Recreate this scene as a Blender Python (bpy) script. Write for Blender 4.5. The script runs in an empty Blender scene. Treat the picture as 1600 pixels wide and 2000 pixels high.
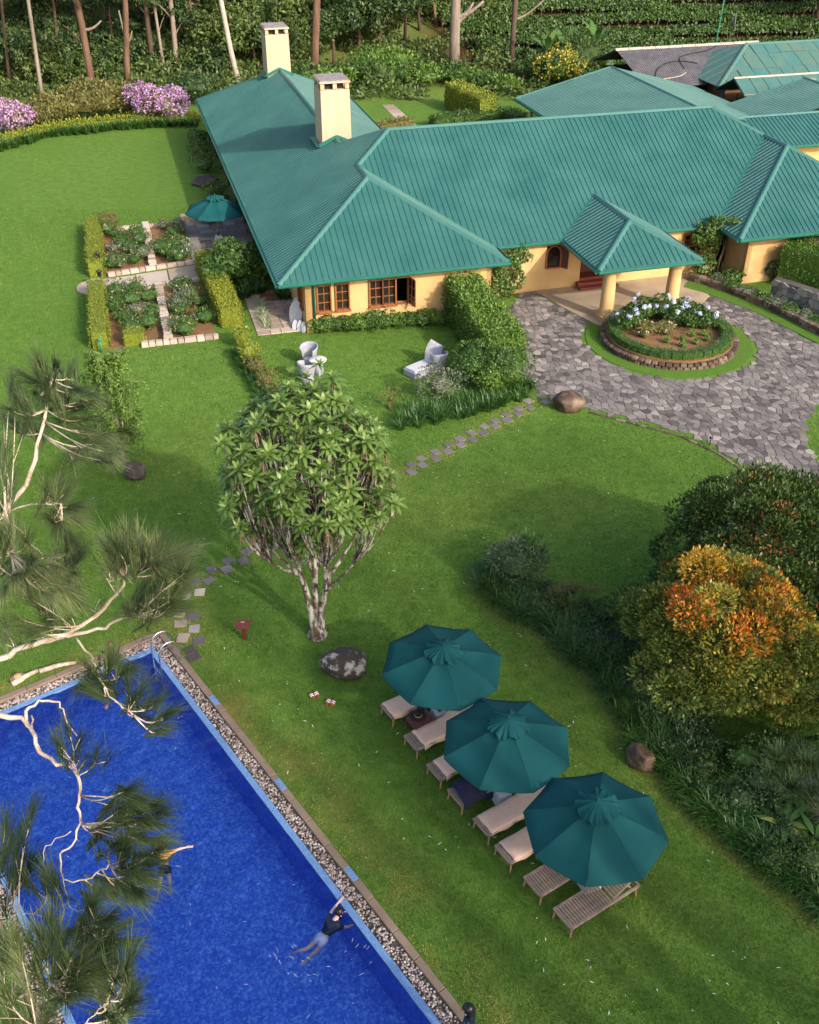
import bpy, bmesh, math, random
import numpy as np
from mathutils import Vector, Matrix
R = math.radians
random.seed(7); RNG = np.random.default_rng(7)
scene = bpy.context.scene
COL = scene.collection

# ------------------------------------------------------------------ camera, sky, sun, exposure
CAM_H, PITCH, FPX = 20.0, 0.6003, 1999.0
cam_data = bpy.data.cameras.new('camera'); cam = bpy.data.objects.new('camera', cam_data); COL.objects.link(cam)
cam.location = (0, 0, CAM_H); cam.rotation_euler = (math.pi/2 - PITCH, 0, 0)
cam_data.sensor_width = 36; cam_data.lens = 36*FPX/2000; cam_data.clip_start = .1; cam_data.clip_end = 3000
scene.camera = cam
SUN_AZ, SUN_EL = (0.678, -0.735), R(29)
world = bpy.data.worlds.new('World'); scene.world = world; world.use_nodes = True
wn = world.node_tree; bgn = wn.nodes['Background']
sky = wn.nodes.new('ShaderNodeTexSky'); sky.sky_type = 'NISHITA'; sky.sun_disc = False
sky.sun_elevation = SUN_EL; sky.sun_rotation = math.atan2(SUN_AZ[0], SUN_AZ[1]); sky.air_density = 1.0; sky.dust_density = 3.5; sky.ozone_density = .4
wn.links.new(sky.outputs[0], bgn.inputs[0]); bgn.inputs[1].default_value = 0.15
sl = bpy.data.lights.new('sun', 'SUN'); sl.energy = 2.15; sl.angle = R(1.4); sl.color = (1, .94, .83)
sun = bpy.data.objects.new('sun', sl); COL.objects.link(sun)
sd = Vector((SUN_AZ[0]*math.cos(SUN_EL), SUN_AZ[1]*math.cos(SUN_EL), math.sin(SUN_EL)))
sun.rotation_euler = sd.to_track_quat('Z', 'Y').to_euler(); sun.location = (40, -43, 40)
vs = scene.view_settings
vs.view_transform = 'Standard'; vs.look = 'None'; vs.gamma = 1; vs.exposure = 1.15; vs.use_curve_mapping = False
scene.cycles.max_bounces = 6; scene.cycles.transparent_max_bounces = 12; scene.cycles.use_denoising = True; scene.cycles.denoising_input_passes = 'RGB_ALBEDO_NORMAL'; scene.cycles.denoising_prefilter = 'NONE'

# ------------------------------------------------------------------ where things stand (metres on the ground, from the survey of the photo)
cp, sp = math.cos(PITCH), math.sin(PITCH)
def ray(u, v):
    a = (u-800)/FPX; b = (v-1000)/FPX
    return Vector((a, cp-b*sp, -sp-b*cp))
def hill(x, y):
    "height of the terrain: flat garden, then the rising slope behind the house"
    y0 = 99 if x > -8 else 99 - min(1, (-8-x)/10)*3
    t = y - y0
    if t <= 0: return 0.0
    return .36*(math.sqrt(t*t+16)-4)
def G(u, v, z=0.0):
    d = ray(u, v); t = (z-CAM_H)/d.z
    return Vector((0, 0, CAM_H)) + d*t
def GT(u, v):
    "point of the terrain seen there"
    d = ray(u, v); p = Vector((0, 0, CAM_H)); t = 10.
    while t < 400:
        q = p+d*t
        if q.z <= hill(q.x, q.y): return Vector((q.x, q.y, hill(q.x, q.y)))
        t += .25
    return p+d*150
def at_dist(u, v, D): return Vector((0, 0, CAM_H)) + ray(u, v)*D
HA = .26726; hc, hs = math.cos(HA), math.sin(HA)          # the house stands at this angle
def Hh(u, v, z=0.0): return Vector((u*hc-v*hs, u*hs+v*hc, z))
def toH(p): return (p.x*hc+p.y*hs, -p.x*hs+p.y*hc)
PA = .62564; pc, ps = math.cos(PA), math.sin(PA)          # the pool at this one
def Pp(u, v, z=0.0): return Vector((u*pc-v*ps, u*ps+v*pc, z))
def toP(p): return (p.x*pc+p.y*ps, -p.x*ps+p.y*pc)
def on_wall(px, py, v0):
    "(u, z) on the house wall plane v = v0"
    d = ray(px, py); o = Vector((0, 0, CAM_H)); n = Vector((-hs, hc, 0)); t = (v0-n.dot(o))/n.dot(d); p = o+d*t
    return toH(p)[0], p.z

# ------------------------------------------------------------------ materials
def _nodes(name):
    m = bpy.data.materials.new(name); m.use_nodes = True; t = m.node_tree
    return m, t, t.nodes['Principled BSDF']
def surf(name, c1, c2=None, scale=4., rough=.7, lo=.32, hi=.68, *, bump=.0, bscale=None, metal=0., spec=.5, detail=6., coord='Object', stretch=None, coat=0.):
    m, t, b = _nodes(name); L = t.links
    b.inputs['Roughness'].default_value = rough; b.inputs['Metallic'].default_value = metal
    b.inputs['Specular IOR Level'].default_value = spec; b.inputs['Coat Weight'].default_value = coat
    b.inputs['Base Color'].default_value = (*c1, 1)
    if c2 is None and not bump: return m
    tc = t.nodes.new('ShaderNodeTexCoord'); out = tc.outputs[coord] if coord != 'Position' else t.nodes.new('ShaderNodeNewGeometry').outputs['Position']
    if stretch:
        mp = t.nodes.new('ShaderNodeMapping'); mp.inputs['Scale'].default_value = stretch; L.new(out, mp.inputs[0]); out = mp.outputs[0]
    if c2 is not None:
        n = t.nodes.new('ShaderNodeTexNoise'); n.inputs['Scale'].default_value = scale; n.inputs['Detail'].default_value = detail; n.inputs['Roughness'].default_value = .65
        r = t.nodes.new('ShaderNodeValToRGB'); r.color_ramp.elements[0].position = lo; r.color_ramp.elements[1].position = hi
        r.color_ramp.elements[0].color = (*c1, 1); r.color_ramp.elements[1].color = (*c2, 1)
        L.new(out, n.inputs['Vector']); L.new(n.outputs[0], r.inputs[0]); L.new(r.outputs[0], b.inputs['Base Color'])
    if bump:
        n2 = t.nodes.new('ShaderNodeTexNoise'); n2.inputs['Scale'].default_value = bscale or scale*4; n2.inputs['Detail'].default_value = 8
        bp = t.nodes.new('ShaderNodeBump'); bp.inputs['Strength'].default_value = bump; bp.inputs['Distance'].default_value = .03
        L.new(out, n2.inputs['Vector']); L.new(n2.outputs[0], bp.inputs['Height']); L.new(bp.outputs[0], b.inputs['Normal'])
    return m
def tinted(name, cols, rough=.6, trans=0., bump=0., bscale=60, spec=.4, pos=None, noise=0., nscale=3.):
    "colour of each leaf, stone or pebble from its own 'tint' number"
    m, t, b = _nodes(name); L = t.links
    a = t.nodes.new('ShaderNodeAttribute'); a.attribute_name = 'tint'
    r = t.nodes.new('ShaderNodeValToRGB'); e = r.color_ramp.elements
    for i, c in enumerate(cols):
        p = pos[i] if pos else i/(len(cols)-1)
        el = e[i] if i < 2 else e.new(p)
        el.position = p; el.color = (*c, 1)
    if pos is None:
        for i, el in enumerate(sorted(e, key=lambda q: q.position)): pass
    src = a.outputs['Fac']
    if noise:
        g = t.nodes.new('ShaderNodeNewGeometry'); n = t.nodes.new('ShaderNodeTexNoise'); n.inputs['Scale'].default_value = nscale; n.inputs['Detail'].default_value = 5
        L.new(g.outputs['Position'], n.inputs['Vector'])
        ma = t.nodes.new('ShaderNodeMath'); ma.operation = 'MULTIPLY_ADD'; ma.inputs[1].default_value = noise; L.new(n.outputs[0], ma.inputs[0])
        sb = t.nodes.new('ShaderNodeMath'); sb.operation = 'SUBTRACT'; sb.inputs[1].default_value = noise/2; L.new(src, sb.inputs[0]); L.new(sb.outputs[0], ma.inputs[2]); src = ma.outputs[0]
    L.new(src, r.inputs[0]); L.new(r.outputs[0], b.inputs['Base Color'])
    b.inputs['Roughness'].default_value = rough; b.inputs['Specular IOR Level'].default_value = spec
    if bump:
        g2 = t.nodes.new('ShaderNodeNewGeometry')
        n2 = t.nodes.new('ShaderNodeTexNoise'); n2.inputs['Scale'].default_value = bscale; n2.inputs['Detail'].default_value = 8
        bp = t.nodes.new('ShaderNodeBump'); bp.inputs['Strength'].default_value = bump; bp.inputs['Distance'].default_value = .02
        L.new(g2.outputs['Position'], n2.inputs['Vector']); L.new(n2.outputs[0], bp.inputs['Height']); L.new(bp.outputs[0], b.inputs['Normal'])
    if trans:
        tr = t.nodes.new('ShaderNodeBsdfTranslucent'); mx = t.nodes.new('ShaderNodeMixShader'); mx.inputs[0].default_value = trans
        L.new(r.outputs[0], tr.inputs[0]); L.new(b.outputs[0], mx.inputs[1]); L.new(tr.outputs[0], mx.inputs[2])
        L.new(mx.outputs[0], t.nodes['Material Output'].inputs[0])
    return m
M = {}
M['roof'] = surf('roof_green_sheet', (.018, .088, .083), (.036, .124, .112), .55, .55, spec=.3, coord='Position', detail=12)
M['roofcap'] = surf('roof_ridge_cap', (.045, .150, .130), (.034, .122, .105), .8, .5, coord='Position')
M['gutter'] = surf('gutter_green', (.012, .115, .085), (.018, .14, .105), 2, .4, coord='Position')
M['oldroof'] = surf('weathered_green_sheet', (.035, .13, .12), (.085, .14, .10), .8, .7, bump=.2, bscale=12, coord='Position')
M['oldroof2'] = surf('weathered_teal_sheet', (.030, .125, .12), (.065, .145, .12), .9, .7, bump=.2, bscale=12, coord='Position')
M['greyroof'] = surf('grey_corrugated_sheet', (.07, .065, .075), (.13, .12, .125), 1.2, .8, coord='Position')
M['ridgepale'] = surf('pale_ridge_tile', (.42, .37, .31), (.28, .24, .20), 3, .8, coord='Position')
M['wall'] = surf('yellow_render', (.60, .39, .175), (.47, .29, .12), .8, .85, bump=.08, bscale=30, coord='Position')
M['chim'] = surf('cream_render', (.50, .39, .27), (.41, .31, .205), .7, .85, bump=.06, bscale=30, coord='Position', stretch=(1, 1, .25))
M['stonecap'] = surf('weathered_cap_stone', (.30, .25, .24), (.16, .13, .13), 3, .9, coord='Position')
M['wood'] = surf('brown_window_wood', (.23, .070, .022), (.30, .10, .03), 5, .5, coord='Position')
M['dark'] = surf('dark_room', (.012, .009, .008), rough=.9)  # near-black, paints the unlit entry and the shaded chimney gaps
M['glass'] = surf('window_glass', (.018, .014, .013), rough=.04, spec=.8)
M['white'] = surf('white_paint', (.72, .70, .69), (.62, .60, .58), 8, .6)
M['redstep'] = surf('red_cement', (.17, .03, .02), (.22, .05, .035), 3, .45, coord='Position')
M['concrete'] = surf('porch_concrete', (.40, .31, .21), (.25, .19, .14), .8, .8, bump=.1, bscale=40, coord='Position', detail=10)
M['mulch'] = surf('bed_mulch', (.035, .025, .014), (.06, .045, .02), 6, .95, bump=.6, bscale=30, coord='Position')
M['soil'] = surf('bed_soil', (.13, .075, .03), (.24, .115, .045), 2.2, .95, bump=.6, bscale=30, coord='Position')
M['canvas'] = surf('parasol_canvas', (.003, .060, .065), (.006, .072, .076), 1.6, .8, bump=.05, bscale=150, spec=.2)
M['canvas2'] = surf('parasol_canvas_seam', (.003, .06, .062), rough=.85)
M['teak'] = surf('grey_teak', (.36, .26, .21), (.21, .14, .125), 9, .75, bump=.15, bscale=60, stretch=(1, 1, 1))
M['teakleg'] = surf('tan_teak', (.36, .22, .11), (.26, .15, .08), 8, .7)
M['cushion'] = surf('beige_cushion', (.70, .48, .37), (.62, .42, .32), 5, .9, bump=.12, bscale=14)
M['navy'] = surf('navy_towel', (.006, .008, .035), (.012, .014, .05), 8, .95, bump=.3, bscale=30)
M['paletowel'] = surf('pale_towel', (.80, .68, .60), (.74, .62, .54), 8, .95, bump=.2, bscale=30)
M['redwood'] = surf('dark_red_wood', (.085, .028, .025), (.13, .045, .04), 9, .6)
M['signwood'] = surf('sign_red_wood', (.075, .011, .008), (.10, .016, .011), 5, .6)
M['black'] = surf('black_cloth', (.008, .008, .009), rough=.9)
M['basewhite'] = surf('parasol_base_concrete', (.52, .52, .56), (.42, .42, .45), 5, .8)
M['steel'] = surf('brushed_steel', (.75, .74, .72), rough=.25, metal=1.)
M['darkmetal'] = surf('dark_metal', (.02, .02, .022), rough=.5)
M['rattan'] = surf('grey_rattan', (.37, .37, .41), (.24, .24, .28), 30, .75, bump=.5, bscale=90)
M['coping'] = surf('sandstone_coping', (.26, .180, .125), (.185, .130, .092), 1.5, .85, bump=.15, bscale=40, coord='Position')
M['pooltile'] = None
M['skin'] = surf('skin', (.46, .28, .20), (.42, .25, .175), 6, .55)
M['skinpale'] = surf('pale_skin', (.66, .42, .32), rough=.5)
M['hair'] = surf('black_hair', (.006, .005, .006), rough=.35)
M['navysuit'] = surf('navy_swim_top', (.004, .012, .035), rough=.5)
M['lilac'] = surf('white_swim_shorts', (.72, .66, .76), rough=.7)
M['orange'] = surf('orange_swim_top', (.46, .22, .07), rough=.7)
M['straw'] = surf('straw_hat', (.60, .33, .16), (.50, .26, .12), 20, .85)
M['rubberred'] = surf('red_sandal_sole', (.33, .05, .02), rough=.7)
M['greenpole'] = surf('green_mast_paint', (.02, .20, .10), rough=.5)
M['darkwood'] = surf('dark_old_timber', (.035, .02, .014), (.06, .035, .025), 3, .85, coord='Position')
M['brickwall'] = surf('brown_plaster', (.20, .085, .04), (.14, .06, .03), 2, .9, coord='Position')
M['bark'] = surf('brown_red_bark', (.075, .035, .020), (.165, .095, .058), 1.6, .9, bump=.5, bscale=9, coord='Position', stretch=(2, 2, .35))
M['barkpale'] = surf('pale_grey_bark', (.27, .215, .175), (.13, .095, .075), 1.4, .9, bump=.4, bscale=9, coord='Position', stretch=(2, 2, .3))
M['barkdark'] = surf('dark_bark', (.06, .035, .024), (.10, .06, .04), 1.6, .9, bump=.5, bscale=9, coord='Position', stretch=(2, 2, .35))
M['lichenbark'] = surf('lichen_bark', (.075, .048, .03), (.46, .43, .38), 5.5, .9, .46, .58, bump=.5, bscale=24, coord='Position', stretch=(1, 1, .45), detail=9)
M['pinebark'] = surf('pale_flaking_bark', (.34, .22, .14), (.66, .57, .47), 7, .85, bump=.4, bscale=40, coord='Position', detail=9)
M['twig'] = surf('twig_brown', (.09, .06, .035), rough=.9)
M['lichenrock'] = surf('lichen_boulder', (.045, .036, .028), (.42, .38, .35), 3.2, .9, .50, .60, bump=.8, bscale=9, detail=12)
M['rock'] = surf('brown_boulder', (.055, .030, .020), (.22, .15, .09), 1.5, .6, .45, .68, bump=.7, bscale=6, detail=10)
M['rockgrey'] = surf('grey_brown_boulder', (.035, .026, .022), (.12, .09, .075), 2.5, .8, .45, .7, bump=.8, bscale=7, detail=10)
STONE = [(.066, .055, .052), (.120, .102, .097), (.190, .165, .152), (.30, .26, .235)]
M['flag'] = tinted('crazy_paving_stone', STONE, .75, bump=.3, bscale=25, noise=1.0, nscale=.55)
M['paleflag'] = tinted('pale_sandstone', [(.25, .19, .14), (.40, .31, .25), (.50, .41, .34)], .85, bump=.3, bscale=25, noise=.45, nscale=2.5)
M['wallstone'] = tinted('mossy_wall_stone', [(.055, .034, .025), (.115, .078, .056), (.24, .175, .13)], .85, bump=.6, bscale=16, noise=.5, nscale=3)
M['greystone'] = tinted('grey_wall_stone', [(.09, .085, .08), (.16, .15, .145), (.26, .24, .23)], .85, bump=.6, bscale=16, noise=.4, nscale=4)
M['pebble'] = tinted('river_pebble', [(.15, .10, .085), (.28, .21, .175), (.42, .35, .31), (.54, .48, .45)], .6)
M['joint'] = surf('paving_joint', (.062, .050, .045), (.10, .082, .066), 1.2, .95, bump=.4, bscale=30, coord='Position')

# leaves
M['lf_rosette'] = tinted('rosette_leaf', [(.050, .108, .020), (.125, .215, .042), (.28, .37, .105)], .4, .22)
M['lf_dead'] = tinted('withered_leaf', [(.09, .055, .04), (.20, .13, .095), (.30, .19, .10)], .8, .15)
M['lf_orange'] = tinted('copper_shrub_leaf', [(.038, .080, .016), (.125, .175, .035), (.30, .31, .055), (.66, .37, .035), (.72, .17, .045)], .4, .15, pos=[0, .36, .58, .78, 1])
M['lf_dark'] = tinted('dark_glossy_leaf', [(.026, .058, .012), (.062, .112, .022), (.125, .175, .040), (.46, .10, .03)], .45, .12, pos=[0, .5, .93, 1])
M['lf_mid'] = tinted('mid_green_leaf', [(.030, .075, .014), (.065, .13, .024), (.12, .19, .035)], .5, .2)
M['lf_bright'] = tinted('bright_green_leaf', [(.055, .12, .018), (.11, .20, .03), (.19, .29, .05)], .5, .25)
M['lf_lime'] = tinted('clipped_lime_leaf', [(.13, .17, .018), (.24, .27, .025), (.34, .34, .04)], .55, .25)
M['lf_olive'] = tinted('olive_shrub_leaf', [(.085, .085, .022), (.16, .15, .04), (.25, .22, .07)], .6, .2)
M['lf_grey'] = tinted('grey_green_leaf', [(.075, .095, .055), (.14, .165, .10), (.23, .25, .17)], .6, .2)
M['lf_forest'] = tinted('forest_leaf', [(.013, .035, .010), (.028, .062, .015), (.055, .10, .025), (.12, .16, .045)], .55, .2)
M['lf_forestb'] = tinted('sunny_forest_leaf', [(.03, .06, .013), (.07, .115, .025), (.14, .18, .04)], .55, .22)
M['lf_tea'] = tinted('tea_leaf', [(.020, .050, .010), (.046, .094, .015), (.095, .155, .026)], .5, .15)
M['lf_strap'] = tinted('strap_leaf', [(.022, .072, .014), (.052, .130, .024), (.105, .205, .045), (.20, .29, .09)], .4, .25)
M['lf_pine'] = tinted('pine_needle', [(.030, .055, .022), (.065, .100, .036), (.130, .170, .062), (.28, .30, .135)], .6, .35)
M['lf_fern'] = tinted('fern_leaf', [(.04, .085, .03), (.08, .14, .05), (.13, .20, .085)], .5, .22)
M['fl_purple'] = tinted('mauve_blossom', [(.36, .14, .38), (.55, .30, .56), (.72, .52, .70)], .6, .3)
M['fl_yellow'] = tinted('yellow_blossom', [(.34, .28, .035), (.50, .42, .06)], .6, .25)
M['fl_white'] = tinted('white_blossom', [(.72, .68, .62), (.82, .80, .78)], .6, .25)
M['fl_blue'] = tinted('blue_hydrangea_blossom', [(.30, .38, .72), (.52, .58, .82), (.80, .80, .86)], .6, .25)
M['fl_pink'] = tinted('pink_rose_blossom', [(.62, .20, .16), (.75, .42, .35)], .6, .25)
M['variegated'] = tinted('variegated_leaf', [(.16, .22, .09), (.38, .42, .26), (.60, .60, .46)], .6, .25)
M['banana'] = tinted('broad_leaf', [(.035, .10, .02), (.085, .18, .035), (.42, .36, .09)], .4, .25, pos=[0, .7, 1])
M['blade'] = tinted('grass_blade', [(.044, .116, .011), (.088, .190, .019), (.175, .285, .042), (.30, .27, .055), (.40, .30, .08)], .65, .3, pos=[0, .4, .68, .86, 1])

# ------------------------------------------------------------------ builders
def put(o, label=None, cat=None, group=None, kind=None):
    if label: o['label'] = label
    if cat: o['category'] = cat
    if group: o['group'] = group
    if kind: o['kind'] = kind
    return o
def empty(name, loc=(0, 0, 0), rz=0.):
    o = bpy.data.objects.new(name, None); COL.objects.link(o); o.location = loc; o.rotation_euler = (0, 0, rz); o.empty_display_size = .2
    return o
def link(name, me, parent=None, mtx=None):
    o = bpy.data.objects.new(name, me); COL.objects.link(o)
    if parent is not None: o.parent = parent
    if mtx is not None: o.matrix_basis = mtx
    return o
def copy_tree(o, parent=None):
    c = o.copy(); COL.objects.link(c); c.parent = parent
    for ch in list(o.children): copy_tree(ch, c)
    return c
class MB:
    "collects shapes, then becomes one mesh"
    def __init__(s): s.v = []; s.f = []; s.t = []
    def add(s, vs_, fs, tint=.5):
        n = len(s.v); s.v += [tuple(q) for q in vs_]; s.f += [[i+n for i in f] for f in fs]; s.t += [tint]*len(vs_); return s
    def box(s, c, d, rz=0., tint=.5, m=None, taper=1.):
        x, y, z = d[0]/2, d[1]/2, d[2]/2; k = taper
        P = [Vector(q) for q in ((-x, -y, -z), (x, -y, -z), (x, y, -z), (-x, y, -z), (-x*k, -y*k, z), (x*k, -y*k, z), (x*k, y*k, z), (-x*k, y*k, z))]
        mt = Matrix.Translation(c) @ (m if m is not None else Matrix.Rotation(rz, 4, 'Z'))
        return s.add([mt @ q for q in P], [(0, 3, 2, 1), (4, 5, 6, 7), (0, 1, 5, 4), (1, 2, 6, 5), (2, 3, 7, 6), (3, 0, 4, 7)], tint)
    def bar(s, a, b, w, h=None, tint=.5, up=(0, 0, 1)):
        a, b = Vector(a), Vector(b); d = (b-a); L = d.length; d.normalize(); h = h or w
        sx = d.cross(Vector(up));
        if sx.length < 1e-4: sx = d.cross(Vector((1, 0, 0)))
        sx.normalize(); sz = sx.cross(d)
        P = [q+sx*i*w/2+sz*j*h/2 for q in (a, b) for i, j in ((-1, -1), (1, -1), (1, 1), (-1, 1))]
        return s.add(P, [(0, 1, 2, 3), (7, 6, 5, 4), (0, 4, 5, 1), (1, 5, 6, 2), (2, 6, 7, 3), (3, 7, 4, 0)], tint)
    def tube(s, pts, rad, seg=8, tint=.5, cap=True):
        pts = [Vector(p) for p in pts]; n = len(pts)
        if not hasattr(rad, '__len__'): rad = [rad]*n
        d = (pts[1]-pts[0]).normalized(); ref = Vector((0, 0, 1)) if abs(d.z) < .9 else Vector((1, 0, 0))
        sx = d.cross(ref).normalized(); rings = []
        for i, p in enumerate(pts):
            dd = (pts[min(i+1, n-1)]-pts[max(i-1, 0)]).normalized()
            sx = (sx - dd*sx.dot(dd)).normalized(); sy = dd.cross(sx)
            rings += [p+(sx*math.cos(2*math.pi*k/seg)+sy*math.sin(2*math.pi*k/seg))*rad[i] for k in range(seg)]
        fs = [(i*seg+k, i*seg+(k+1) % seg, (i+1)*seg+(k+1) % seg, (i+1)*seg+k) for i in range(n-1) for k in range(seg)]
        if cap: fs += [tuple(range(seg-1, -1, -1)), tuple(range((n-1)*seg, n*seg))]
        return s.add(rings, fs, tint)
    def lathe(s, prof, seg=20, c=(0, 0, 0), tint=.5):
        c = Vector(c); vs_ = [c+Vector((r*math.cos(2*math.pi*k/seg), r*math.sin(2*math.pi*k/seg), z)) for r, z in prof for k in range(seg)]
        n = len(prof); fs = [(i*seg+k, i*seg+(k+1) % seg, (i+1)*seg+(k+1) % seg, (i+1)*seg+k) for i in range(n-1) for k in range(seg)]
        if prof[0][0] > 1e-5: fs.append(tuple(range(seg-1, -1, -1)))
        if prof[-1][0] > 1e-5: fs.append(tuple(range((n-1)*seg, n*seg)))
        return s.add(vs_, fs, tint)
    def prism(s, poly, z0, z1, tint=.5, bev=0.):
        "upright prism over a ground polygon of (x, y)"
        n = len(poly); cx_ = sum(p[0] for p in poly)/n; cy_ = sum(p[1] for p in poly)/n
        a = sum(poly[i][0]*poly[(i+1) % n][1]-poly[(i+1) % n][0]*poly[i][1] for i in range(n))
        if a < 0: poly = poly[::-1]
        vs_ = [(p[0], p[1], z0) for p in poly]
        if bev:
            vs_ += [(p[0], p[1], z1-bev) for p in poly]
            for p in poly:
                d = math.hypot(p[0]-cx_, p[1]-cy_) or 1; k = max(.3, 1-bev*1.3/d); vs_.append((cx_+(p[0]-cx_)*k, cy_+(p[1]-cy_)*k, z1))
            R_ = 3
        else:
            vs_ += [(p[0], p[1], z1) for p in poly]; R_ = 2
        fs = [(i+r*n, (i+1) % n+r*n, (i+1) % n+(r+1)*n, i+(r+1)*n) for r in range(R_-1) for i in range(n)]
        fs.append(tuple(range((R_-1)*n, R_*n)))
        return s.add(vs_, fs, tint)
    def mesh(s, name, mat, smooth=False):
        me = bpy.data.meshes.new(name); me.from_pydata(s.v, [], s.f)
        at_ = me.attributes.new('tint', 'FLOAT', 'POINT'); at_.data.foreach_set('value', np.array(s.t, dtype=np.float32))
        me.materials.append(mat)
        if smooth: me.polygons.foreach_set('use_smooth', [True]*len(me.polygons))
        me.update(); return me
    def build(s, name, mat, parent=None, smooth=False, mtx=None): return link(name, s.mesh(name, mat, smooth), parent, mtx)
def bevel(o, w=.01, seg=2):
    bm = bmesh.new(); bm.from_mesh(o.data); bmesh.ops.remove_doubles(bm, verts=bm.verts, dist=1e-5)
    bmesh.ops.bevel(bm, geom=[e for e in bm.edges if len(e.link_faces) == 2 and e.calc_face_angle(0) > .5], offset=w, segments=seg, affect='EDGES', profile=.6)
    bm.to_mesh(o.data); bm.free(); return o

ORD = ['first', 'second', 'third', 'fourth', 'fifth', 'sixth', 'seventh', 'eighth', 'ninth', 'tenth', 'eleventh', 'twelfth', 'thirteenth', 'fourteenth', 'fifteenth', 'sixteenth', 'seventeenth', 'eighteenth', 'nineteenth', 'twentieth', 'twenty-first']
# foliage in numpy
def unit(a): return a/np.maximum(np.linalg.norm(a, axis=-1, keepdims=True), 1e-9)
class Leaves:
    def __init__(s): s.V = []; s.F = []; s.T = []; s.n = 0
    def raw(s, V, F, T):
        s.V.append(V.reshape(-1, 3)); s.F.append(F+s.n); s.T.append(T); s.n += len(V.reshape(-1, 3)); return s
    def diamonds(s, P, D, N, L, W, T, wide=.45, cup=.0):
        n = len(P); D = unit(D); S = unit(np.cross(D, N)); N2 = np.cross(S, D)
        L = np.broadcast_to(L, n)[:, None]; W = np.broadcast_to(W, n)[:, None]
        V = np.stack([P, P+D*L*wide+S*W/2+N2*W*cup, P+D*L, P+D*L*wide-S*W/2+N2*W*cup], 1)
        F = np.arange(n*4).reshape(n, 4)
        return s.raw(V, F, np.repeat(np.broadcast_to(T, n), 4))
    def strips(s, P, D, L, W, T, droop=.6, seg=3, up=None, prof=None):
        "arched blades: start P, direction D, bending down"
        n = len(P); D = unit(D); L = np.broadcast_to(L, n); W = np.broadcast_to(W, n); dr = np.broadcast_to(droop, n)
        S = np.cross(D, np.array([0, 0, 1.])); bad = np.linalg.norm(S, axis=1) < .05; S[bad] = [1, 0, 0]; S = unit(S)
        rows = []; p = P.copy(); d = D.copy(); prof = prof or [.7, 1., .8, .12]
        for k in range(seg+1):
            w = W*np.interp(k/seg, np.linspace(0, 1, len(prof)), prof)
            rows.append(np.stack([p-S*w[:, None]/2, p+S*w[:, None]/2], 1))
            p = p+d*(L/seg)[:, None]; d = unit(d-np.array([0, 0, 1.])*(dr/seg)[:, None])
        V = np.stack(rows, 1).reshape(n, -1, 3); m = (seg+1)*2
        q = np.concatenate([[[2*k, 2*k+1, 2*k+3, 2*k+2]] for k in range(seg)])
        F = (np.arange(n)[:, None, None]*m+q[None]).reshape(-1, 4)
        return s.raw(V, F, np.repeat(np.broadcast_to(T, n), m))
    def mesh(s, name, mat):
        V = np.concatenate(s.V).astype(np.float32); F = np.concatenate(s.F).astype(np.int32); T = np.concatenate(s.T).astype(np.float32)
        me = bpy.data.meshes.new(name); me.vertices.add(len(V)); me.vertices.foreach_set('co', V.ravel())
        k = F.shape[1]; me.loops.add(F.size); me.loops.foreach_set('vertex_index', F.ravel()); me.polygons.add(len(F))
        me.polygons.foreach_set('loop_start', np.arange(0, F.size, k, dtype=np.int32))
        a = me.attributes.new('tint', 'FLOAT', 'POINT'); a.data.foreach_set('value', T)
        me.materials.append(mat); me.update(calc_edges=True); return me
    def build(s, name, mat, parent=None, mtx=None): return link(name, s.mesh(name, mat), parent, mtx)
def rand_dirs(n, rng=None):
    return unit((rng or RNG).normal(size=(n, 3)))
def vnoise(x, y, sc, seed=0):
    "smooth value noise 0..1 on the ground"
    x = np.asarray(x)/sc; y = np.asarray(y)/sc; xi = np.floor(x).astype(int); yi = np.floor(y).astype(int); fx = x-xi; fy = y-yi
    fx = fx*fx*(3-2*fx); fy = fy*fy*(3-2*fy)
    h = lambda a, b: ((np.sin(a*127.1+b*311.7+seed*74.7)*43758.5453) % 1.)
    return (h(xi, yi)*(1-fx)+h(xi+1, yi)*fx)*(1-fy)+(h(xi, yi+1)*(1-fx)+h(xi+1, yi+1)*fx)*fy
def lump_points(n, r, lumps, rng, lr=(.34, .5), zmin=-1e9, shell=(.86, 1.04), flat=1.):
    "points and outward directions over a crown made of lumps inside the ellipsoid r"
    r = np.array(r, float)
    c = rand_dirs(lumps, rng); c[:, 2] = np.abs(c[:, 2])*flat + (1-flat)*c[:, 2]; c = c*r*rng.uniform(.5, .72, (lumps, 1))
    c[0] = 0; R_ = rng.uniform(*lr, (lumps, 1))*np.ones((1, 3))*r; R_[0] = r*.72
    k = rng.integers(0, lumps, n); d = rand_dirs(n, rng); d[:, 2] = np.where(rng.random(n) < .35, np.abs(d[:, 2]), d[:, 2])
    P = c[k]+d*R_[k]*rng.uniform(*shell, (n, 1))
    keep = np.ones(n, bool)
    for j in range(lumps):       # drop what lies deep inside another lump
        q = (P-c[j])/(R_[j]*.80); keep &= (np.sum(q*q, 1) > 1) | (k == j)
    keep &= P[:, 2] > zmin
    return P[keep], d[keep], k[keep]
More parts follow.
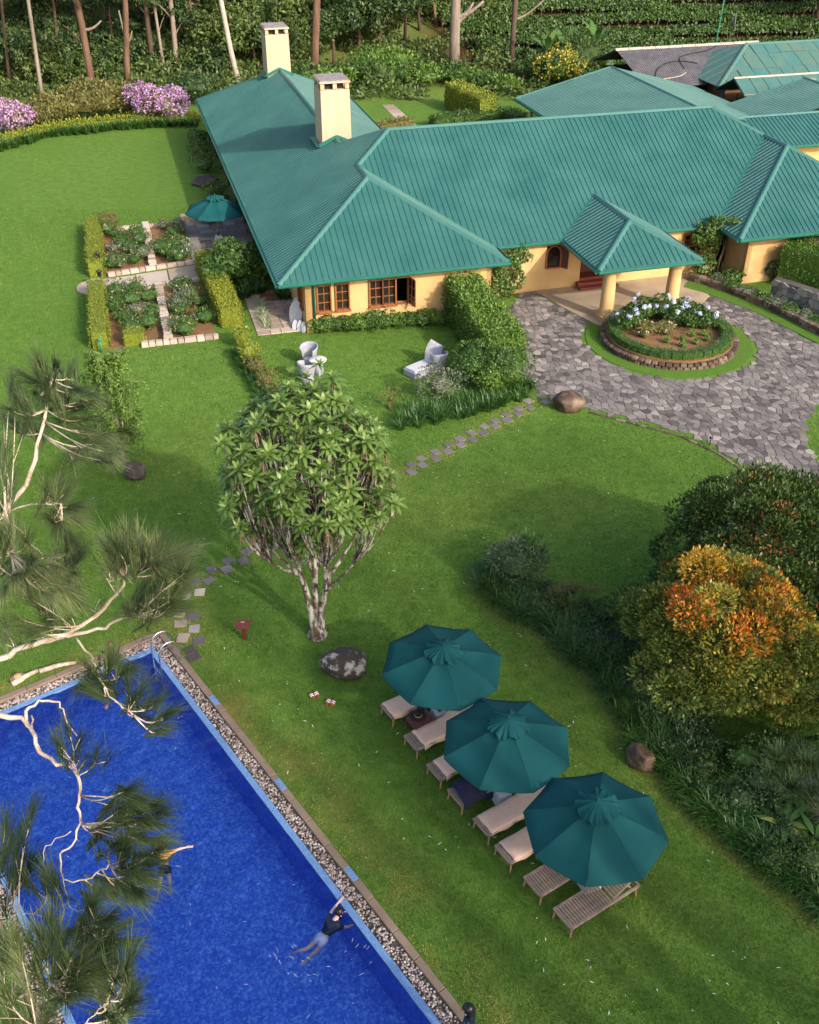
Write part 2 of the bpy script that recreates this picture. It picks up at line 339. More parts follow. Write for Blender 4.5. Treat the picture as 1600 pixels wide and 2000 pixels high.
def core(mb, r, c=(0, 0, 0), k=.6, seg=10, rng=random, zlow=None):
    "rough inner body of a bush, so that it is not see-through"
    vs_ = []; rows = 6
    for i in range(rows+1):
        ph = -math.pi/2+math.pi*i/rows
        for j in range(seg):
            th = 2*math.pi*j/seg; q = k*rng.uniform(.85, 1.1)
            z = c[2]+r[2]*q*math.sin(ph)
            vs_.append((c[0]+r[0]*q*math.cos(ph)*math.cos(th), c[1]+r[1]*q*math.cos(ph)*math.sin(th), max(z, zlow) if zlow is not None else z))
    fs = [(i*seg+j, i*seg+(j+1) % seg, (i+1)*seg+(j+1) % seg, (i+1)*seg+j) for i in range(rows) for j in range(seg)]
    mb.add(vs_, fs, .25)
SEED = [100]
def bush(name, label, cat, loc, r, n, leaf, mat, group=None, lumps=14, tint=(0, 1), flowers=None, seed=None, stems=True, up=.35, ratio=.5, coremat=None, cz=None, lr=(.34, .5), flat=.7, corek=.6):
    "a leafy bush: leaves over a lumpy body, stems underneath, blossoms where it flowers"
    SEED[0] += 1; rng = np.random.default_rng(seed or SEED[0])
    o = empty(name, loc, 0); put(o, label, cat, group)
    zc = cz if cz is not None else r[2]*.92
    P, d, k = lump_points(n, r, lumps, rng, zmin=-zc+.02, lr=lr, flat=flat); P = P+[0, 0, zc]
    n2 = len(P); ax = rand_dirs(n2, rng); D = unit(ax-d*np.sum(ax*d, 1, keepdims=True)*.75+d*.45+np.array([0, 0, up])); N = unit(d+rand_dirs(n2, rng)*.55)
    lt = rng.uniform(-.22, .22, lumps)[k]
    T = np.clip(tint[0]+(tint[1]-tint[0])*np.clip(rng.beta(2, 2, n2)+lt, 0, 1), 0, 1)
    L = rng.uniform(.7, 1.3, n2)*leaf; lv = Leaves().diamonds(P, D, N, L, L*ratio, T, cup=.15)
    lv.build('leaves', mat, o)
    mb = MB(); core(mb, r, (0, 0, zc), corek, zlow=.03)
    for i in range(5 if stems else 0):
        a = rng.uniform(0, 6.28); rr = rng.uniform(.05, .2)*min(r[0], r[1]); e = rng.uniform(.35, .6)
        mb.tube([(rr*math.cos(a), rr*math.sin(a), -.05), (r[0]*e*.6*math.cos(a), r[1]*e*.6*math.sin(a), zc*.6), (r[0]*e*math.cos(a), r[1]*e*math.sin(a), zc)], [.03*max(1, r[2]), .02*max(1, r[2]), .01], 5, .3)
    mb.build('stem', coremat or mat, o)
    if flowers:
        fm, fn, fs_, zlo = flowers; Pf, df, _ = lump_points(fn*3, [q*1.04 for q in r], lumps, np.random.default_rng(seed or SEED[0]), zmin=-zc+zlo*2*r[2], lr=lr, flat=flat); Pf = Pf[:fn]+[0, 0, zc]; df = df[:fn]
        fl = Leaves()
        for _ in range(5):
            ax = rand_dirs(len(Pf), rng); fl.diamonds(Pf+ax*fs_*.3, unit(ax+df*.5), unit(df+ax*.4), fs_, fs_*.8, rng.random(len(Pf)))
        fl.build('blossom', fm, o)
    return o
def hedge(name, label, pts, w, h, n_m2, leaf, mat, group=None, wob=.04, cat='hedge', tint=(0, 1), zb=0., kind=None, sidetint=None):
    "clipped hedge along a ground polyline"
    SEED[0] += 1; rng = np.random.default_rng(SEED[0]); pts = [Vector((p[0], p[1], 0)) for p in pts]
    o = empty(name, (pts[0].x, pts[0].y, zb)); put(o, label, cat, group, kind); org = pts[0]; lv = Leaves(); mb = MB()
    for a, b in zip(pts[:-1], pts[1:]):
        d = b-a; L = d.length; d.normalize(); s = Vector((-d.y, d.x, 0)); A = np.array(a-org); dn = np.array(d); sn = np.array(s); up = np.array([0, 0, 1.])
        for (area, fn) in ((L*w, 'top'), (L*h, 's1'), (L*h, 's2'), (w*h, 'e1'), (w*h, 'e2')):
            n = max(4, int(area*n_m2)); x = rng.uniform(0, L, (n, 1)); y = rng.uniform(-w/2, w/2, (n, 1)); z = rng.uniform(.02, h, (n, 1)); j = rng.normal(0, wob, (n, 1)) + .06*np.sin(x*2.1+z*3)*np.cos(x*.9+1)
            if fn == 'top': P = A+dn*x+sn*y+up*(h+j); Nn = np.tile(up, (n, 1))
            elif fn in ('s1', 's2'): q = 1 if fn == 's1' else -1; P = A+dn*x+sn*q*(w/2+j)+up*z; Nn = np.tile(sn*q, (n, 1))
            else: q = 1 if fn == 'e2' else -1; P = A+dn*(L*(q > 0)+q*j)+sn*y+up*z; Nn = np.tile(dn*q, (n, 1))
            ax = rand_dirs(n, rng); D = unit(ax+up*.5+Nn*.4); Nn = unit(Nn+rand_dirs(n, rng)*.6)
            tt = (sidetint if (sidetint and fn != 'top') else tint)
            lv.diamonds(P, D, Nn, leaf*rng.uniform(.7, 1.3, n), leaf*.55, tt[0]+(tt[1]-tt[0])*rng.random(n), cup=.1)
        c = (a+b)/2-org; mb.box((c.x, c.y, h*.46), (L-.02, max(.05, w-.08), h*.9), math.atan2(d.y, d.x), .3)
    lv.build('leaves', mat, o); mb.build('stem', mat, o)
    return o
def tree(name, label, loc, trunk, crown_mesh=None, cat='tree', group=None, mat=None, branches=(), seg=8):
    o = empty(name, loc); put(o, label, cat, group)
    mb = MB(); mb.tube(*trunk, seg); mb.build('trunk', mat, o, True)
    for b in branches: MB().tube(*b, 6).build('branch', mat, o, True)
    return o
def inside(poly, x, y):
    c = False; n = len(poly); j = n-1
    for i in range(n):
        xi, yi = poly[i]; xj, yj = poly[j]
        if (yi > y) != (yj > y) and x < (xj-xi)*(y-yi)/(yj-yi)+xi: c = not c
        j = i
    return c
def inside_np(poly, x, y):
    c = np.zeros(len(x), bool); n = len(poly); j = n-1
    for i in range(n):
        xi, yi = poly[i]; xj, yj = poly[j]
        if yi != yj: c ^= ((yi > y) != (yj > y)) & (x < (xj-xi)*(y-yi)/(yj-yi)+xi)
        j = i
    return c
def smooth_poly(pts, k=4, closed=True):
    n = len(pts); out = []
    for i in range(n if closed else n-1):
        p0, p1, p2, p3 = (Vector(pts[(i+j) % n] if closed else pts[min(max(i+j, 0), n-1)]) for j in (-1, 0, 1, 2))
        for q in range(k):
            t = q/k; out.append(tuple(.5*((2*p1)+(p2-p0)*t+(2*p0-5*p1+4*p2-p3)*t*t+(3*p1-p0-3*p2+p3)*t**3)))
    if not closed: out.append(tuple(pts[-1]))
    return out
def voronoi(x0, x1, y0, y1, s, rng, jit=.42, ax=1.):
    "cells of a jittered grid: list of (centre, polygon)"
    nx = int((x1-x0)/s)+1; ny = int((y1-y0)/s)+1
    pt = {(i, j): (x0+(i+.5+rng.uniform(-jit, jit))*s, y0+(j+.5+rng.uniform(-jit, jit))*s) for i in range(-2, nx+2) for j in range(-2, ny+2)}
    out = []
    for i in range(nx):
        for j in range(ny):
            c = pt[i, j]; poly = [(c[0]-2*s, c[1]-2*s), (c[0]+2*s, c[1]-2*s), (c[0]+2*s, c[1]+2*s), (c[0]-2*s, c[1]+2*s)]
            for di in (-2, -1, 0, 1, 2):
                for dj in (-2, -1, 0, 1, 2):
                    if di == dj == 0: continue
                    q = pt[i+di, j+dj] if (i+di, j+dj) in pt else None
                    if q is None: continue
                    mx, my = (c[0]+q[0])/2, (c[1]+q[1])/2; nx_, ny_ = q[0]-c[0], q[1]-c[1]; res = []
                    for a, b in zip(poly, poly[1:]+poly[:1]):
                        da = (a[0]-mx)*nx_+(a[1]-my)*ny_; db = (b[0]-mx)*nx_+(b[1]-my)*ny_
                        if da <= 0: res.append(a)
                        if (da < 0) != (db < 0) and da != db: t = da/(da-db); res.append((a[0]+(b[0]-a[0])*t, a[1]+(b[1]-a[1])*t))
                    poly = res
                    if len(poly) < 3: break
                if len(poly) < 3: break
            if len(poly) >= 3: out.append((c, poly))
    return out
def shrink(poly, g):
    n = len(poly); cx_ = sum(p[0] for p in poly)/n; cy_ = sum(p[1] for p in poly)/n; out = []
    for p in poly:
        d = math.hypot(p[0]-cx_, p[1]-cy_) or 1; k = max(.2, 1-g/d); out.append((cx_+(p[0]-cx_)*k, cy_+(p[1]-cy_)*k))
    return out
# ------------------------------------------------------------------ ground
PU0, PU1, PV0, PV1 = .42, 7.55, 2.0, 22.96       # outer edge of the pool's coping, pool frame
def xy(p): return (p.x, p.y)
DRIVE = [xy(G(*q)) for q in [(1052, 545), (1010, 585), (985, 612), (1000, 650), (1022, 690), (1020, 730), (1045, 762), (1090, 782), (1150, 800), (1240, 822), (1330, 845), (1400, 876), (1455, 912), (1505, 955), (1545, 990), (1600, 1022), (1700, 1090), (1780, 1060), (1690, 985), (1625, 930), (1585, 880), (1578, 830), (1600, 790), (1700, 760), (1850, 760), (1850, 700), (1700, 700), (1600, 672), (1500, 622), (1420, 586), (1345, 560), (1300, 545)]]
RC = Hh(22.8, 38.45); RR = 3.75                   # round bed
soil_areas = []
def lin(a, b, fine, coarse0, grow=1.35):
    out = [a]; s = fine
    while out[-1] < b: out.append(out[-1]+s)
    return out
gx = sorted(set([-400, -260, -160, -100, -70, -50, -40] + [round(-32+.5*i, 3) for i in range(0, 110)] + [PU0, PU1] + [25+2.5*i for i in range(38)] + [125, 160, 260, 400]))
gy = sorted(set([-300, -150, -80, -40, -20, -10, -4] + [round(-1+.5*i, 3) for i in range(0, 110)] + [PV0, PV1] + [57, 61, 66] + [70+2.5*i for i in range(36)] + [170, 200, 260, 340, 420]))
gx = [v for v in gx if all(abs(v-q) > .05 or v == q for q in (PU0, PU1))]; gy = [v for v in gy if all(abs(v-q) > .05 or v == q for q in (PV0, PV1))]
gv = []; gdry = []; idx = {}
for j, b in enumerate(gy):
    for i, a in enumerate(gx):
        p = Pp(a, b); idx[i, j] = len(gv); gv.append((p.x, p.y, hill(p.x, p.y)))
gf = [(idx[i, j], idx[i+1, j], idx[i+1, j+1], idx[i, j+1]) for j in range(len(gy)-1) for i in range(len(gx)-1)
      if not (gx[i] >= PU0-.01 and gx[i+1] <= PU1+.01 and gy[j] >= PV0-.01 and gy[j+1] <= PV1+.01)]
GVA = np.array(gv)
STEP = [G(*q) for q in [(375, 1150), (400, 1120), (445, 1105), (480, 1085), (520, 1062), (660, 990), (720, 955), (800, 918), (880, 873), (960, 835), (1040, 790), (1075, 770)]] 
STEP2 = [G(*q) for q in [(378, 1160), (372, 1200), (368, 1235), (378, 1275)]]
def seg_dist(x, y, pts):
    d = np.full(len(x), 1e9)
    for a, b in zip(pts[:-1], pts[1:]):
        ax, ay, bx, by = a.x, a.y, b.x, b.y; L2 = (bx-ax)**2+(by-ay)**2
        t = np.clip(((x-ax)*(bx-ax)+(y-ay)*(by-ay))/L2, 0, 1); d = np.minimum(d, np.hypot(x-ax-t*(bx-ax), y-ay-t*(by-ay)))
    return d
BED = [G(*q) for q in [(925, 1120), (935, 1160), (980, 1200), (1040, 1235), (1100, 1280), (1150, 1325), (1190, 1375), (1220, 1440), (1260, 1500), (1310, 1545), (1380, 1620), (1460, 1690), (1540, 1750), (1640, 1830)]]
def dryness(x, y):
    "0 lush, 1 yellow: worn turf beside the pool, along the stepping stones and at the bed's edge"
    pu = x*pc+y*ps; pv = -x*ps+y*pc
    dp = np.where((pv > 0) & (pv < 23.5), np.abs(pu-PU1-.1), 9); dp = np.where(pu < PU1, 9, dp)
    k = np.clip(1-dp/1.5, 0, 1)*np.clip((.6*vnoise(x, y, .9, 3)+.4*vnoise(x, y, .3, 4))*1.9-.4, 0, 1)
    k = np.maximum(k, .55*np.clip(1-seg_dist(x, y, STEP)/.8, 0, 1)*vnoise(x, y, .6, 5)*1.4)
    k = np.maximum(k, .55*np.clip(1-seg_dist(x, y, STEP2)/.8, 0, 1)*vnoise(x, y, .6, 5)*1.4)
    k = np.maximum(k, .75*np.clip(1-seg_dist(x, y, BED)/.4, 0, 1))
    d2 = np.where((pv > 22.9) & (pu < 8), pv-22.95, 9); k = np.maximum(k, .8*np.clip(1-d2/.9, 0, 1)*vnoise(x, y, .7, 8)*1.2)
    k = np.maximum(k, .22*np.clip(vnoise(x, y, 4.2, 11)*.6+vnoise(x, y, 1.7, 12)*.4-.5, 0, .5)*2*((y > 8) & (y < 42)))
    return np.clip(k, 0, 1)
def pale(x, y):
    return np.clip(vnoise(x, y, 5.5, 21)*.45+vnoise(x, y, 1.6, 22)*.30+vnoise(x, y, .38, 23)*.35-.05, 0, 1)
me = bpy.data.meshes.new('ground'); me.from_pydata(gv, [], gf)
near = GVA[:, 1] < 90
a = me.attributes.new('dry', 'FLOAT', 'POINT'); a.data.foreach_set('value', np.where(near, dryness(GVA[:, 0], GVA[:, 1]), .25).astype(np.float32))
a = me.attributes.new('pale', 'FLOAT', 'POINT'); a.data.foreach_set('value', pale(GVA[:, 0], GVA[:, 1]).astype(np.float32))
a = me.attributes.new('wild', 'FLOAT', 'POINT'); a.data.foreach_set('value', np.clip((GVA[:, 1]-np.where(GVA[:, 0] > -14, 95.5, 88))/3, 0, 1).astype(np.float32))
a = me.attributes.new('tea', 'FLOAT', 'POINT'); a.data.foreach_set('value', (np.clip((GVA[:, 0]-.5)/3, 0, 1)*np.clip((GVA[:, 1]-91)/2, 0, 1)).astype(np.float32))
m, t, b = _nodes('lawn'); L = t.links; N = t.nodes
def anode(n): q = N.new('ShaderNodeAttribute'); q.attribute_name = n; return q.outputs['Fac']
def mixc(f, c1, c2):
    q = N.new('ShaderNodeMix'); q.data_type = 'RGBA'
    for s_, v_ in ((0, f), (6, c1), (7, c2)):
        if isinstance(v_, (tuple, float, int)): q.inputs[s_].default_value = (*v_, 1) if isinstance(v_, tuple) else v_
        else: L.new(v_, q.inputs[s_])
    return q.outputs[2]
def nz(scale, lo, hi, detail=6):
    g_ = N.new('ShaderNodeNewGeometry'); q = N.new('ShaderNodeTexNoise'); q.inputs['Scale'].default_value = scale; q.inputs['Detail'].default_value = detail; q.inputs['Roughness'].default_value = .7
    r_ = N.new('ShaderNodeMapRange'); r_.inputs[1].default_value = lo; r_.inputs[2].default_value = hi
    L.new(g_.outputs['Position'], q.inputs['Vector']); L.new(q.outputs[0], r_.inputs[0]); return r_.outputs[0]
c = mixc(anode('pale'), (.052, .130, .013), (.172, .262, .048))
c = mixc(nz(2.2, .42, .62, 6), c, (.046, .116, .011)); c = mixc(nz(14, .35, .7, 8), c, (.070, .158, .018)); c = mixc(nz(55, .45, .75, 4), c, (.180, .272, .052))
mm = N.new('ShaderNodeMath'); mm.operation = 'MULTIPLY'; L.new(anode('dry'), mm.inputs[0]); L.new(nz(7, .38, .62, 9), mm.inputs[1]); c = mixc(mm.outputs[0], c, (.30, .22, .07))
wildc = mixc(nz(.35, .35, .65), (.09, .135, .03), (.16, .20, .05)); wildc = mixc(nz(1.6, .5, .72), wildc, (.18, .085, .035)); wildc = mixc(anode('tea'), wildc, mixc(nz(.9, .4, .65), (.035, .020, .011), (.09, .040, .018)))
c = mixc(anode('wild'), c, wildc)
L.new(c, b.inputs['Base Color']); b.inputs['Roughness'].default_value = .9; b.inputs['Specular IOR Level'].default_value = .15
gg = N.new('ShaderNodeNewGeometry'); q = N.new('ShaderNodeTexNoise'); q.inputs['Scale'].default_value = 30; q.inputs['Detail'].default_value = 9; bp = N.new('ShaderNodeBump'); bp.inputs['Strength'].default_value = .9; bp.inputs['Distance'].default_value = .05
L.new(gg.outputs['Position'], q.inputs['Vector']); L.new(q.outputs[0], bp.inputs['Height']); L.new(bp.outputs[0], b.inputs['Normal'])
M['lawn'] = m; me.materials.append(m); me.polygons.foreach_set('use_smooth', [True]*len(me.polygons)); me.update()
put(link('ground', me), 'mown green lawn and the grassy slope behind the house', kind='structure')

# ------------------------------------------------------------------ pool
m, t, b = _nodes('pool_mosaic_ripples'); L = t.links
g_ = t.nodes.new('ShaderNodeNewGeometry'); vo = t.nodes.new('ShaderNodeTexVoronoi'); vo.inputs['Scale'].default_value = 22
no = t.nodes.new('ShaderNodeTexNoise'); no.inputs['Scale'].default_value = 6.5; no.inputs['Detail'].default_value = 9; no.inputs['Distortion'].default_value = 1.4  # distorted noise paints the water's ripple light into the tile colour
L.new(g_.outputs['Position'], vo.inputs['Vector']); L.new(g_.outputs['Position'], no.inputs['Vector'])
ad = t.nodes.new('ShaderNodeMix'); ad.inputs[0].default_value = .7
L.new(vo.outputs['Color'], ad.inputs[2]); L.new(no.outputs[0], ad.inputs[3])
r = t.nodes.new('ShaderNodeValToRGB'); e = r.color_ramp.elements; e[0].position = .30; e[0].color = (.030, .095, .52, 1); e[1].position = .50; e[1].color = (.060, .185, .72, 1); x = e.new(.70); x.color = (.22, .44, .88, 1)
L.new(ad.outputs[0], r.inputs[0]); L.new(r.outputs[0], b.inputs['Base Color']); b.inputs['Roughness'].default_value = .35
M['pooltile'] = m
M['rim'] = surf('pale_blue_mosaic', (.085, .19, .43), (.20, .33, .52), 28, .45, bump=.1, bscale=60, coord='Position', detail=3)
m, t, b = _nodes('pool_water'); L = t.links; t.nodes.remove(b)
tr = t.nodes.new('ShaderNodeBsdfTransparent'); tr.inputs[0].default_value = (.74, .86, .98, 1); gl = t.nodes.new('ShaderNodeBsdfGlossy'); gl.inputs['Roughness'].default_value = .03
fr = t.nodes.new('ShaderNodeFresnel'); fr.inputs[0].default_value = 1.33; mx = t.nodes.new('ShaderNodeMixShader')
g_ = t.nodes.new('ShaderNodeNewGeometry'); n1 = t.nodes.new('ShaderNodeTexNoise'); n1.inputs['Scale'].default_value = 9; n1.inputs['Detail'].default_value = 6; n1.inputs['Distortion'].default_value = 1.6
bp = t.nodes.new('ShaderNodeBump'); bp.inputs['Strength'].default_value = .4; bp.inputs['Distance'].default_value = .02
L.new(g_.outputs['Position'], n1.inputs['Vector']); L.new(n1.outputs[0], bp.inputs['Height']); L.new(bp.outputs[0], gl.inputs['Normal']); L.new(bp.outputs[0], fr.inputs['Normal'])
L.new(fr.outputs[0], mx.inputs[0]); L.new(tr.outputs[0], mx.inputs[1]); L.new(gl.outputs[0], mx.inputs[2]); L.new(mx.outputs[0], t.nodes['Material Output'].inputs[0])
M['water'] = m
# widths measured across the long edge: coping .2, pebble channel .3, mosaic rim .22
CW, GW, TW = .19, .33, .16
def ring(mb, o_, i_, z0, z1, tint=.5):
    "rectangular frame between outer (u0,u1,v0,v1) and inner, top at z1"
    a0, a1, b0, b1 = o_; c0, c1, d0, d1 = i_
    for x0, x1, y0, y1 in ((a0, c0, b0, b1), (c1, a1, b0, b1), (c0, c1, b0, d0), (c0, c1, d1, b1)):
        mb.prism([xy(Pp(x0, y0)), xy(Pp(x1, y0)), xy(Pp(x1, y1)), xy(Pp(x0, y1))], z0, z1, tint)
def rect(k): return (PU0+k, PU1-k, PV0+k, PV1-k)
pool = empty('swimming_pool', Pp(4, 12)); put(pool, 'deep blue mosaic swimming pool with pebble channel', 'pool', kind='structure')
inv = Matrix.Translation(-Pp(4, 12))
def pbuild(mb, name, mat, smooth=False): return mb.build(name, mat, pool, smooth, inv)
# coping stones, one by one
cid = 0
for side in range(4):
    if side in (0, 1): u0, u1 = ((PU0, PU0+CW), (PU1-CW, PU1))[side]; a, bnd = PV0, PV1
    else: u0, u1 = ((PV0, PV0+CW), (PV1-CW, PV1))[side-2]; a, bnd = PU0+CW, PU1-CW
    while a < bnd-.05:
        L_ = min(random.uniform(.75, 1.1), bnd-a)
        if bnd-a-L_ < .3: L_ = bnd-a
        mb = MB(); g0 = .006; dz = random.uniform(-.004, .004); du = random.uniform(-.006, .006)
        q = [(u0+g0, a+g0), (u1-g0+du, a+g0), (u1-g0+du, a+L_-g0), (u0+g0, a+L_-g0)]
        if side > 1: q = [(y_, x_) for x_, y_ in q]
        mb.prism([xy(Pp(*k)) for k in q], -.3, .035+dz, random.random(), .012); pbuild(mb, 'coping_stone', M['coping']); a += L_
mb = MB(); ring(mb, rect(CW), rect(CW+GW), -.4, -.06); pbuild(mb, 'pebble_channel', M['joint'])
# mosaic rim with blue drain tiles in the coping
mb = MB(); ring(mb, rect(CW+GW), rect(CW+GW+TW), -.10, -.02); pbuild(mb, 'mosaic_rim', M['rim'])
for v_ in (19.2, 15.6, 12.4):
    mb = MB(); mb.prism([xy(Pp(PU1-CW+.03, v_)), xy(Pp(PU1-.02, v_)), xy(Pp(PU1-.02, v_+.4)), xy(Pp(PU1+.03-CW, v_+.4))], .0, .043, .5, .004); pbuild(mb, 'blue_tile', M['rim'])
i_ = rect(CW+GW+TW); mb = MB(); zb = -1.15
for q in (((i_[0], i_[2]), (i_[1], i_[2])), ((i_[1], i_[2]), (i_[1], i_[3])), ((i_[1], i_[3]), (i_[0], i_[3])), ((i_[0], i_[3]), (i_[0], i_[2]))):
    A, B = Pp(*q[0]), Pp(*q[1]); s_ = .004
    mb.add([(A.x, A.y, zb), (B.x, B.y, zb), (B.x, B.y, -.10), (A.x, A.y, -.10)], [(0, 1, 2, 3)])
mb.add([(*xy(Pp(i_[0], i_[2])), zb), (*xy(Pp(i_[1], i_[2])), zb), (*xy(Pp(i_[1], i_[3])), zb), (*xy(Pp(i_[0], i_[3])), zb)], [(0, 1, 2, 3)])
inn = Matrix.Identity(4); pbuild(mb, 'basin', M['pooltile'])
# water surface: small real waves, rings spreading from the two swimmers
k_ = .004; nu, nv = 76, 230; U = np.linspace(i_[0]+k_, i_[1]-k_, nu); Vv = np.linspace(i_[2]+k_, i_[3]-k_, nv); UU, VV = np.meshgrid(U, Vv); X = UU*pc-VV*ps; Y = UU*ps+VV*pc
Zw = np.zeros_like(X); rg = np.random.default_rng(3)
for q in range(22):
    th = rg.uniform(0, 6.28); kf = rg.uniform(5, 19); Zw += .050/kf*np.sin(kf*(X*math.cos(th)+Y*math.sin(th))+rg.uniform(0, 6.28))
for (sx_, sy_, am) in ((*xy(G(640, 1812)), .03), (*xy(G(318, 1675)), .022)):
    rd = np.hypot(X-sx_, Y-sy_); Zw += am*np.sin(rd*13)*np.exp(-((rd-.9)/.75)**2)
Zw = np.clip(Zw, -.024, .024); VW = np.stack([X, Y, Zw-.045], 2).reshape(-1, 3)
FW = [(j*nu+i, j*nu+i+1, (j+1)*nu+i+1, (j+1)*nu+i) for j in range(nv-1) for i in range(nu-1)]; me = bpy.data.meshes.new('water'); me.from_pydata(VW.tolist(), [], FW); me.materials.append(M['water']); me.polygons.foreach_set('use_smooth', [True]*len(me.polygons)); me.update()
put(link('water', me), 'rippled blue water filling the swimming pool', kind='structure')
# pebbles
ico = bmesh.new(); bmesh.ops.create_icosphere(ico, subdivisions=1, radius=1); IV = np.array([v.co[:] for v in ico.verts]); IF = np.array([[v.index for v in f.verts] for f in ico.faces]); ico.free()
o0 = rect(CW); i0 = rect(CW+GW); pts = []
n = 15000; q = RNG.uniform(0, 1, (n, 2)); uu = PU0+q[:, 0]*(PU1-PU0); vv = PV0+q[:, 1]*(PV1-PV0)
k = (uu > o0[0]+.02) & (uu < o0[1]-.02) & (vv > o0[2]+.02) & (vv < o0[3]-.02) & ~((uu > i0[0]-.02) & (uu < i0[1]+.02) & (vv > i0[2]-.02) & (vv < i0[3]+.02)); uu, vv = uu[k], vv[k]
extra = []
for side in range(4):
    n = 2600 if side < 2 else 1000
    if side == 0: extra.append((RNG.uniform(o0[0]+.02, i0[0]-.02, n), RNG.uniform(o0[2], o0[3], n)))
    if side == 1: extra.append((RNG.uniform(i0[1]+.02, o0[1]-.02, n), RNG.uniform(o0[2], o0[3], n)))
    if side == 2: extra.append((RNG.uniform(o0[0], o0[1], n), RNG.uniform(i0[3]+.02, o0[3]-.02, n)))
uu = np.concatenate([uu]+[e_[0] for e_ in extra]); vv = np.concatenate([vv]+[e_[1] for e_ in extra])
k = vv > 6; uu, vv = uu[k], vv[k]; n = len(uu)
sc = RNG.uniform(.016, .036, (n, 1, 1))*np.stack([RNG.uniform(.8, 1.4, n), RNG.uniform(.8, 1.3, n), RNG.uniform(.5, .9, n)], 1)[:, None, :]
an = RNG.uniform(0, 6.28, n); Rm = np.stack([np.cos(an), -np.sin(an), np.sin(an), np.cos(an)], 1).reshape(n, 2, 2)
V = IV[None]*sc; V[:, :, :2] = np.einsum('nij,nkj->nki', Rm, V[:, :, :2])
V[:, :, 0] += (uu*pc-vv*ps)[:, None]; V[:, :, 1] += (uu*ps+vv*pc)[:, None]; V[:, :, 2] += RNG.uniform(-.05, -.015, n)[:, None]
lv = Leaves(); lv.raw(V, (np.arange(n)[:, None, None]*len(IV)+IF[None]).reshape(-1, 3), np.repeat(RNG.random(n), len(IV)))
put(lv.build('pebbles', M['pebble']), 'pale and brown pebbles filling the channel round the pool', kind='stuff')
# steel ladder at the far right corner
lad = empty('pool_ladder', Pp(7.0, 21.65)); put(lad, 'stainless steel pool ladder at the pool corner', 'ladder')
for dv in (-.27, .27):
    mb = MB(); pts_ = [(.42, dv, -.05), (.42, dv, .35), (.40, dv, .62), (.30, dv, .80), (.12, dv, .86), (-.06, dv, .80), (-.16, dv, .62), (-.19, dv, .35), (-.20, dv, -.95)]
    pts_ = smooth_poly(pts_, 3, False); rm = Matrix.Rotation(PA, 4, 'Z'); mb.tube([rm @ Vector(q) for q in pts_], .022, 8); mb.build('rail', M['steel'], lad, True)
for z in (-.22, -.5, -.78):
    mb = MB(); mb.box(Matrix.Rotation(PA, 4, 'Z') @ Vector((-.2, 0, z)), (.09, .54, .03), PA); mb.build('rung', M['steel'], lad)

# ------------------------------------------------------------------ driveway of crazy paving
drv = smooth_poly(DRIVE, 3)
mb = MB(); drive_obj = empty('driveway', (0, 0, 0)); put(drive_obj, 'forecourt of grey crazy paving round the flower bed', kind='structure')
jb = MB()
rr = random.Random(4); xs = [p[0] for p in drv]; ys = [p[1] for p in drv]; cells = []
POR = [Hh(19.0, 45.6), Hh(19.6, 43.2), Hh(20.3, 41.0), Hh(20.6, 40.6), Hh(24.9, 40.6), Hh(27.2, 42.6), Hh(27.6, 45.6)]; POR = [xy(p) for p in POR]
for c_, poly in voronoi(min(xs), max(xs), min(ys), max(ys), .30, rr, .49):
    if not inside(drv, *c_) or inside(POR, *c_): continue
    if math.hypot(c_[0]-RC.x, c_[1]-RC.y) < RR+.12: continue
    if max(math.hypot(p[0]-c_[0], p[1]-c_[1]) for p in poly) > .55: continue
    jb.add([(p[0], p[1], .012) for p in poly], [tuple(range(len(poly)))]); cells.append((c_, shrink(poly, .013+rr.random()*.009)))
jb.build('joint_bed', M['joint'], drive_obj)
def in_frame(p, mg=20):
    z = p.y*cp-(p.z-CAM_H)*sp; u = 800+FPX*p.x/z; v = 1000+FPX*(-p.y*sp-(p.z-CAM_H)*cp)/z
    return -mg < u < 1600+mg and -mg < v < 2000+mg
cells.sort(key=lambda q: (not in_frame(Vector((*q[0], 0)), -5), q[0][1]))
rest = MB()
for i, (c_, poly) in enumerate(cells):
    tn = min(1, max(0, rr.gauss(.47, .24))); z1 = .024+rr.uniform(0, .010)
    if i < 290:
        mb = MB(); mb.prism([(p[0]-c_[0], p[1]-c_[1]) for p in poly], .0, z1, tn, .008); mb.build('paving_stone', M['flag'], drive_obj, False, Matrix.Translation((c_[0], c_[1], 0)))
    else: rest.prism(poly, .0, z1, tn, .008)
put(rest.build('paving_stones', M['flag'], drive_obj), kind='stuff')
# porch floor
mb = MB(); mb.prism(POR, -.1, .045, .5, .01); put(mb.build('porch_floor', M['concrete']), 'tan concrete floor slab under the entrance porch', kind='structure')

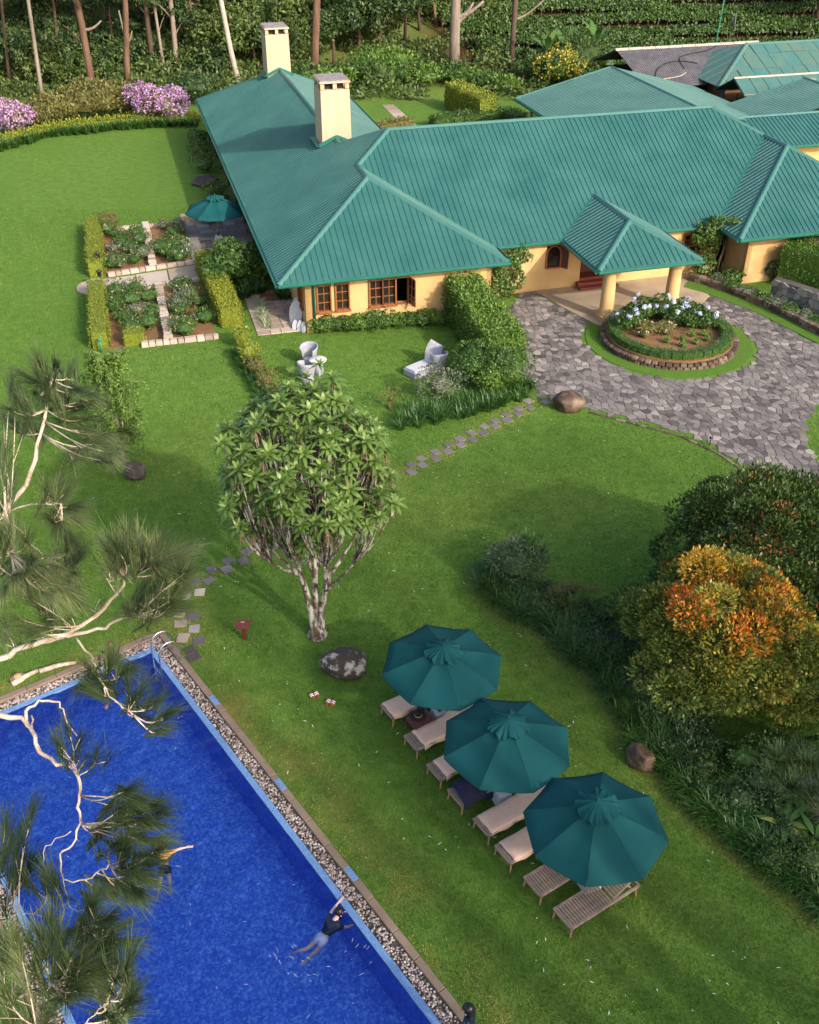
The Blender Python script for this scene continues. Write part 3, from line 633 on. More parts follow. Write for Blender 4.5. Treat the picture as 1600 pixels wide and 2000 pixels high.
# ------------------------------------------------------------------ stepping stones across the lawn
st = empty('stepping_stone_path', STEP[0]); put(st, 'path of paired square stepping stones crossing the lawn', kind='structure')
def stone_at(p, rz, w=.42, d=.36, mat='paleflag', tn=None):
    mb = MB(); w *= random.uniform(.88, 1.1); d *= random.uniform(.88, 1.1)
    q = [(-w/2, -d/2), (w/2, -d/2), (w/2, d/2), (-w/2, d/2)]; q = [(a+random.uniform(-.02, .02), b+random.uniform(-.02, .02)) for a, b in q]
    mb.prism(q, -.03, .022+random.uniform(0, .012), random.random() if tn is None else tn, .01)
    return mb.build('stepping_stone', M[mat], st, False, Matrix.Translation(Vector((p.x, p.y, 0))-STEP[0]) @ Matrix.Rotation(rz, 4, 'Z'))
SP = [(1067, 786), (1057, 774), (1032, 783), (1034, 797), (1012, 798), (1012, 809), (990, 810), (990, 821), (967, 822), (968, 833), (946, 833), (945, 846), (921, 845), (923, 858), (898, 858), (900, 870), (875, 869), (875, 882), (850, 883), (851, 896), (823, 896), (825, 909), (802, 908), (803, 922),
      (535, 1068), (511, 1075), (481, 1078), (446, 1095), (476, 1095), (414, 1113), (443, 1113), (408, 1134), (380, 1138), (390, 1157), (362, 1165), (352, 1198), (378, 1205), (353, 1218), (379, 1228), (357, 1246), (388, 1252)]
for i, q in enumerate(SP):
    if i < 33: stone_at(G(*q), R(38)+random.uniform(-.1, .1), .36, .36, 'flag', random.uniform(.3, .62))
    else: stone_at(G(*q), R(3)+random.uniform(-.08, .08), .36, .36, 'paleflag' if i % 2 else 'flag')
for q in ((371, 1271), (379, 1284)): stone_at(G(*q), R(35), .34, .3, 'flag', .0)
for q in ((700, 968), (670, 985), (640, 1003), (655, 998), (600, 1025), (570, 1040)): stone_at(G(*q), R(38), .40, .40, 'flag', .3)
# ------------------------------------------------------------------ the bungalow
ZE, K = 2.7, .515
def roof_face(parent, poly, zf, rib_dir, name='roof_slope', mat='roof', sp_=.29, rib=(.065, .040), frame=Hh, off=0., thick=.05, label=None):
    "one slope of ribbed sheet: plan polygon, height function, ribs running along rib_dir in plan"
    mb = MB(); n = len(poly)
    top = [frame(u, v, zf(u, v)+off) for u, v in poly]; bot = [p-Vector((0, 0, thick)) for p in top]
    bm = bmesh.new(); vv_ = [bm.verts.new(p) for p in top]; f = bm.faces.new(vv_); bmesh.ops.triangulate(bm, faces=[f]); bm.normal_update(); bm.verts.index_update()
    mb.add([v.co for v in bm.verts], [[v.index for v in (f.verts if f.normal.z > 0 else reversed(f.verts))] for f in bm.faces]); 
    mb.add([q.co-Vector((0, 0, thick)) for q in bm.verts], [[v.index for v in (f.verts if f.normal.z < 0 else reversed(f.verts))] for f in bm.faces]); bm.free()
    for i in range(n):
        j = (i+1) % n; mb.add([top[i], top[j], bot[j], bot[i]], [(0, 1, 2, 3)])
    # ribs: lines at fixed w, from edge to edge
    du, dv = rib_dir; W = [-dv*u+du*v for u, v in poly]; w = min(W)+sp_*.5
    w = math.ceil(min(W)/sp_)*sp_+.01
    while w < max(W):
        ts = []
        for i in range(n):
            (u0, v0), (u1, v1) = poly[i], poly[(i+1) % n]; a, b = -dv*u0+du*v0-w, -dv*u1+du*v1-w
            if (a < 0) != (b < 0): k = a/(a-b); ts.append((u0+(u1-u0)*k)*du+(v0+(v1-v0)*k)*dv)
        ts.sort()
        for a, b in zip(ts[::2], ts[1::2]):
            if b-a < .12: continue
            a += .02; b -= .02; P = []
            for s_ in (a, b):
                u, v = du*s_-dv*w, dv*s_+du*w; c = frame(u, v, zf(u, v)+off+.001); sd_ = (frame(u-dv, v+du, 0)-frame(u, v, 0)); 
                for x, z in ((-rib[0]/2, 0), (-rib[0]*.28, rib[1]), (rib[0]*.28, rib[1]), (rib[0]/2, 0)): P.append(c+sd_*x+Vector((0, 0, z)))
            mb.add(P, [(0, 4, 5, 1), (1, 5, 6, 2), (2, 6, 7, 3), (0, 1, 2, 3), (7, 6, 5, 4)])
        w += sp_
    return mb.build(name, M[mat], parent, False, parent.matrix_basis.inverted() if parent else None)
def cap(parent, a, b, w=.30, h=.05, mat='roofcap', name='ridge_cap', lift=.03):
    a, b = Vector(a)+Vector((0, 0, lift)), Vector(b)+Vector((0, 0, lift)); d = (b-a).normalized(); sx = d.cross(Vector((0, 0, 1))).normalized(); up = sx.cross(d)
    mb = MB(); dz = -w*.22
    P = []
    for q in (a, b): P += [q-sx*w/2+up*dz, q-sx*w*.2+up*h*.7, q+up*h, q+sx*w*.2+up*h*.7, q+sx*w/2+up*dz]
    mb.add(P, [(0, 1, 6, 5), (1, 2, 7, 6), (2, 3, 8, 7), (3, 4, 9, 8), (0, 5, 9, 4), (4, 3, 2, 1, 0), (5, 6, 7, 8, 9)])
    return mb.build(name, M[mat], parent, False, parent.matrix_basis.inverted())
def eave(parent, a, b, out, name='gutter', mat='gutter', w=.13, h=.15):
    "gutter along an eave, outward side 'out'"
    a, b, o_ = Vector(a), Vector(b), Vector(out).normalized(); mb = MB()
    P = []
    for q in (a, b):
        q = q+o_*.005
        P += [q+Vector((0, 0, -.03)), q+Vector((0, 0, -h)), q+o_*w*.7+Vector((0, 0, -h)), q+o_*w+Vector((0, 0, -h*.55)), q+o_*w+Vector((0, 0, .01)), q+o_*(w-.02)+Vector((0, 0, .01)), q+o_*(w-.02)+Vector((0, 0, -.06)), q+o_*.03+Vector((0, 0, -.06))]
    n = 8; mb.add(P, [(i, (i+1) % n, n+(i+1) % n, n+i) for i in range(n)]+[tuple(range(n-1, -1, -1)), tuple(range(n, 2*n))])
    return mb.build(name, M[mat], parent, False, parent.matrix_basis.inverted())
HO = Hh(18, 50)
house = empty('bungalow', HO); put(house, 'yellow bungalow with ribbed green hipped roof and two chimneys', 'house'); HINV = Matrix.Translation(-HO)
def hb(mb, name, mat, parent=None, smooth=False): return mb.build(name, M[mat], parent or house, smooth, HINV if parent is None else Matrix.Identity(4))
VM, VB, UL, UR = 45.12, 60.2, 5.74, 39.2; VR = (VM+VB)/2; HM = VR-VM
RL, RRr = UL+HM, UR-HM; ZR = ZE+K*HM
LC, LHW = 11.17, 5.43; VL = 43.04; ZL = ZE+K*LHW; VLF = 79.6
RCu, RHW = 33.85, 5.35; VRW = 42.87; ZRW = ZE+K*RHW
J1 = (LC, VM+LHW); J2 = (LC, VB-LHW); J3 = (RCu, VM+RHW)
F = [([(UL, VL), (LC, VL+LHW), J1, (RL, VR), J2, (LC, VLF-LHW), (UL, VLF)], lambda u, v: ZE+K*(u-UL), (1, 0)),
     ([(UL, VL), (LC+LHW, VL), (LC, VL+LHW)], lambda u, v: ZE+K*(v-VL), (0, 1)),
     ([(LC+LHW, VL), (LC+LHW, VM), J1, (LC, VL+LHW)], lambda u, v: ZE+K*(LC+LHW-u), (1, 0)),
     ([(LC+LHW, VM), (RCu-RHW, VM), J3, (RRr, VR), (RL, VR), J1], lambda u, v: ZE+K*(v-VM), (0, 1)),
     ([(RCu-RHW, VRW), (RCu, VRW+RHW), J3, (RCu-RHW, VM)], lambda u, v: ZE+K*(u-RCu+RHW), (1, 0)),
     ([(RCu-RHW, VRW), (UR, VRW), (RCu, VRW+RHW)], lambda u, v: ZE+K*(v-VRW), (0, 1)),
     ([(UR, VRW), (UR, VB), (RRr, VR), J3, (RCu, VRW+RHW)], lambda u, v: ZE+K*(UR-u), (1, 0)),
     ([(UR, VB), (LC+LHW, VB), J2, (RL, VR), (RRr, VR)], lambda u, v: ZE+K*(VB-v), (0, 1)),
     ([(LC+LHW, VB), (LC+LHW, VLF), (LC, VLF-LHW), J2], lambda u, v: ZE+K*(LC+LHW-u), (1, 0)),
     ([(UL, VLF), (LC, VLF-LHW), (LC+LHW, VLF)], lambda u, v: ZE+K*(VLF-v), (0, 1))]
for poly, zf, d in F: roof_face(house, poly, zf, d)
PC, PHW, PV = 22.75, 2.64, 40.83; KP = .475; ZP = ZE+KP*PHW; vtop = VM+(ZP-ZE)/K
for poly, zf, d in [([(PC-PHW, PV), (PC, PV+PHW), (PC, vtop), (PC-PHW, VM)], lambda u, v: ZE+.02+KP*(u-PC+PHW), (1, 0)),
                    ([(PC+PHW, PV), (PC+PHW, VM), (PC, vtop), (PC, PV+PHW)], lambda u, v: ZE+.02+KP*(PC+PHW-u), (1, 0)),
                    ([(PC-PHW, PV), (PC+PHW, PV), (PC, PV+PHW)], lambda u, v: ZE+.02+KP*(v-PV), (0, 1))]: roof_face(house, poly, zf, d, 'porch_slope')
for a, b in [((UL, VL, ZE), (LC, VL+LHW, ZL)), ((LC+LHW, VL, ZE), (LC, VL+LHW, ZL)), ((LC, VL+LHW, ZL), (*J1, ZL)), ((*J1, ZL), (RL, VR, ZR)), ((RL, VR, ZR), (RRr, VR, ZR)), ((RRr, VR, ZR), (*J3, ZRW)),
             ((*J3, ZRW), (RCu, VRW+RHW, ZRW)), ((RCu-RHW, VRW, ZE), (RCu, VRW+RHW, ZRW)), ((UR, VRW, ZE), (RCu, VRW+RHW, ZRW)), ((*J2, ZL), (LC, VLF-LHW, ZL)), ((RL, VR, ZR), (*J2, ZL)), ((UL, VLF, ZE), (LC, VLF-LHW, ZL)), ((LC+LHW, VLF, ZE), (LC, VLF-LHW, ZL)), ((RRr, VR, ZR), (UR, VB, ZE)),
             ((PC-PHW, PV, ZE+.02), (PC, PV+PHW, ZP+.02)), ((PC+PHW, PV, ZE+.02), (PC, PV+PHW, ZP+.02)), ((PC, PV+PHW, ZP+.02), (PC, vtop, ZP+.02))]:
    cap(house, Hh(*a), Hh(*b))
for a, b in [((LC+LHW, VM, ZE), (*J1, ZL)), ((RCu-RHW, VM, ZE), (*J3, ZRW)), ((LC+LHW, VB, ZE), (*J2, ZL)), ((PC-PHW, VM, ZE), (PC, vtop, ZP)), ((PC+PHW, VM, ZE), (PC, vtop, ZP))]:
    A, B = Hh(*a), Hh(*b); mb = MB(); mb.bar(A+Vector((0, 0, .03)), B+Vector((0, 0, .03)), .16, .012); hb(mb, 'valley_flashing', 'gutter')
hu, hv = Hh(1, 0), Hh(0, 1)
for a, b, o_ in [((UL, VL), (LC+LHW, VL), -hv), ((LC+LHW, VM), (PC-PHW, VM), -hv), ((PC+PHW, VM), (RCu-RHW, VM), -hv), ((RCu-RHW, VRW), (UR, VRW), -hv), ((PC-PHW, PV), (PC+PHW, PV), -hv), ((PC-PHW, PV), (PC-PHW, VM), -hu), ((PC+PHW, PV), (PC+PHW, VM), hu),
                 ((UL, VL), (UL, VLF), -hu), ((LC+LHW, VL), (LC+LHW, VM), hu), ((RCu-RHW, VRW), (RCu-RHW, VM), -hu), ((UR, VRW), (UR, VB), hu), ((LC+LHW, VB), (LC+LHW, VLF), hu)]:
    eave(house, Hh(*a, ZE), Hh(*b, ZE), o_)
# soffits
mb = MB()
for q in ([(UL, VL), (LC+LHW, VL), (LC+LHW, 50), (UL, 50)], [(LC+LHW, VM), (RCu-RHW, VM), (RCu-RHW, 50), (LC+LHW, 50)], [(RCu-RHW, VRW), (UR, VRW), (UR, 50), (RCu-RHW, 50)], [(PC-PHW, PV), (PC+PHW, PV), (PC+PHW, VM), (PC-PHW, VM)], [(UL, 50), (9, 50), (9, VLF), (UL, VLF)]):
    mb.add([Hh(u, v, ZE-.12) for u, v in q], [(3, 2, 1, 0)])
hb(mb, 'soffit', 'wall')
# walls with real openings
def wall(p0, p1, z0, z1, openings=(), th=.25, name='wall', mat='wall'):
    "wall from p0 to p1 (house frame), front face on the line, thickness to its left; openings (s0, s1, za, zb)"
    A, B = Hh(*p0), Hh(*p1); d = B-A; L_ = d.length; d.normalize(); nrm = Vector((-d.y, d.x, 0))
    ss = sorted(set([0, L_]+[q for o_ in openings for q in o_[:2]])); zs = sorted(set([z0, z1]+[q for o_ in openings for q in o_[2:]])); mb = MB()
    for s0, s1 in zip(ss[:-1], ss[1:]):
        for za, zb_ in zip(zs[:-1], zs[1:]):
            if any(o_[0]-1e-4 <= s0 and s1 <= o_[1]+1e-4 and o_[2]-1e-4 <= za and zb_ <= o_[3]+1e-4 for o_ in openings): continue
            P = [A+d*s+nrm*k+Vector((0, 0, z)) for z in (za, zb_) for s, k in ((s0, 0), (s1, 0), (s1, th), (s0, th))]
            mb.add(P, [(0, 1, 5, 4), (3, 2, 1, 0), (4, 5, 6, 7), (1, 2, 6, 5), (2, 3, 7, 6), (3, 0, 4, 7)])
    o = hb(mb, name, mat); return A, d, nrm
def window(A, d, n, s0, s1, z0, z1, cols=2, rows=3, parent=None, frame_w=.065, swing=None, arch=False):
    "wooden casement with muntins and single panes"
    w = empty('window', A+d*((s0+s1)/2)+Vector((0, 0, z0))-HO); w.parent = house; org = w.location+HO; Z = Vector((0, 0, 1))
    f = MB(); i = .10
    for a, b in (((s0, z0), (s1, z0)), ((s0, z1), (s1, z1)), ((s0, z0), (s0, z1)), ((s1, z0), (s1, z1))):
        P0, P1 = A+d*a[0]+Z*a[1]-org-n*.02, A+d*b[0]+Z*b[1]-org-n*.02; e = (P1-P0).normalized()*frame_w/2; f.bar(P0-e, P1+e, .15 if abs(e.z) < 1e-6 else frame_w, frame_w if abs(e.z) < 1e-6 else .15, up=Z if abs(e.z) < 1e-6 else tuple(n))
    for k in range(1, cols): s = s0+(s1-s0)*k/cols; f.bar(A+d*s+Z*z0-org+n*.03, A+d*s+Z*z1-org+n*.03, .03, .05, up=tuple(n))
    for k in range(1, rows): z = z0+(z1-z0)*k/rows; f.bar(A+d*s0+Z*z-org+n*.03, A+d*s1+Z*z-org+n*.03, .05, .03)
    f.build('frame', M['wood'], w)
    si = MB(); si.bar(A+d*(s0-.08)-n*.06+Z*(z0-.05)-org, A+d*(s1+.08)-n*.06+Z*(z0-.05)-org, .14, .05); si.build('sill', M['wood'], w)
    for c_ in range(cols):
        for r_ in range(rows):
            a0, a1 = s0+(s1-s0)*c_/cols+.02, s0+(s1-s0)*(c_+1)/cols-.02; b0, b1 = z0+(z1-z0)*r_/rows+.02, z0+(z1-z0)*(r_+1)/rows-.02
            p = MB(); p.add([A+d*a0+Z*b0+n*.05-org, A+d*a1+Z*b0+n*.05-org, A+d*a1+Z*b1+n*.055-org, A+d*a0+Z*b1+n*.055-org], [(0, 1, 2, 3)]); p.build('pane', M['glass'], w)
    return w
ZT = 2.62
VF = 43.62; U0 = 7.02
wins = []
for (xa, ya, xb, yb) in ((620.5, 551, 647, 599), (656.5, 549, 682.5, 596), (722, 541, 798, 588)):
    ua, _ = on_wall(xa, yb, VF); ub, zb_ = on_wall(xb, yb, VF); wins.append((ua-U0, ub-U0, .98, 2.25))
A, d, n = wall((U0, VF), (15.95, VF), 0, ZT, wins)
window(A, d, n, *wins[0]); window(A, d, n, *wins[1])
s0, s1, z0, z1 = wins[2]; t_ = (s1-s0)/3
window(A, d, n, s0, s0+t_, z0, z1); window(A, d, n, s0+t_, s0+2*t_, z0, z1)
# third casement stands open
wo = empty('window', A+d*(s0+2*t_)+Vector((0, 0, z0))-HO); wo.parent = house; f = MB(); org = wo.location+HO; Z = Vector((0, 0, 1)); q0 = A+d*s1-n*.03
for a, b in ((z0, z0), (z1, z1)): f.bar(A+d*(s0+2*t_)+Z*a-org, A+d*s1+Z*a-org, .12, .06)
f.bar(A+d*s1+Z*z0-org, A+d*s1+Z*z1-org, .06, .12, up=tuple(n)); f.build('frame', M['wood'], wo)
s_ = MB(); od = (-n*.96+d*.28).normalized()
for a in (z0, z0+(z1-z0)/3, z0+(z1-z0)*2/3, z1): s_.bar(q0+Z*a-org, q0+od*t_*.95+Z*a-org, .045, .05)
for k in (0, .5, 1): s_.bar(q0+od*t_*.95*k+Z*z0-org, q0+od*t_*.95*k+Z*z1-org, .045, .05, up=tuple(od))
s_.bar(q0-d*t_*.6+Z*(z0-.0)-org, q0+od*t_*.8+Z*(z0-.02)-org, .02, .02)
s_.build('open_sash', M['wood'], wo)
p = MB(); p.bar(q0+od*.03+Z*(z0+.04)-org, q0+od*t_*.9+Z*(z0+.04)-org, .01, .01); p.add([q0+od*.03+Z*(z0+.03)-org, q0+od*t_*.92+Z*(z0+.03)-org, q0+od*t_*.92+Z*(z1-.03)-org, q0+od*.03+Z*(z1-.03)-org], [(0, 1, 2, 3)]); p.build('pane', M['glass'], wo)
# plinth band, corner downpipe
mb = MB(); p0 = Hh(U0+.38, VF-.07); mb.tube([p0+Vector((0, 0, .05)), p0+Vector((0, 0, 2.45)), Hh(U0+.3, VL+.05, ZE-.12)], .065, 10); hb(mb, 'downpipe', 'gutter', smooth=True)
wall((15.95, VF), (15.95, 45.6), 0, ZT, (), .25)
WV = 45.55
aw = on_wall(1066, 520, WV)[0]; bw = on_wall(1093, 520, WV)[0]; dl = on_wall(1132, 540, WV)[0]; dr_ = on_wall(1196, 540, WV)[0]
A, d, n = wall((15.95, WV), (28.9, WV), 0, ZT, [(aw-15.95, bw-15.95, 1.15, 2.3), (dl-15.95, dr_-15.95, .0, 2.35), (27.0-15.95, 28.2-15.95, 1.2, 2.2)])
# arched window with dark shutter
w = empty('window', A+d*((aw+bw)/2-15.95)+Vector((0, 0, 1.15))-HO); w.parent = house; hwid = (bw-aw)/2; f = MB(); pn = MB(); Z = Vector((0, 0, 1))
pr = [(-hwid, 0), (hwid, 0), (hwid, .72)]+[(hwid*math.cos(a), .72+.42*math.sin(a)) for a in [k*math.pi/10 for k in range(1, 10)]]+[(-hwid, .72)]
for i in range(len(pr)):
    a, b = pr[i], pr[(i+1) % len(pr)]; f.bar(d*a[0]+Z*a[1]-n*.03, d*b[0]+Z*b[1]-n*.03, .07, .10, up=tuple(n))
f.build('frame', M['wood'], w); pn.add([d*a+Z*b+n*.05 for a, b in pr], [tuple(range(len(pr)))]); pn.build('pane', M['glass'], w)
sh = MB(); o1 = d*hwid-n*.04; dd = (-n*.8+d*.6).normalized(); sh.add([o1, o1+dd*hwid*1.2, o1+dd*hwid*1.2+Z*.9, o1+dd*hwid*.5+Z*1.08, o1+Z*1.1, o1+n*.04, o1+dd*hwid*1.2+n*.04, o1+dd*hwid*1.2+Z*.9+n*.04, o1+dd*hwid*.5+Z*1.08+n*.04, o1+Z*1.1+n*.04], [(0, 1, 2, 3, 4), (9, 8, 7, 6, 5), (0, 5, 6, 1), (1, 6, 7, 2), (2, 7, 8, 3), (3, 8, 9, 4)])
sh.build('shutter', M['redwood'], w)
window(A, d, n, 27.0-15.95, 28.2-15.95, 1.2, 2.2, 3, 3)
# entrance: near-black sheet painted as the unlit doorway, red steps
mb = MB(); mb.add([Hh(dl-.1, WV+1.3, 0), Hh(dr_+.1, WV+1.3, 0), Hh(dr_+.1, WV+1.3, 2.5), Hh(dl-.1, WV+1.3, 2.5)], [(0, 1, 2, 3)]); hb(mb, 'hall_dark_sheet', 'dark')
mb = MB(); cdo = Hh((dl+dr_)/2, WV+.9); mb.box((cdo.x, cdo.y, 1.35), (dr_-dl-.2, .06, 2.1), HA); dr = hb(mb, 'door', 'redwood')
for k in range(3):
    mb = MB(); wdt = dr_-dl+.3-.02*k; c_ = Hh((dl+dr_)/2-.05, WV-.45+.32*k); mb.box((c_.x, c_.y, .0+.075+.14*k), (wdt, .36, .15), HA); bevel(hb(mb, 'step', 'redstep'), .015)
mb = MB(); c_ = Hh((dl+dr_)/2, WV+.85); mb.box((c_.x, c_.y, .2), (dr_-dl-.05, 1.0, .4), HA); hb(mb, 'landing', 'redstep')
# right wing
wall((29.65, 45.7), (29.65, 43.75), 0, ZT, (), .25); A, d, n = wall((29.65, 43.75), (38.4, 43.75), 0, ZT, [(3.2, 4.4, 1., 2.2)]); window(A, d, n, 3.2, 4.4, 1., 2.2)
mb = MB(); c_ = Hh(34, 43.75-.03); mb.box((c_.x, c_.y, .22), (8.76, .07, .44), HA); hb(mb, 'plinth', 'wall')
mb = MB(); c_ = Hh(29.62, 44.75); mb.box((c_.x, c_.y, .22), (.07, 1.98, .44), HA); hb(mb, 'plinth', 'wall')
wall((38.4, 43.75), (38.4, 59.4), 0, ZT); wall((38.4, 59.4), (15.8, 59.4), 0, ZT, (), .25); wall((15.8, 59.4), (15.8, 79), 0, ZT, (), .25)
wall((15.8, 79), (7.6, 79), 0, ZT, (), .25)
# left side of the long wing: window by the corner, then the open veranda
ops = [(.5, 1.4, .98, 2.25)]
A, d, n = wall((U0, 50.2), (U0, VF), 0, ZT, [(50.2-43.62-1.55, 50.2-43.62-.55, .98, 2.25)], .25); window(A, d, n, 50.2-43.62-1.55, 50.2-43.62-.55, .98, 2.25)
wall((U0, 50.2), (8.6, 50.2), 0, ZT, (), .2)
vers = [(2+4.2*k, 3.4+4.2*k, .2, 2.3) for k in range(6)]
A, d, n = wall((8.6, 79), (8.6, 50.2), 0, ZT, vers, .25)
for q in vers: window(A, d, n, *q, 2, 4)
for k in range(8):
    mb = MB(); c_ = Hh(6.35, 52+3.8*k); mb.box((c_.x, c_.y, 1.3), (.2, .2, 2.6), HA); hb(mb, 'veranda_post', 'darkwood')
mb = MB(); c_ = Hh(7.5, 64.6); mb.box((c_.x, c_.y, .04), (2.4, 28.6, .1), HA); hb(mb, 'veranda_floor', 'brickwall')
# porch columns
for u, v in ((21.05, 41.48), (24.58, 41.75)):
    c_ = Hh(u, v); mb = MB(); mb.lathe([(.37, .25), (.37, .32), (.335, .36), (.33, .7), (.315, 1.5), (.295, 2.35), (.31, 2.38), (.33, 2.42), (.33, 2.6)], 24, c_); co = hb(mb, 'column', 'wall', smooth=True)
    mb = MB(); mb.box((c_.x, c_.y, .15), (.84, .84, .26), HA); bevel(hb(mb, 'column_base', 'wall'), .02)
mb = MB()
for a, b in (((20.7, 41.5), (25.0, 41.75)), ((21.05, 41.5), (21.05, 45.5)), ((24.6, 41.75), (24.6, 45.5))): mb.bar(Hh(*a, 2.5), Hh(*b, 2.5), .22, .22)
hb(mb, 'porch_beam', 'wall')
# chimneys
def chimney(u0, u1, v0, v1, z0, zt, batter):
    ch = empty('chimney', Hh((u0+u1)/2, (v0+v1)/2, z0)-HO); ch.parent = house; c0 = Hh((u0+u1)/2, (v0+v1)/2, 0); wu, wv = u1-u0, v1-v0
    def rb(k, dz, hgt, tp=1.): q = MB(); q.box((0, 0, dz), (wu*k, wv*k, hgt), HA, taper=tp); return q
    h = zt-z0; rb(1.03, h/2-.28, h-.5, .96).build('shaft', M['chim'], ch)
    zb_ = h-.53; mb = MB()           # short piers carry the cap, a near-black block paints the shade between
    for i in (-1, 0, 1):
        for j in (-1, 1): mb.box(Matrix.Rotation(HA, 4, 'Z') @ Vector((i*(wu*.97-.2)/2, j*(wv*.97-.2)/2, zb_+.18)), (.2, .2, .3), HA)
    for j in (-1, 1): mb.box(Matrix.Rotation(HA, 4, 'Z') @ Vector((j*(wu*.97-.2)/2, 0, zb_+.18)), (.2, .22, .3), HA)
    mb.build('pier', M['chim'], ch)
    q = MB(); q.box((0, 0, zb_+.18), (wu*.97-.5, wv*.97-.45, .3), HA); q.build('flue_dark_fill', M['dark'], ch)
    q = MB(); q.box((0, 0, zb_+.37), (wu*1.05, wv*1.05, .085), HA); q.build('cap_edge', M['chim'], ch)
    q = MB(); q.box((0, 0, zb_+.433), (wu*.99, wv*.99, .04), HA); q.build('cap', M['stonecap'], ch)
chimney(10.43, 12.0, 55.72, 57.6, 3.9, 8.5, 0); chimney(10.3, 11.87, 73.95, 75.95, 3.9, 8.25, 0)
for (u, v, zt_, wd) in ((11.2, 55.72, 5.62, 1.95), (11.1, 73.95, 5.62, 1.85)):    # green flashing round the foot
    mb = MB()
    for s_ in (-1, 1):
        a, b = Hh(u, v-.06, zt_), Hh(u+s_*wd/2, v-.06, zt_-.42); mb.bar(a, b, .12, .16)
    mb.bar(Hh(u-wd/2, v-.08, zt_-.46), Hh(u-wd/2, v+2.0, zt_-.46), .3, .03)
    hb(mb, 'flashing', 'gutter')

# ------------------------------------------------------------------ buildings behind
def shed(name, label, org, parts):
    o = empty(name, org); put(o, label, 'building'); return o
# garage with the long green roof
rb = empty('garage', Hh(35, 66)); put(rb, 'green ribbed gabled outbuilding just behind the main roof ridge', 'building')
eu, ru, v0, v1 = 28.25, 35.5, 58.8, 73.9; zr_ = 4.55; kk = (zr_-2.7)/(ru-eu)
roof_face(rb, [(eu, v0+2.5), (ru, v0), (ru, v1-.3), (eu, v1)], lambda u, v: 2.7+kk*(u-eu), (1, 0)); roof_face(rb, [(ru, v0), (2*ru-eu, v0+2.5), (2*ru-eu, v1), (ru, v1-.3)], lambda u, v: 2.7+kk*(2*ru-eu-u), (1, 0))
cap(rb, Hh(ru, v0, zr_), Hh(ru, v1-.3, zr_)); eave(rb, Hh(eu, v0, 2.7), Hh(eu, v1, 2.7), -hu)
cap(rb, Hh(eu, v1, 2.7), Hh(ru, v1-.3, zr_), .2)
RBI = Matrix.Translation(-Hh(35, 66))
for v in (66, 69.6, 73.2):
    mb = MB(); mb.box(Hh(29.3, v, 1.3), (.16, .16, 2.6), HA); mb.build('post', M['ridgepale'], rb, False, RBI)
mb = MB(); mb.box(Hh(35.8, 66, 1.3), (9, 13.4, 2.6), HA); mb.build('wall', M['wall'], rb, False, RBI)
# right-hand rear wing
rw = empty('rear_wing', Hh(44, 60)); put(rw, 'green ribbed rear wing behind the right end of the house', 'building'); RWI = Matrix.Translation(-Hh(44, 60))
roof_face(rw, [(37.2, 57.2), (50, 57.2), (50, 60.3), (38.4, 60.3)], lambda u, v: 2.7+.36*(v-57.2), (0, 1)); cap(rw, Hh(38.2, 60.3, 3.83), Hh(50, 60.3, 3.83), .25)
roof_face(rw, [(39.0, 60.38), (46.6, 60.38), (46.6, 66.0), (39.0, 66.0)], lambda u, v: 2.85+.24*(u-39.0), (1, 0)); cap(rw, Hh(46.6, 60.2, 4.68), Hh(46.6, 66.0, 4.68), .3); roof_face(rw, [(46.6, 60.38), (54, 60.38), (54, 66), (46.6, 66)], lambda u, v: 4.67-.24*(u-46.6), (1, 0))
eave(rw, Hh(38.5, 57.2, 2.7), Hh(50, 57.2, 2.7), -hv)
mb = MB(); mb.box(Hh(46.5, 61.8, 1.3), (14.4, 7.4, 2.6), HA); mb.build('wall', M['wall'], rw, False, RWI)
# old staff quarters: hipped weathered roof made of sheets
def sheets(parent, poly_fn, rows, mats, zf, gap=.03, inv_=None, th=.02):
    "sheets laid in rows over a rectangle/trapezoid given per row (u0, u1, v0, v1)"
    rr = random.Random(9)
    for (u0, u1, v0, v1) in rows:
        u = u0
        while u < u1-.1:
            w = min(rr.uniform(1.0, 1.3), u1-u); mb = MB(); dz = rr.uniform(0, .03); q = [(u+.02, v0), (u+w-.02, v0), (u+w-.02, v1), (u+.02, v1)]
            top = [Hh(a, b, zf(a, b)+dz) for a, b in q]; mb.add(top+[p-Vector((0, 0, th)) for p in top], [(0, 1, 2, 3), (7, 6, 5, 4), (0, 4, 5, 1), (1, 5, 6, 2), (2, 6, 7, 3), (3, 7, 4, 0)])
            mb.build('roof_sheet', M[rr.choice(mats)], parent, False, inv_); u += w
oq = empty('staff_quarters', Hh(52, 78)); put(oq, 'weathered teal hipped roof building at the far right', 'building'); OI = Matrix.Translation(-Hh(52, 78))
E0, E1, W0, W1, ZQ, KQ = 44.0, 62.0, 72.6, 82.0, 2.9, .42; wm = (W0+W1)/2; hq = wm-W0; zq = ZQ+KQ*hq
sheets(oq, None, [(48.9, E1, wm-1.2, wm), (47.7, E1, wm-2.9, wm-1.25), (46.4, E1, W0+.6, wm-2.95)], ['oldroof', 'oldroof2', 'oldroof2', 'oldroof'], lambda u, v: ZQ+KQ*(v-W0), inv_=OI)
roof_face(oq, [(E0, W0), (E0+hq, wm), (E0, W1)], lambda u, v: ZQ+KQ*(u-E0), (1, 0), 'roof_slope', 'oldroof', sp_=1.1, rib=(.05, .02)); roof_face(oq, [(E0, W0), (E1, W0), (E1, wm), (E0+hq, wm)], lambda u, v: ZQ-.05+KQ*(v-W0), (0, 1), 'roof_underlay', 'oldroof', 3.)
roof_face(oq, [(E0, W1), (E0+hq, wm), (E1, wm), (E1, W1)], lambda u, v: ZQ+KQ*(W1-v), (0, 1), 'roof_slope', 'oldroof', sp_=1.1)
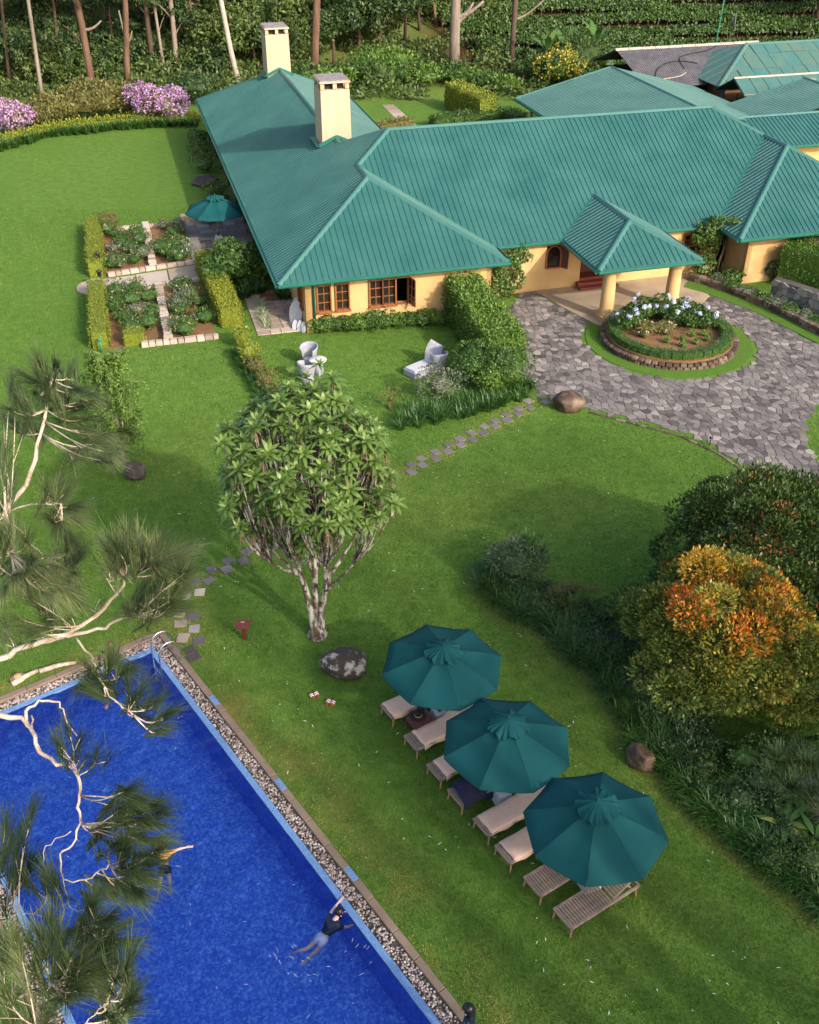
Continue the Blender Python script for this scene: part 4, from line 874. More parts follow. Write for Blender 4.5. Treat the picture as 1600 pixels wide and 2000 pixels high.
cap(oq, Hh(E0, W0, ZQ), Hh(E0+hq, wm, zq), .35, mat='oldroof'); cap(oq, Hh(E0+hq, wm, zq), Hh(E1, wm, zq), .35, mat='oldroof2')
mb = MB(); mb.box(Hh(53.4, wm, 1.45), (16.8, 8.2, 2.9), HA); mb.build('wall', M['brickwall'], oq, False, OI)
gq = empty('open_shed', Hh(50, 69)); put(gq, 'open gabled shed with patched teal roof sheets', 'building'); GI = Matrix.Translation(-Hh(50, 69))
ug, vg0, vgm, vg1 = 43.4, 66.6, 69.7, 72.3; zg0, zgm = 2.6, 4.1; kg = (zgm-zg0)/(vgm-vg0)
sheets(gq, None, [(ug, 60, vgm-1.75, vgm), (ug+.05, 60, vg0, vgm-1.78)], ['oldroof2', 'oldroof', 'oldroof2'], lambda u, v: zg0+kg*(v-vg0), inv_=GI)
roof_face(gq, [(ug, vg0), (60, vg0), (60, vgm), (ug, vgm)], lambda u, v: zg0-.07+kg*(v-vg0), (0, 1), 'roof_underlay', 'oldroof', 3.); roof_face(gq, [(ug, vgm), (60, vgm), (60, vg1), (ug, vg1)], lambda u, v: zgm-.5*(v-vgm), (0, 1), 'roof_slope', 'oldroof', 1.1)
mb = MB(); mb.bar(Hh(ug-.05, vgm-1.76, zg0+kg*(vgm-1.76-vg0)+.06), Hh(60, vgm-1.76, zg0+kg*(vgm-1.76-vg0)+.06), .1, .03); mb.build('lap_strip', M['ridgepale'], gq, False, GI)
mb = MB(); mb.box(Hh(49.3, vgm-.9, zg0+kg*(vgm-.9-vg0)+.09), (.75, .7, .03), m=Matrix.Rotation(HA, 4, 'Z') @ Matrix.Rotation(math.atan(kg), 4, 'X')); mb.build('skylight', M['stonecap'], gq, False, GI)
cap(gq, Hh(ug-.05, vgm, zgm), Hh(60, vgm, zgm), .25, mat='ridgepale')
for v in (vg0+.4, 68.2, vgm, 71.5):
    mb = MB(); mb.box(Hh(ug+.4, v, 1.3), (.14, .14, 2.6 if v < 69 else 3.2), HA); mb.build('post', M['gutter'], gq, False, GI)
mb = MB(); mb.box(Hh(53, 69.6, 1.2), (12, 4.6, 2.4), HA); mb.build('wall', M['darkwood'], gq, False, GI)
mb = MB(); mb.bar(Hh(ug+.3, vg0+.4, 1.5), Hh(ug+.3, vg1-.5, 1.5), .08); mb.bar(Hh(ug+.3, 68.2, .8), Hh(ug+.3, vg1-.5, .8), .08); mb.build('rail', M['white'], gq, False, GI)
# grey corrugated shed
gs = empty('grey_shed', Hh(44, 78)); put(gs, 'low shed with dark grey corrugated roof and pale ridge', 'building'); SI = Matrix.Translation(-Hh(44, 78))
zs0 = 2.6; roof_face(gs, [(39.3, 75.0), (47, 75.0), (51, 80.1), (38.9, 80.1)], lambda u, v: zs0+.36*(v-75.), (0, 1), 'roof_slope', 'greyroof', .17, (.10, .03)); roof_face(gs, [(38.9, 80.1), (51, 80.1), (51, 84.5), (38.9, 84.5)], lambda u, v: zs0+.36*5.1-.36*(v-80.1), (0, 1), 'roof_slope', 'greyroof', .17, (.10, .03))
x = 38.8
while x < 51:
    mb = MB(); zr_ = zs0+.36*5.1; mb.lathe([(.0, 0)], 3) if False else None; a, b = Hh(x, 80.1, zr_), Hh(x+1.12, 80.1, zr_); cap(gs, a, b, .42, .07, 'ridgepale', 'ridge_tile', .03+random.uniform(0, .02)); x += 1.16
mb = MB(); mb.box(Hh(45.2, 80, 1.25), (11, 8.2, 2.5), HA); mb.build('wall', M['darkwood'], gs, False, SI)
# hoses lying over the grey roof
def on_grey(u, v): return Hh(u, v, zs0+.36*(v-75.)+.06)
mb = MB(); mb.tube(smooth_poly([on_grey(*q) for q in [(40.4, 76.0), (41.2, 77.2), (42.4, 77.9), (43.6, 78.0), (44.8, 77.6)]], 5, False), .035, 6); put(mb.build('black_hose', M['black'], None, True), 'black hose arching over the grey corrugated roof', 'hose')
mb = MB(); mb.tube(smooth_poly([on_grey(*q) for q in [(43.4, 77.0), (43.6, 78.4), (44.8, 78.9), (46.4, 79.2), (47.6, 79.8)]], 5, False), .035, 6); put(mb.build('black_hose', M['black'], None, True), 'thin black hose near the teal hip on the grey roof', 'hose')
mb = MB(); mb.tube(smooth_poly([on_grey(*q) for q in [(40.2, 75.8), (41.5, 75.9), (42.6, 76.1), (43.3, 76.5)]], 5, False), .04, 6); put(mb.build('pale_pipe', M['ridgepale'], None, True), 'pale pipe lying across the foot of the grey roof', 'pipe')
# yard wall, yard floor, mast, dish
mb = MB(); yw = empty('yard_wall', Hh(40.5, 70)); put(yw, 'dark mossy yard wall behind the green roof', 'wall')
p0, p1 = G(1292, 163, .9), G(1378, 205, .9); p0.z = p1.z = 0; dd = (p1-p0); L_ = dd.length; dd.normalize(); k = 0; YI = Matrix.Translation(-Hh(40.5, 70)); s_ = 0
for row in range(4):
    s_ = -(row % 2)*.4
    while s_ < L_:
        l_ = random.uniform(.6, .95); mb = MB(); c_ = p0+dd*(max(0, s_)+min(L_, s_+l_))/2; mb.box((c_.x, c_.y, .2+.42*row), (min(L_, s_+l_)-max(0, s_)-.02, .38, .40), math.atan2(dd.y, dd.x), random.random()); mb.build('block', M['wallstone'], yw, False, YI); s_ += l_
mb = MB(); q = [G(*k) for k in ((1330, 175), (1372, 160), (1420, 205), (1440, 240), (1370, 250))]; mb.prism([xy(p) for p in q], -.05, .03); put(mb.build('yard_floor', M['concrete']), 'littered concrete yard floor behind the house', kind='structure')
for k in range(12):
    a = G(random.uniform(1375, 1425), random.uniform(190, 225), .2); mb = MB(); rz = random.uniform(0, 3.1); l_ = random.uniform(.5, 1.3); mb.box((0, 0, 0), (l_, .22, .06), 0.)
    o = mb.build('loose_board', M[random.choice(['ridgepale', 'white', 'concrete', 'darkwood'])], None, False, Matrix.Translation((a.x, a.y, .1+.07*(k % 4))) @ Matrix.Rotation(rz, 4, 'Z')); put(o, 'loose pale board in the rubbish heap behind the roof', 'board', 'boards heaped in the yard')
ma = empty('radio_mast', G(1379, 186)); put(ma, 'tall thin green radio mast with guy post', 'mast'); b0 = G(1379, 186)
mb = MB(); mb.tube([(0, 0, -.1), (.25, .1, 6), (.55, .2, 14)], [.06, .05, .035], 8); mb.build('mast_pole', M['greenpole'], ma, True)
mb = MB(); mb.tube([(-.22, 0, 0), (-.20, 0, 2.3)], .05, 8); mb.build('stay_post', M['greenpole'], ma, True)
for k in range(12):
    mb = MB(); z = 1+1.0*k; mb.box((.04*z, .015*z, z), (.16, .1, .05)); mb.build('clamp', M['greenpole'], ma)
dsh = empty('satellite_dish', Hh(50.6, 83.0, 3.4)); put(dsh, 'grey satellite dish on a thin pole behind the roofs', 'dish')
mb = MB(); mb.tube([(0, 0, -1), (0, 0, 2.0)], .04, 8); mb.build('pole', M['darkmetal'], dsh, True)
mb = MB(); mb.lathe([(.02, 0), (.25, .03), (.45, .10), (.6, .2), (.6, .23), (.44, .13), (.02, .03)], 20); mb.build('reflector', M['stonecap'], dsh, True, Matrix.Translation((0, -.1, 2.2)) @ Matrix.Rotation(R(80), 4, 'X') @ Matrix.Rotation(R(50), 4, 'Y') @ Matrix.Rotation(R(25), 4, 'Y'))
mb = MB(); mb.tube([(0, -.1, 2.2), (.05, -.6, 2.35)], .025, 6); mb.build('feed_arm', M['darkmetal'], dsh)
# ------------------------------------------------------------------ parasols
def parasol(loc, rot, label, group, zr=2.0, rise=.66, rad=1.58, base=True, tie=0, seed=1):
    rr = random.Random(seed); o = empty('parasol', loc, 0); o.rotation_euler = (R(rr.uniform(-1.6, 1.6)), R(rr.uniform(-1.6, 1.6)), 0); put(o, label, 'parasol', group)
    for k in range(8):                       # eight canvas panels, each sagging a little
        a0, a1 = rot+k*math.pi/4, rot+(k+1)*math.pi/4; mb = MB(); nr, nc = 6, 5; P = []
        for i in range(nr+1):
            t = .12+(1-.12)*i/nr
            for j in range(nc+1):
                s = j/nc; x = (1-s)*math.cos(a0)+s*math.cos(a1); y = (1-s)*math.sin(a0)+s*math.sin(a1); sag = -.065*math.sin(math.pi*s)*math.sin(math.pi*t*.75)
                P.append((x*rad*t, y*rad*t, zr+rise*(1-t**1.12)+sag+rr.uniform(-.004, .004)+.006*math.sin(7*t+11*s+k)))
        P += [(p[0]*1.0, p[1]*1.0, p[2]-.035) for p in P[nr*(nc+1):]]
        fs = [(i*(nc+1)+j, (i+1)*(nc+1)+j, (i+1)*(nc+1)+j+1, i*(nc+1)+j+1) for i in range(nr) for j in range(nc)]
        b = (nr+1)*(nc+1); fs += [(nr*(nc+1)+j, b+j, b+j+1, nr*(nc+1)+j+1) for j in range(nc)]
        mb.add(P, fs); mb.build('panel', M['canvas'], o, True)
        mb = MB(); mb.tube([(math.cos(a0)*rad*t, math.sin(a0)*rad*t, zr+rise*(1-t**1.12)-.02) for t in (.05, .5, .99)], .012, 5); mb.build('rib', M['teakleg'], o)
        mb = MB(); mb.bar((math.cos(a0)*rad*.15, math.sin(a0)*rad*.15, zr+rise*(1-.15**1.12)+.004), (math.cos(a0)*rad*.99, math.sin(a0)*rad*.99, zr+.012), .022, .006); mb.build('seam', M['canvas2'], o)
    # ruffled vent cap
    mb = MB(); nr, nc = 8, 96; P = []; ph = [rr.uniform(0, 6.28) for _ in range(4)]
    for i in range(nr+1):
        t = i/nr
        for j in range(nc):
            a = 2*math.pi*j/nc; w = t**2.6; rf = math.sin(a*9+ph[0]+1.3*math.sin(a*2))*.045+math.sin(a*14+ph[1]+math.sin(a*3))*.035+math.sin(a*23+ph[2])*.022*(.4+t)
            r_ = .47*t*(1+.06*math.sin(a*7+ph[3])*w); P.append((r_*math.cos(a), r_*math.sin(a), zr+rise+.10-.20*t**1.5+rf*w))
    mb.add(P, [(i*nc+j, (i+1)*nc+j, (i+1)*nc+(j+1) % nc, i*nc+(j+1) % nc) for i in range(nr) for j in range(nc)]); mb.build('vent_cap', M['canvas'], o, True)
    mb = MB(); mb.lathe([(.03, zr+rise+.05), (.028, zr+rise+.14), (.012, zr+rise+.18)], 10); mb.build('finial', M['canvas2'], o, True)
    a = rot+tie*math.pi/4; mb = MB(); q = [(rad*t, .03+.02*math.sin(t*30), zr+rise*(1-t**1.12)+.03) for t in (.80, .86, .92, .985)]; rm = Matrix.Rotation(a, 4, 'Z')
    for q0, q1 in zip(q[:-1], q[1:]): mb.bar(rm @ Vector(q0), rm @ Vector(q1), .035, .01)
    mb.build('tie_strap', M['canvas2'], o)
    mb = MB(); mb.tube([(0, 0, .1), (0, 0, zr+rise)], .028, 10); mb.build('pole', M['teakleg'], o, True)
    if base:
        mb = MB(); mb.box((0, 0, .17), (.46, .46, .34), .4, taper=.72); bevel(mb.build('base', M['basewhite'], o), .03)
        mb = MB(); mb.lathe([(.05, .33), (.05, .5), (.035, .52)], 12); mb.build('socket', M['darkmetal'], o, True)
    return o
grp = 'dark green parasols between the sun loungers'
parasol((.79, 19.42, 0), R(104-90+90), 'dark green parasol farthest from camera, beside the lichen boulder', grp, 2.0, .58, 1.585, tie=2, seed=2)
parasol((2.27, 16.70, 0), R(107.9), 'dark green parasol in the middle of the row of three', grp, 2.0, .68, 1.56, tie=0, seed=3)
parasol((4.03, 14.32, 0), R(119.5), 'largest looking dark green parasol over the bare slatted loungers', grp, 2.0, .70, 1.56, tie=3, seed=4)
pt_ = G(425, 478); parasol((pt_.x, pt_.y+.6, 0), R(20), 'dark green parasol on the stone terrace beside the house', grp, 1.75, .75, 1.75, seed=5)

# ------------------------------------------------------------------ loungers
LANG = R(33)
LW_, LL, LH = .61, 2.0, .34
def slat_mesh(): mb = MB(); mb.box((0, 0, 0), (.046, LW_-.09, .018)); return mb.mesh('slat', M['teak'])
SLAT = slat_mesh()
def lounger(p, ang, back, label, cover=0., foot_slats=0, covermat='cushion', seed=0):
    "p: middle of the foot edge; back: raising angle of the backrest; cover: cushion laid on it, leaving foot_slats metres bare"
    rr = random.Random(seed); o = empty('sun_lounger', (p[0], p[1], 0), ang); put(o, label, 'sun lounger', 'teak sun loungers by the pool')
    hx_ = 1.25                                # hinge
    for s in (-1, 1):
        mb = MB(); mb.bar((0, s*(LW_/2-.022), LH-.03), (LL, s*(LW_/2-.022), LH-.03), .044, .06); mb.build('side_rail', M['teak'], o)
        for x in (.06, LL-.1):
            mb = MB(); P0, P1 = Vector((x, s*(LW_/2-.03), LH-.02)), Vector((x+(-.035 if x < 1 else .03), s*(LW_/2-.015), 0)); mb.tube([P1, P0], [.024, .034], 4); mb.build('leg', M['teakleg'], o)
    mb = MB(); mb.bar((.022, -LW_/2, LH-.028), (.022, LW_/2, LH-.028), .044, .062); mb.build('foot_rail', M['teak'], o)
    mb = MB(); mb.bar((LL-.022, -LW_/2, LH-.028), (LL-.022, LW_/2, LH-.028), .044, .062); mb.build('head_rail', M['teak'], o)
    x = .085
    while x < hx_-.02: link('slat', SLAT, o, Matrix.Translation((x, 0, LH-.006+rr.uniform(-.002, .002)))); x += .073
    bm_ = Matrix.Translation((hx_, 0, LH-.01)) @ Matrix.Rotation(-back, 4, 'Y'); bl = LL-hx_-.05
    mb = MB()
    for s in (-1, 1): mb.bar((0, s*(LW_/2-.07), .0), (bl, s*(LW_/2-.07), .0), .035, .04)
    mb.bar((bl, -LW_/2+.05, 0), (bl, LW_/2-.05, 0), .035, .04); br = mb.build('backrest', M['teak'], o, False, bm_)
    x = .05
    while x < bl-.04: link('slat', SLAT, br, Matrix.Translation((x, 0, .012)) @ Matrix.Diagonal((1, .9, 1, 1))); x += .073
    if back > .1:
        mb = MB(); q = bm_ @ Vector((bl*.6, 0, -.02)); mb.bar((hx_+bl*.8, -.2, LH-.04), (q.x, -.2, q.z), .03); mb.bar((hx_+bl*.8, .2, LH-.04), (q.x, .2, q.z), .03); mb.build('prop', M['teak'], o)
    if cover:
        # cushion under a fitted cloth: follows seat and raised back, hangs a little at the sides
        x0 = foot_slats; mb = MB(); xs_ = np.linspace(x0, hx_, 14).tolist(); path = [(x, LH+.05+.008*math.sin(x*9+seed)) for x in xs_]
        for t in np.linspace(.06, bl+.02, 9): q = bm_ @ Vector((t, 0, .065)); path.append((q.x, q.z+.006*math.sin(t*13)))
        W2 = LW_/2-.005; prof = [(-W2-.015, -.13-.03*rr.random()), (-W2-.008, -.05), (-W2+.01, -.008), (-W2+.06, .008), (-.12, .014), (0, .006), (.12, .014), (W2-.06, .008), (W2-.01, -.008), (W2+.008, -.05), (W2+.015, -.12-.05*rr.random())]
        P = []
        for i, (x, z) in enumerate(path):
            for j, (y, dz) in enumerate(prof):
                wv = .018*math.sin(x*11+j*.4+seed)*(1 if abs(j-5) > 3 else .25); P.append((x+(.01*math.sin(j*2.1+seed) if i == 0 else 0), y+wv*.5, z+dz+wv*(.9 if abs(j-5) == 5 else .35)))
        nc = len(prof); fs = [(i*nc+j, (i+1)*nc+j, (i+1)*nc+j+1, i*nc+j+1) for i in range(len(path)-1) for j in range(nc-1)]
        e = len(P); P += [(P[j][0], P[j][1], P[j][2]-.06) for j in range(nc)]; fs += [(j, j+1, e+j+1, e+j) for j in range(nc-1)]
        l0 = (len(path)-1)*nc; e = len(P); P += [(P[l0+j][0]+.02, P[l0+j][1], P[l0+j][2]-.07) for j in range(nc)]; fs += [(l0+j+1, l0+j, e+j, e+j+1) for j in range(nc-1)]
        mb.add(P, fs); mb.build('cushion', M[covermat], o, True)
    return o
LD = Vector((math.cos(LANG), math.sin(LANG), 0))
feet = [((740.3, 1376.9), (768.4, 1403)), ((788, 1436), (813.4, 1466)), ((832, 1493), (860, 1524)), ((874, 1540), (901, 1577)), ((924, 1599), (953, 1633)), ((964.7, 1650.6), (997.5, 1687.8)), ((1022.3, 1712.7), (1055.2, 1751)), ((1079.7, 1774), (1115.8, 1815.7))]
FP = []
for a, b in feet: q = (G(*a, LH)+G(*b, LH))/2; FP.append((q.x, q.y))
LD_ = [('beige cushioned sun lounger farthest from camera, beside the dark side table', .0, 1, .06, 'cushion'),
       ('beige cushioned sun lounger with rolled towel at its head, second from the boulder', .48, 1, .26, 'cushion'),
       ('beige cushioned sun lounger half hidden under the middle parasol', .3, 1, .20, 'cushion'),
       ('sun lounger heaped with navy blue towels under the middle parasol', .15, 0, .1, 'cushion'),
       ('long beige cushioned sun lounger fully seen between middle and near parasol', .42, 1, .12, 'cushion'),
       ('beige cushioned sun lounger partly under the near parasol', .2, 1, .14, 'cushion'),
       ('bare slatted teak sun lounger half under the near parasol', .25, 0, 0, 'cushion'),
       ('bare slatted teak sun lounger nearest the camera with raised backrest', .50, 0, 0, 'cushion')]
for i, (p, q) in enumerate(zip(FP, LD_)): lounger(p, LANG, q[1], q[0], q[2], q[3], q[4], i+1)
# rolled towel on the second lounger
p = Vector((*FP[1], 0))+LD*1.88; mb = MB(); mb.tube([Vector((-.16, -.24, 0)), Vector((.0, -.02, .01)), Vector((.15, .24, 0))], .07, 10)
o = mb.build('rolled_towel', M['paletowel'], None, True, Matrix.Translation((p.x, p.y, .80)) @ Matrix.Rotation(LANG, 4, 'Z')); put(o, 'pale rolled towel on the head of a cushioned lounger', 'towel')
# navy towels heaped on the fourth lounger
p = Vector((*FP[3], 0)); mb = MB(); P = []; nx, ny = 26, 14; rr = random.Random(12)
for i in range(nx+1):
    for j in range(ny+1):
        x = .06+1.75*i/nx; y = -.36+.72*j/ny; e = abs(y)/.36; hmp = .34*math.exp(-((x-.30)/.26)**2)*(1-e*e*.55)+.20*math.exp(-((x-1.0)/.4)**2)*(1-e*e)+.12*math.exp(-((x-1.6)/.3)**2)
        z = LH+.03+hmp+.025*math.sin(x*9+y*6)+.02*math.sin(y*17+x*4)
        if e > .8: z -= (e-.8)*1.1+.04*math.sin(x*8)
        P.append((x, y, z))
mb.add(P, [(i*(ny+1)+j, (i+1)*(ny+1)+j, (i+1)*(ny+1)+j+1, i*(ny+1)+j+1) for i in range(nx) for j in range(ny)])
e = len(P); put(mb.build('navy_towel_heap', M['navy'], None, True, Matrix.Translation((p.x, p.y, 0)) @ Matrix.Rotation(LANG, 4, 'Z')), 'navy blue towels heaped over the foot of a lounger', 'towel')
# side table with a black bag and sun hat
p = G(822, 1403, .42); tb = empty('side_table', (p.x, p.y, 0), LANG); put(tb, 'low dark red slatted side table between two loungers', 'table')
for k in range(8): mb = MB(); mb.box((-.27+.077*k, 0, .42), (.065, .5, .025)); mb.build('slat', M['redwood'], tb)
for s in (-1, 1):
    mb = MB(); mb.box((0, s*.235, .375), (.62, .03, .07)); mb.build('apron', M['redwood'], tb); mb = MB(); mb.box((s*.30, 0, .375), (.03, .5, .07)); mb.build('apron', M['redwood'], tb)
    for q in (-1, 1): mb = MB(); mb.box((s*.28, q*.22, .2), (.05, .05, .4)); mb.build('leg', M['redwood'], tb)
hx2 = G(817, 1398, .44); ht = empty('black_sun_hat', (hx2.x, hx2.y, .434)); put(ht, 'black sun hat lying on the dark side table', 'hat')
mb = MB(); mb.lathe([(.21, .01), (.20, .02), (.10, .035), (.09, .10), (.06, .125), (0.001, .13)], 24); mb.build('crown_and_brim', M['black'], ht, True)
mb = MB(); mb.lathe([(.103, .034), (.104, .055), (.095, .056)], 20); mb.build('hat_band', M['straw'], ht, True)
b2 = G(821, 1385, .5); bg = empty('black_bag', (b2.x, b2.y, .434)); put(bg, 'small black bag standing on the dark side table', 'bag')
mb = MB(); mb.box((0, 0, .09), (.18, .10, .18), .5, taper=.8); bevel(mb.build('bag_body', M['black'], bg), .02); mb = MB(); mb.tube([(-.06, 0, .17), (-.04, 0, .25), (.04, 0, .25), (.06, 0, .17)], .009, 6); mb.build('handle', M['black'], bg)
# ------------------------------------------------------------------ signs, rocks, sandals
def sign(p, label, w, d, h, tilt, post_w, mark):
    o = empty('garden_sign', (p.x, p.y, 0)); put(o, label, 'sign')
    mb = MB(); mb.box((0, 0, h/2), (post_w, .05, h)); mb.build('post', M['signwood'], o)
    bd = MB(); bd.box((0, 0, 0), (w, d, .04)); bo = bd.build('board', M['signwood'], o, False, Matrix.Translation((0, -.035, h-.02)) @ Matrix.Rotation(tilt, 4, 'X')); bevel(bo, .006)
    q = MB(); q.box((mark[0], mark[1], .023), (mark[2], mark[3], .004)); q.build('lettering', M['white'], bo)
    return o
sign(G(478, 1249), 'T shaped dark red wooden garden sign with slanted board', .42, .28, .62, R(35), .11, (0, .07, .10, .012))
sign(G(686, 1328), 'short dark red marker post with white tag before lichen boulder', .15, .16, .30, R(55), .07, (.0, -.03, .07, .08))
def boulder(name, label, p, r, mat, seed, rz=0., squash=.0, flatz=0.):
    rr = np.random.default_rng(seed); bm = bmesh.new(); bmesh.ops.create_icosphere(bm, subdivisions=4, radius=1)
    D = rand_dirs(9, rr); H_ = rr.uniform(.72, .98, 9)
    for v in bm.verts:
        d = np.array(v.co[:]); s = 1.
        for k in range(9):
            q = float(d@D[k])
            if q > H_[k]: s = min(s, H_[k]/q)
        s *= 1+.05*math.sin(5*d[0]+seed)*math.sin(4*d[1])*math.sin(6*d[2]+1)+.015*math.sin(17*d[0]+9*d[2])
        v.co = Vector((d[0]*r[0]*s, d[1]*r[1]*s, d[2]*r[2]*s))
    me = bpy.data.meshes.new(name); bm.to_mesh(me); bm.free(); me.materials.append(M[mat]); me.polygons.foreach_set('use_smooth', [True]*len(me.polygons))
    o = link(name, me); o.location = (p.x, p.y, r[2]*.55); o.rotation_euler = (0, 0, rz); put(o, label, 'boulder', 'boulders on the lawn'); return o
boulder('boulder', 'pale lichen spotted boulder left of the farthest parasol', G(673, 1312), (.72, .50, .50), 'lichenrock', 3, .1)
boulder('boulder', 'brown boulder at the planting bed edge beside near parasol', G(1250, 1492), (.32, .46, .36), 'rock', 8, .5)
boulder('boulder', 'dark boulder at the corner of the crazy paved drive', G(1110, 797), (.72, .55, .48), 'rock', 11, .2)
boulder('boulder', 'small dark boulder at the foot of the slender tree', G(264, 930), (.40, .45, .36), 'rockgrey', 5, .9)
boulder('boulder', 'flat dark boulder in the shade of the veranda', G(402, 360), (.9, .7, .35), 'rockgrey', 9, .3)
for p, rz, lb in (((614, 1360), .5, 'pair nearer the boulder'), ((646, 1374), -.4, 'pair farther from the boulder')):
    for s in (-1, 1):
        c_ = G(*p); o = empty('sandal', (c_.x+s*.07*math.cos(rz), c_.y+s*.07*math.sin(rz), .03), rz); put(o, 'red soled white strapped sandal on the lawn, '+lb, 'sandal', 'sandals left on the lawn, '+lb)
        out = [(.05*math.cos(a)*(1+.12*math.sin(a)), .13*math.sin(a)) for a in [k*math.pi/8 for k in range(16)]]
        mb = MB(); mb.prism(out, .0, .025); mb.build('sole', M['rubberred'], o)
        for y in (.035, -.03): mb = MB(); mb.tube([(-.05, y, .02), (-.03, y, .06), (.03, y, .06), (.05, y, .02)], .016, 6); mb.build('strap', M['white'], o, True)
p = G(36, 1326); ht = empty('straw_hat', (p.x, p.y, .03)); put(ht, 'tan straw hat lying beside the far pool edge', 'hat')
mb = MB(); mb.lathe([(.22, .0), (.21, .015), (.12, .025), (.115, .09), (.08, .12), (.001, .125)], 24); mb.build('hat_shape', M['straw'], ht, True); mb = MB(); mb.lathe([(.122, .026), (.123, .045), (.116, .046)], 24); mb.build('hat_band', M['skin'], ht, True)
for k, (a, b, w) in enumerate((((25, 1340), (75, 1312), .09), ((78, 1314), (150, 1296), .08))):
    A, B = G(*a), G(*b); mb = MB(); mb.tube([A+Vector((0, 0, .06)), (A+B)/2+Vector((.02, .05, .07)), B+Vector((0, 0, .05))], [w, w*.8, w*.6], 8); put(mb.build('pale_log', M['pinebark'], None, True), ['pale fallen log beside the straw hat', 'thin pale fallen log along the far pool edge'][k], 'log')
# ------------------------------------------------------------------ rattan garden furniture
def tub_chair(p, rz, label, zs=1.):
    o = empty('rattan_chair', (p.x, p.y, 0), rz); put(o, label, 'chair', 'grey rattan chairs on the lawn')
    mb = MB(); mb.lathe([(.30, .0), (.27, .2), (.28, .36), (.02, .37)], 20); mb.build('seat', M['rattan'], o, True)
    mb = MB(); P = []; nc = 26; rows = 5
    for i in range(rows+1):
        for j in range(nc+1):
            a = R(-130+260*j/nc); c_ = math.cos(a/2)**.6 if abs(a) < math.pi else 0; h = .02+(.22+.38*c_)*(i/rows); r_ = .29+.10*(i/rows)+.02*c_
            P.append((r_*math.cos(a+math.pi/2), r_*math.sin(a+math.pi/2), .34+h))
    m_ = nc+1; n = len(P); P += [(x*.9, y*.9, z) for x, y, z in P]
    fs = [(i*m_+j, i*m_+j+1, (i+1)*m_+j+1, (i+1)*m_+j) for i in range(rows) for j in range(nc)]; fs += [tuple(n+k for k in reversed(f)) for f in fs[:]]; fs += [(rows*m_+j, rows*m_+j+1, n+rows*m_+j+1, n+rows*m_+j) for j in range(nc)]
    mb.add(P, fs); mb.build('backrest', M['rattan'], o, True)
    return o
tub_chair(G(605, 713), R(-20), 'grey rattan tub chair behind the round white table'); tub_chair(G(601, 745), R(150), 'grey rattan tub chair in front of the round white table')
p = G(618, 728); tb = empty('round_table', (p.x+.1, p.y, 0)); put(tb, 'round white topped rattan table between tub chairs', 'table')
mb = MB(); mb.lathe([(.37, .60), (.38, .62), (.37, .635), (.001, .637)], 28); mb.build('tabletop', M['white'], tb, True); mb = MB(); mb.lathe([(.26, 0), (.2, .3), (.24, .6)], 20); mb.build('pedestal', M['rattan'], tb, True)
p = G(806, 735); ch = empty('rattan_daybed', (p.x, p.y, 0), R(42)); put(ch, 'grey rattan chaise longue half behind the grey shrub', 'chair')
mb = MB(); mb.box((.55, 0, .17), (1.5, .78, .3)); bevel(mb.build('base', M['rattan'], ch), .05); mb = MB(); P = []; nc, rows = 18, 8
for i in range(rows+1):
    t = i/rows
    for j in range(nc+1):
        s = -1+2*j/nc; P.append((1.05+.62*t-.25*(s*s)*t, s*(.38+.10*math.sin(math.pi*t)), .33+.62*t+.16*s*s*(.4+t)))
m_ = nc+1; n = len(P); P += [(x+.05, y, z-.06) for x, y, z in P]; fs = [(i*m_+j, (i+1)*m_+j, (i+1)*m_+j+1, i*m_+j+1) for i in range(rows) for j in range(nc)]; fs += [tuple(n+k for k in reversed(f)) for f in fs[:]]
fs += [(rows*m_+j, n+rows*m_+j, n+rows*m_+j+1, rows*m_+j+1) for j in range(nc)]
mb.add(P, fs); mb.build('backrest', M['rattan'], ch, True); mb = MB(); mb.box((.5, 0, .35), (1.3, .66, .07)); bevel(mb.build('cushion', M['basewhite'], ch), .03)
tub_chair(G(856, 725), R(200), 'pale rattan tub chair hidden among the grey shrub')
# pale boards leaning on the wall by the corner
for k, (u, v, z, rx, rz_, lean, lb) in enumerate(((6.72, 44.75, .55, .34, .62, .30, 'large oval pale board leaning nearest the house corner'), (6.85, 45.35, .50, .24, .58, .2, 'narrow oval pale board leaning behind the larger one'), (6.55, 44.2, .2, .12, .26, .5, 'small pale oval slab lowest at the corner'), (6.75, 44.0, .22, .13, .28, .4, 'small pale oval slab second at the corner'), (6.9, 43.8, .22, .12, .28, .25, 'small pale oval slab touching the wall end'), (6.6, 49.3, .5, .22, .5, .25, 'pale oval board standing by the side window'))):
    mb = MB(); mb.lathe([(.98, -.03), (1., 0), (.98, .03), (.0001, .032)], 24); mb.lathe([(.0001, -.032), (.98, -.03)], 24)
    mt = Matrix.Translation(Hh(u, v, z)) @ Matrix.Rotation(HA-R(35), 4, 'Z') @ Matrix.Rotation(R(90)-lean, 4, 'X') @ Matrix.Diagonal((rx, rz_, 1, 1)); put(mb.build('leaning_board', M['basewhite'], None, False, mt), lb, 'board', 'oval boards leaning on the wall')
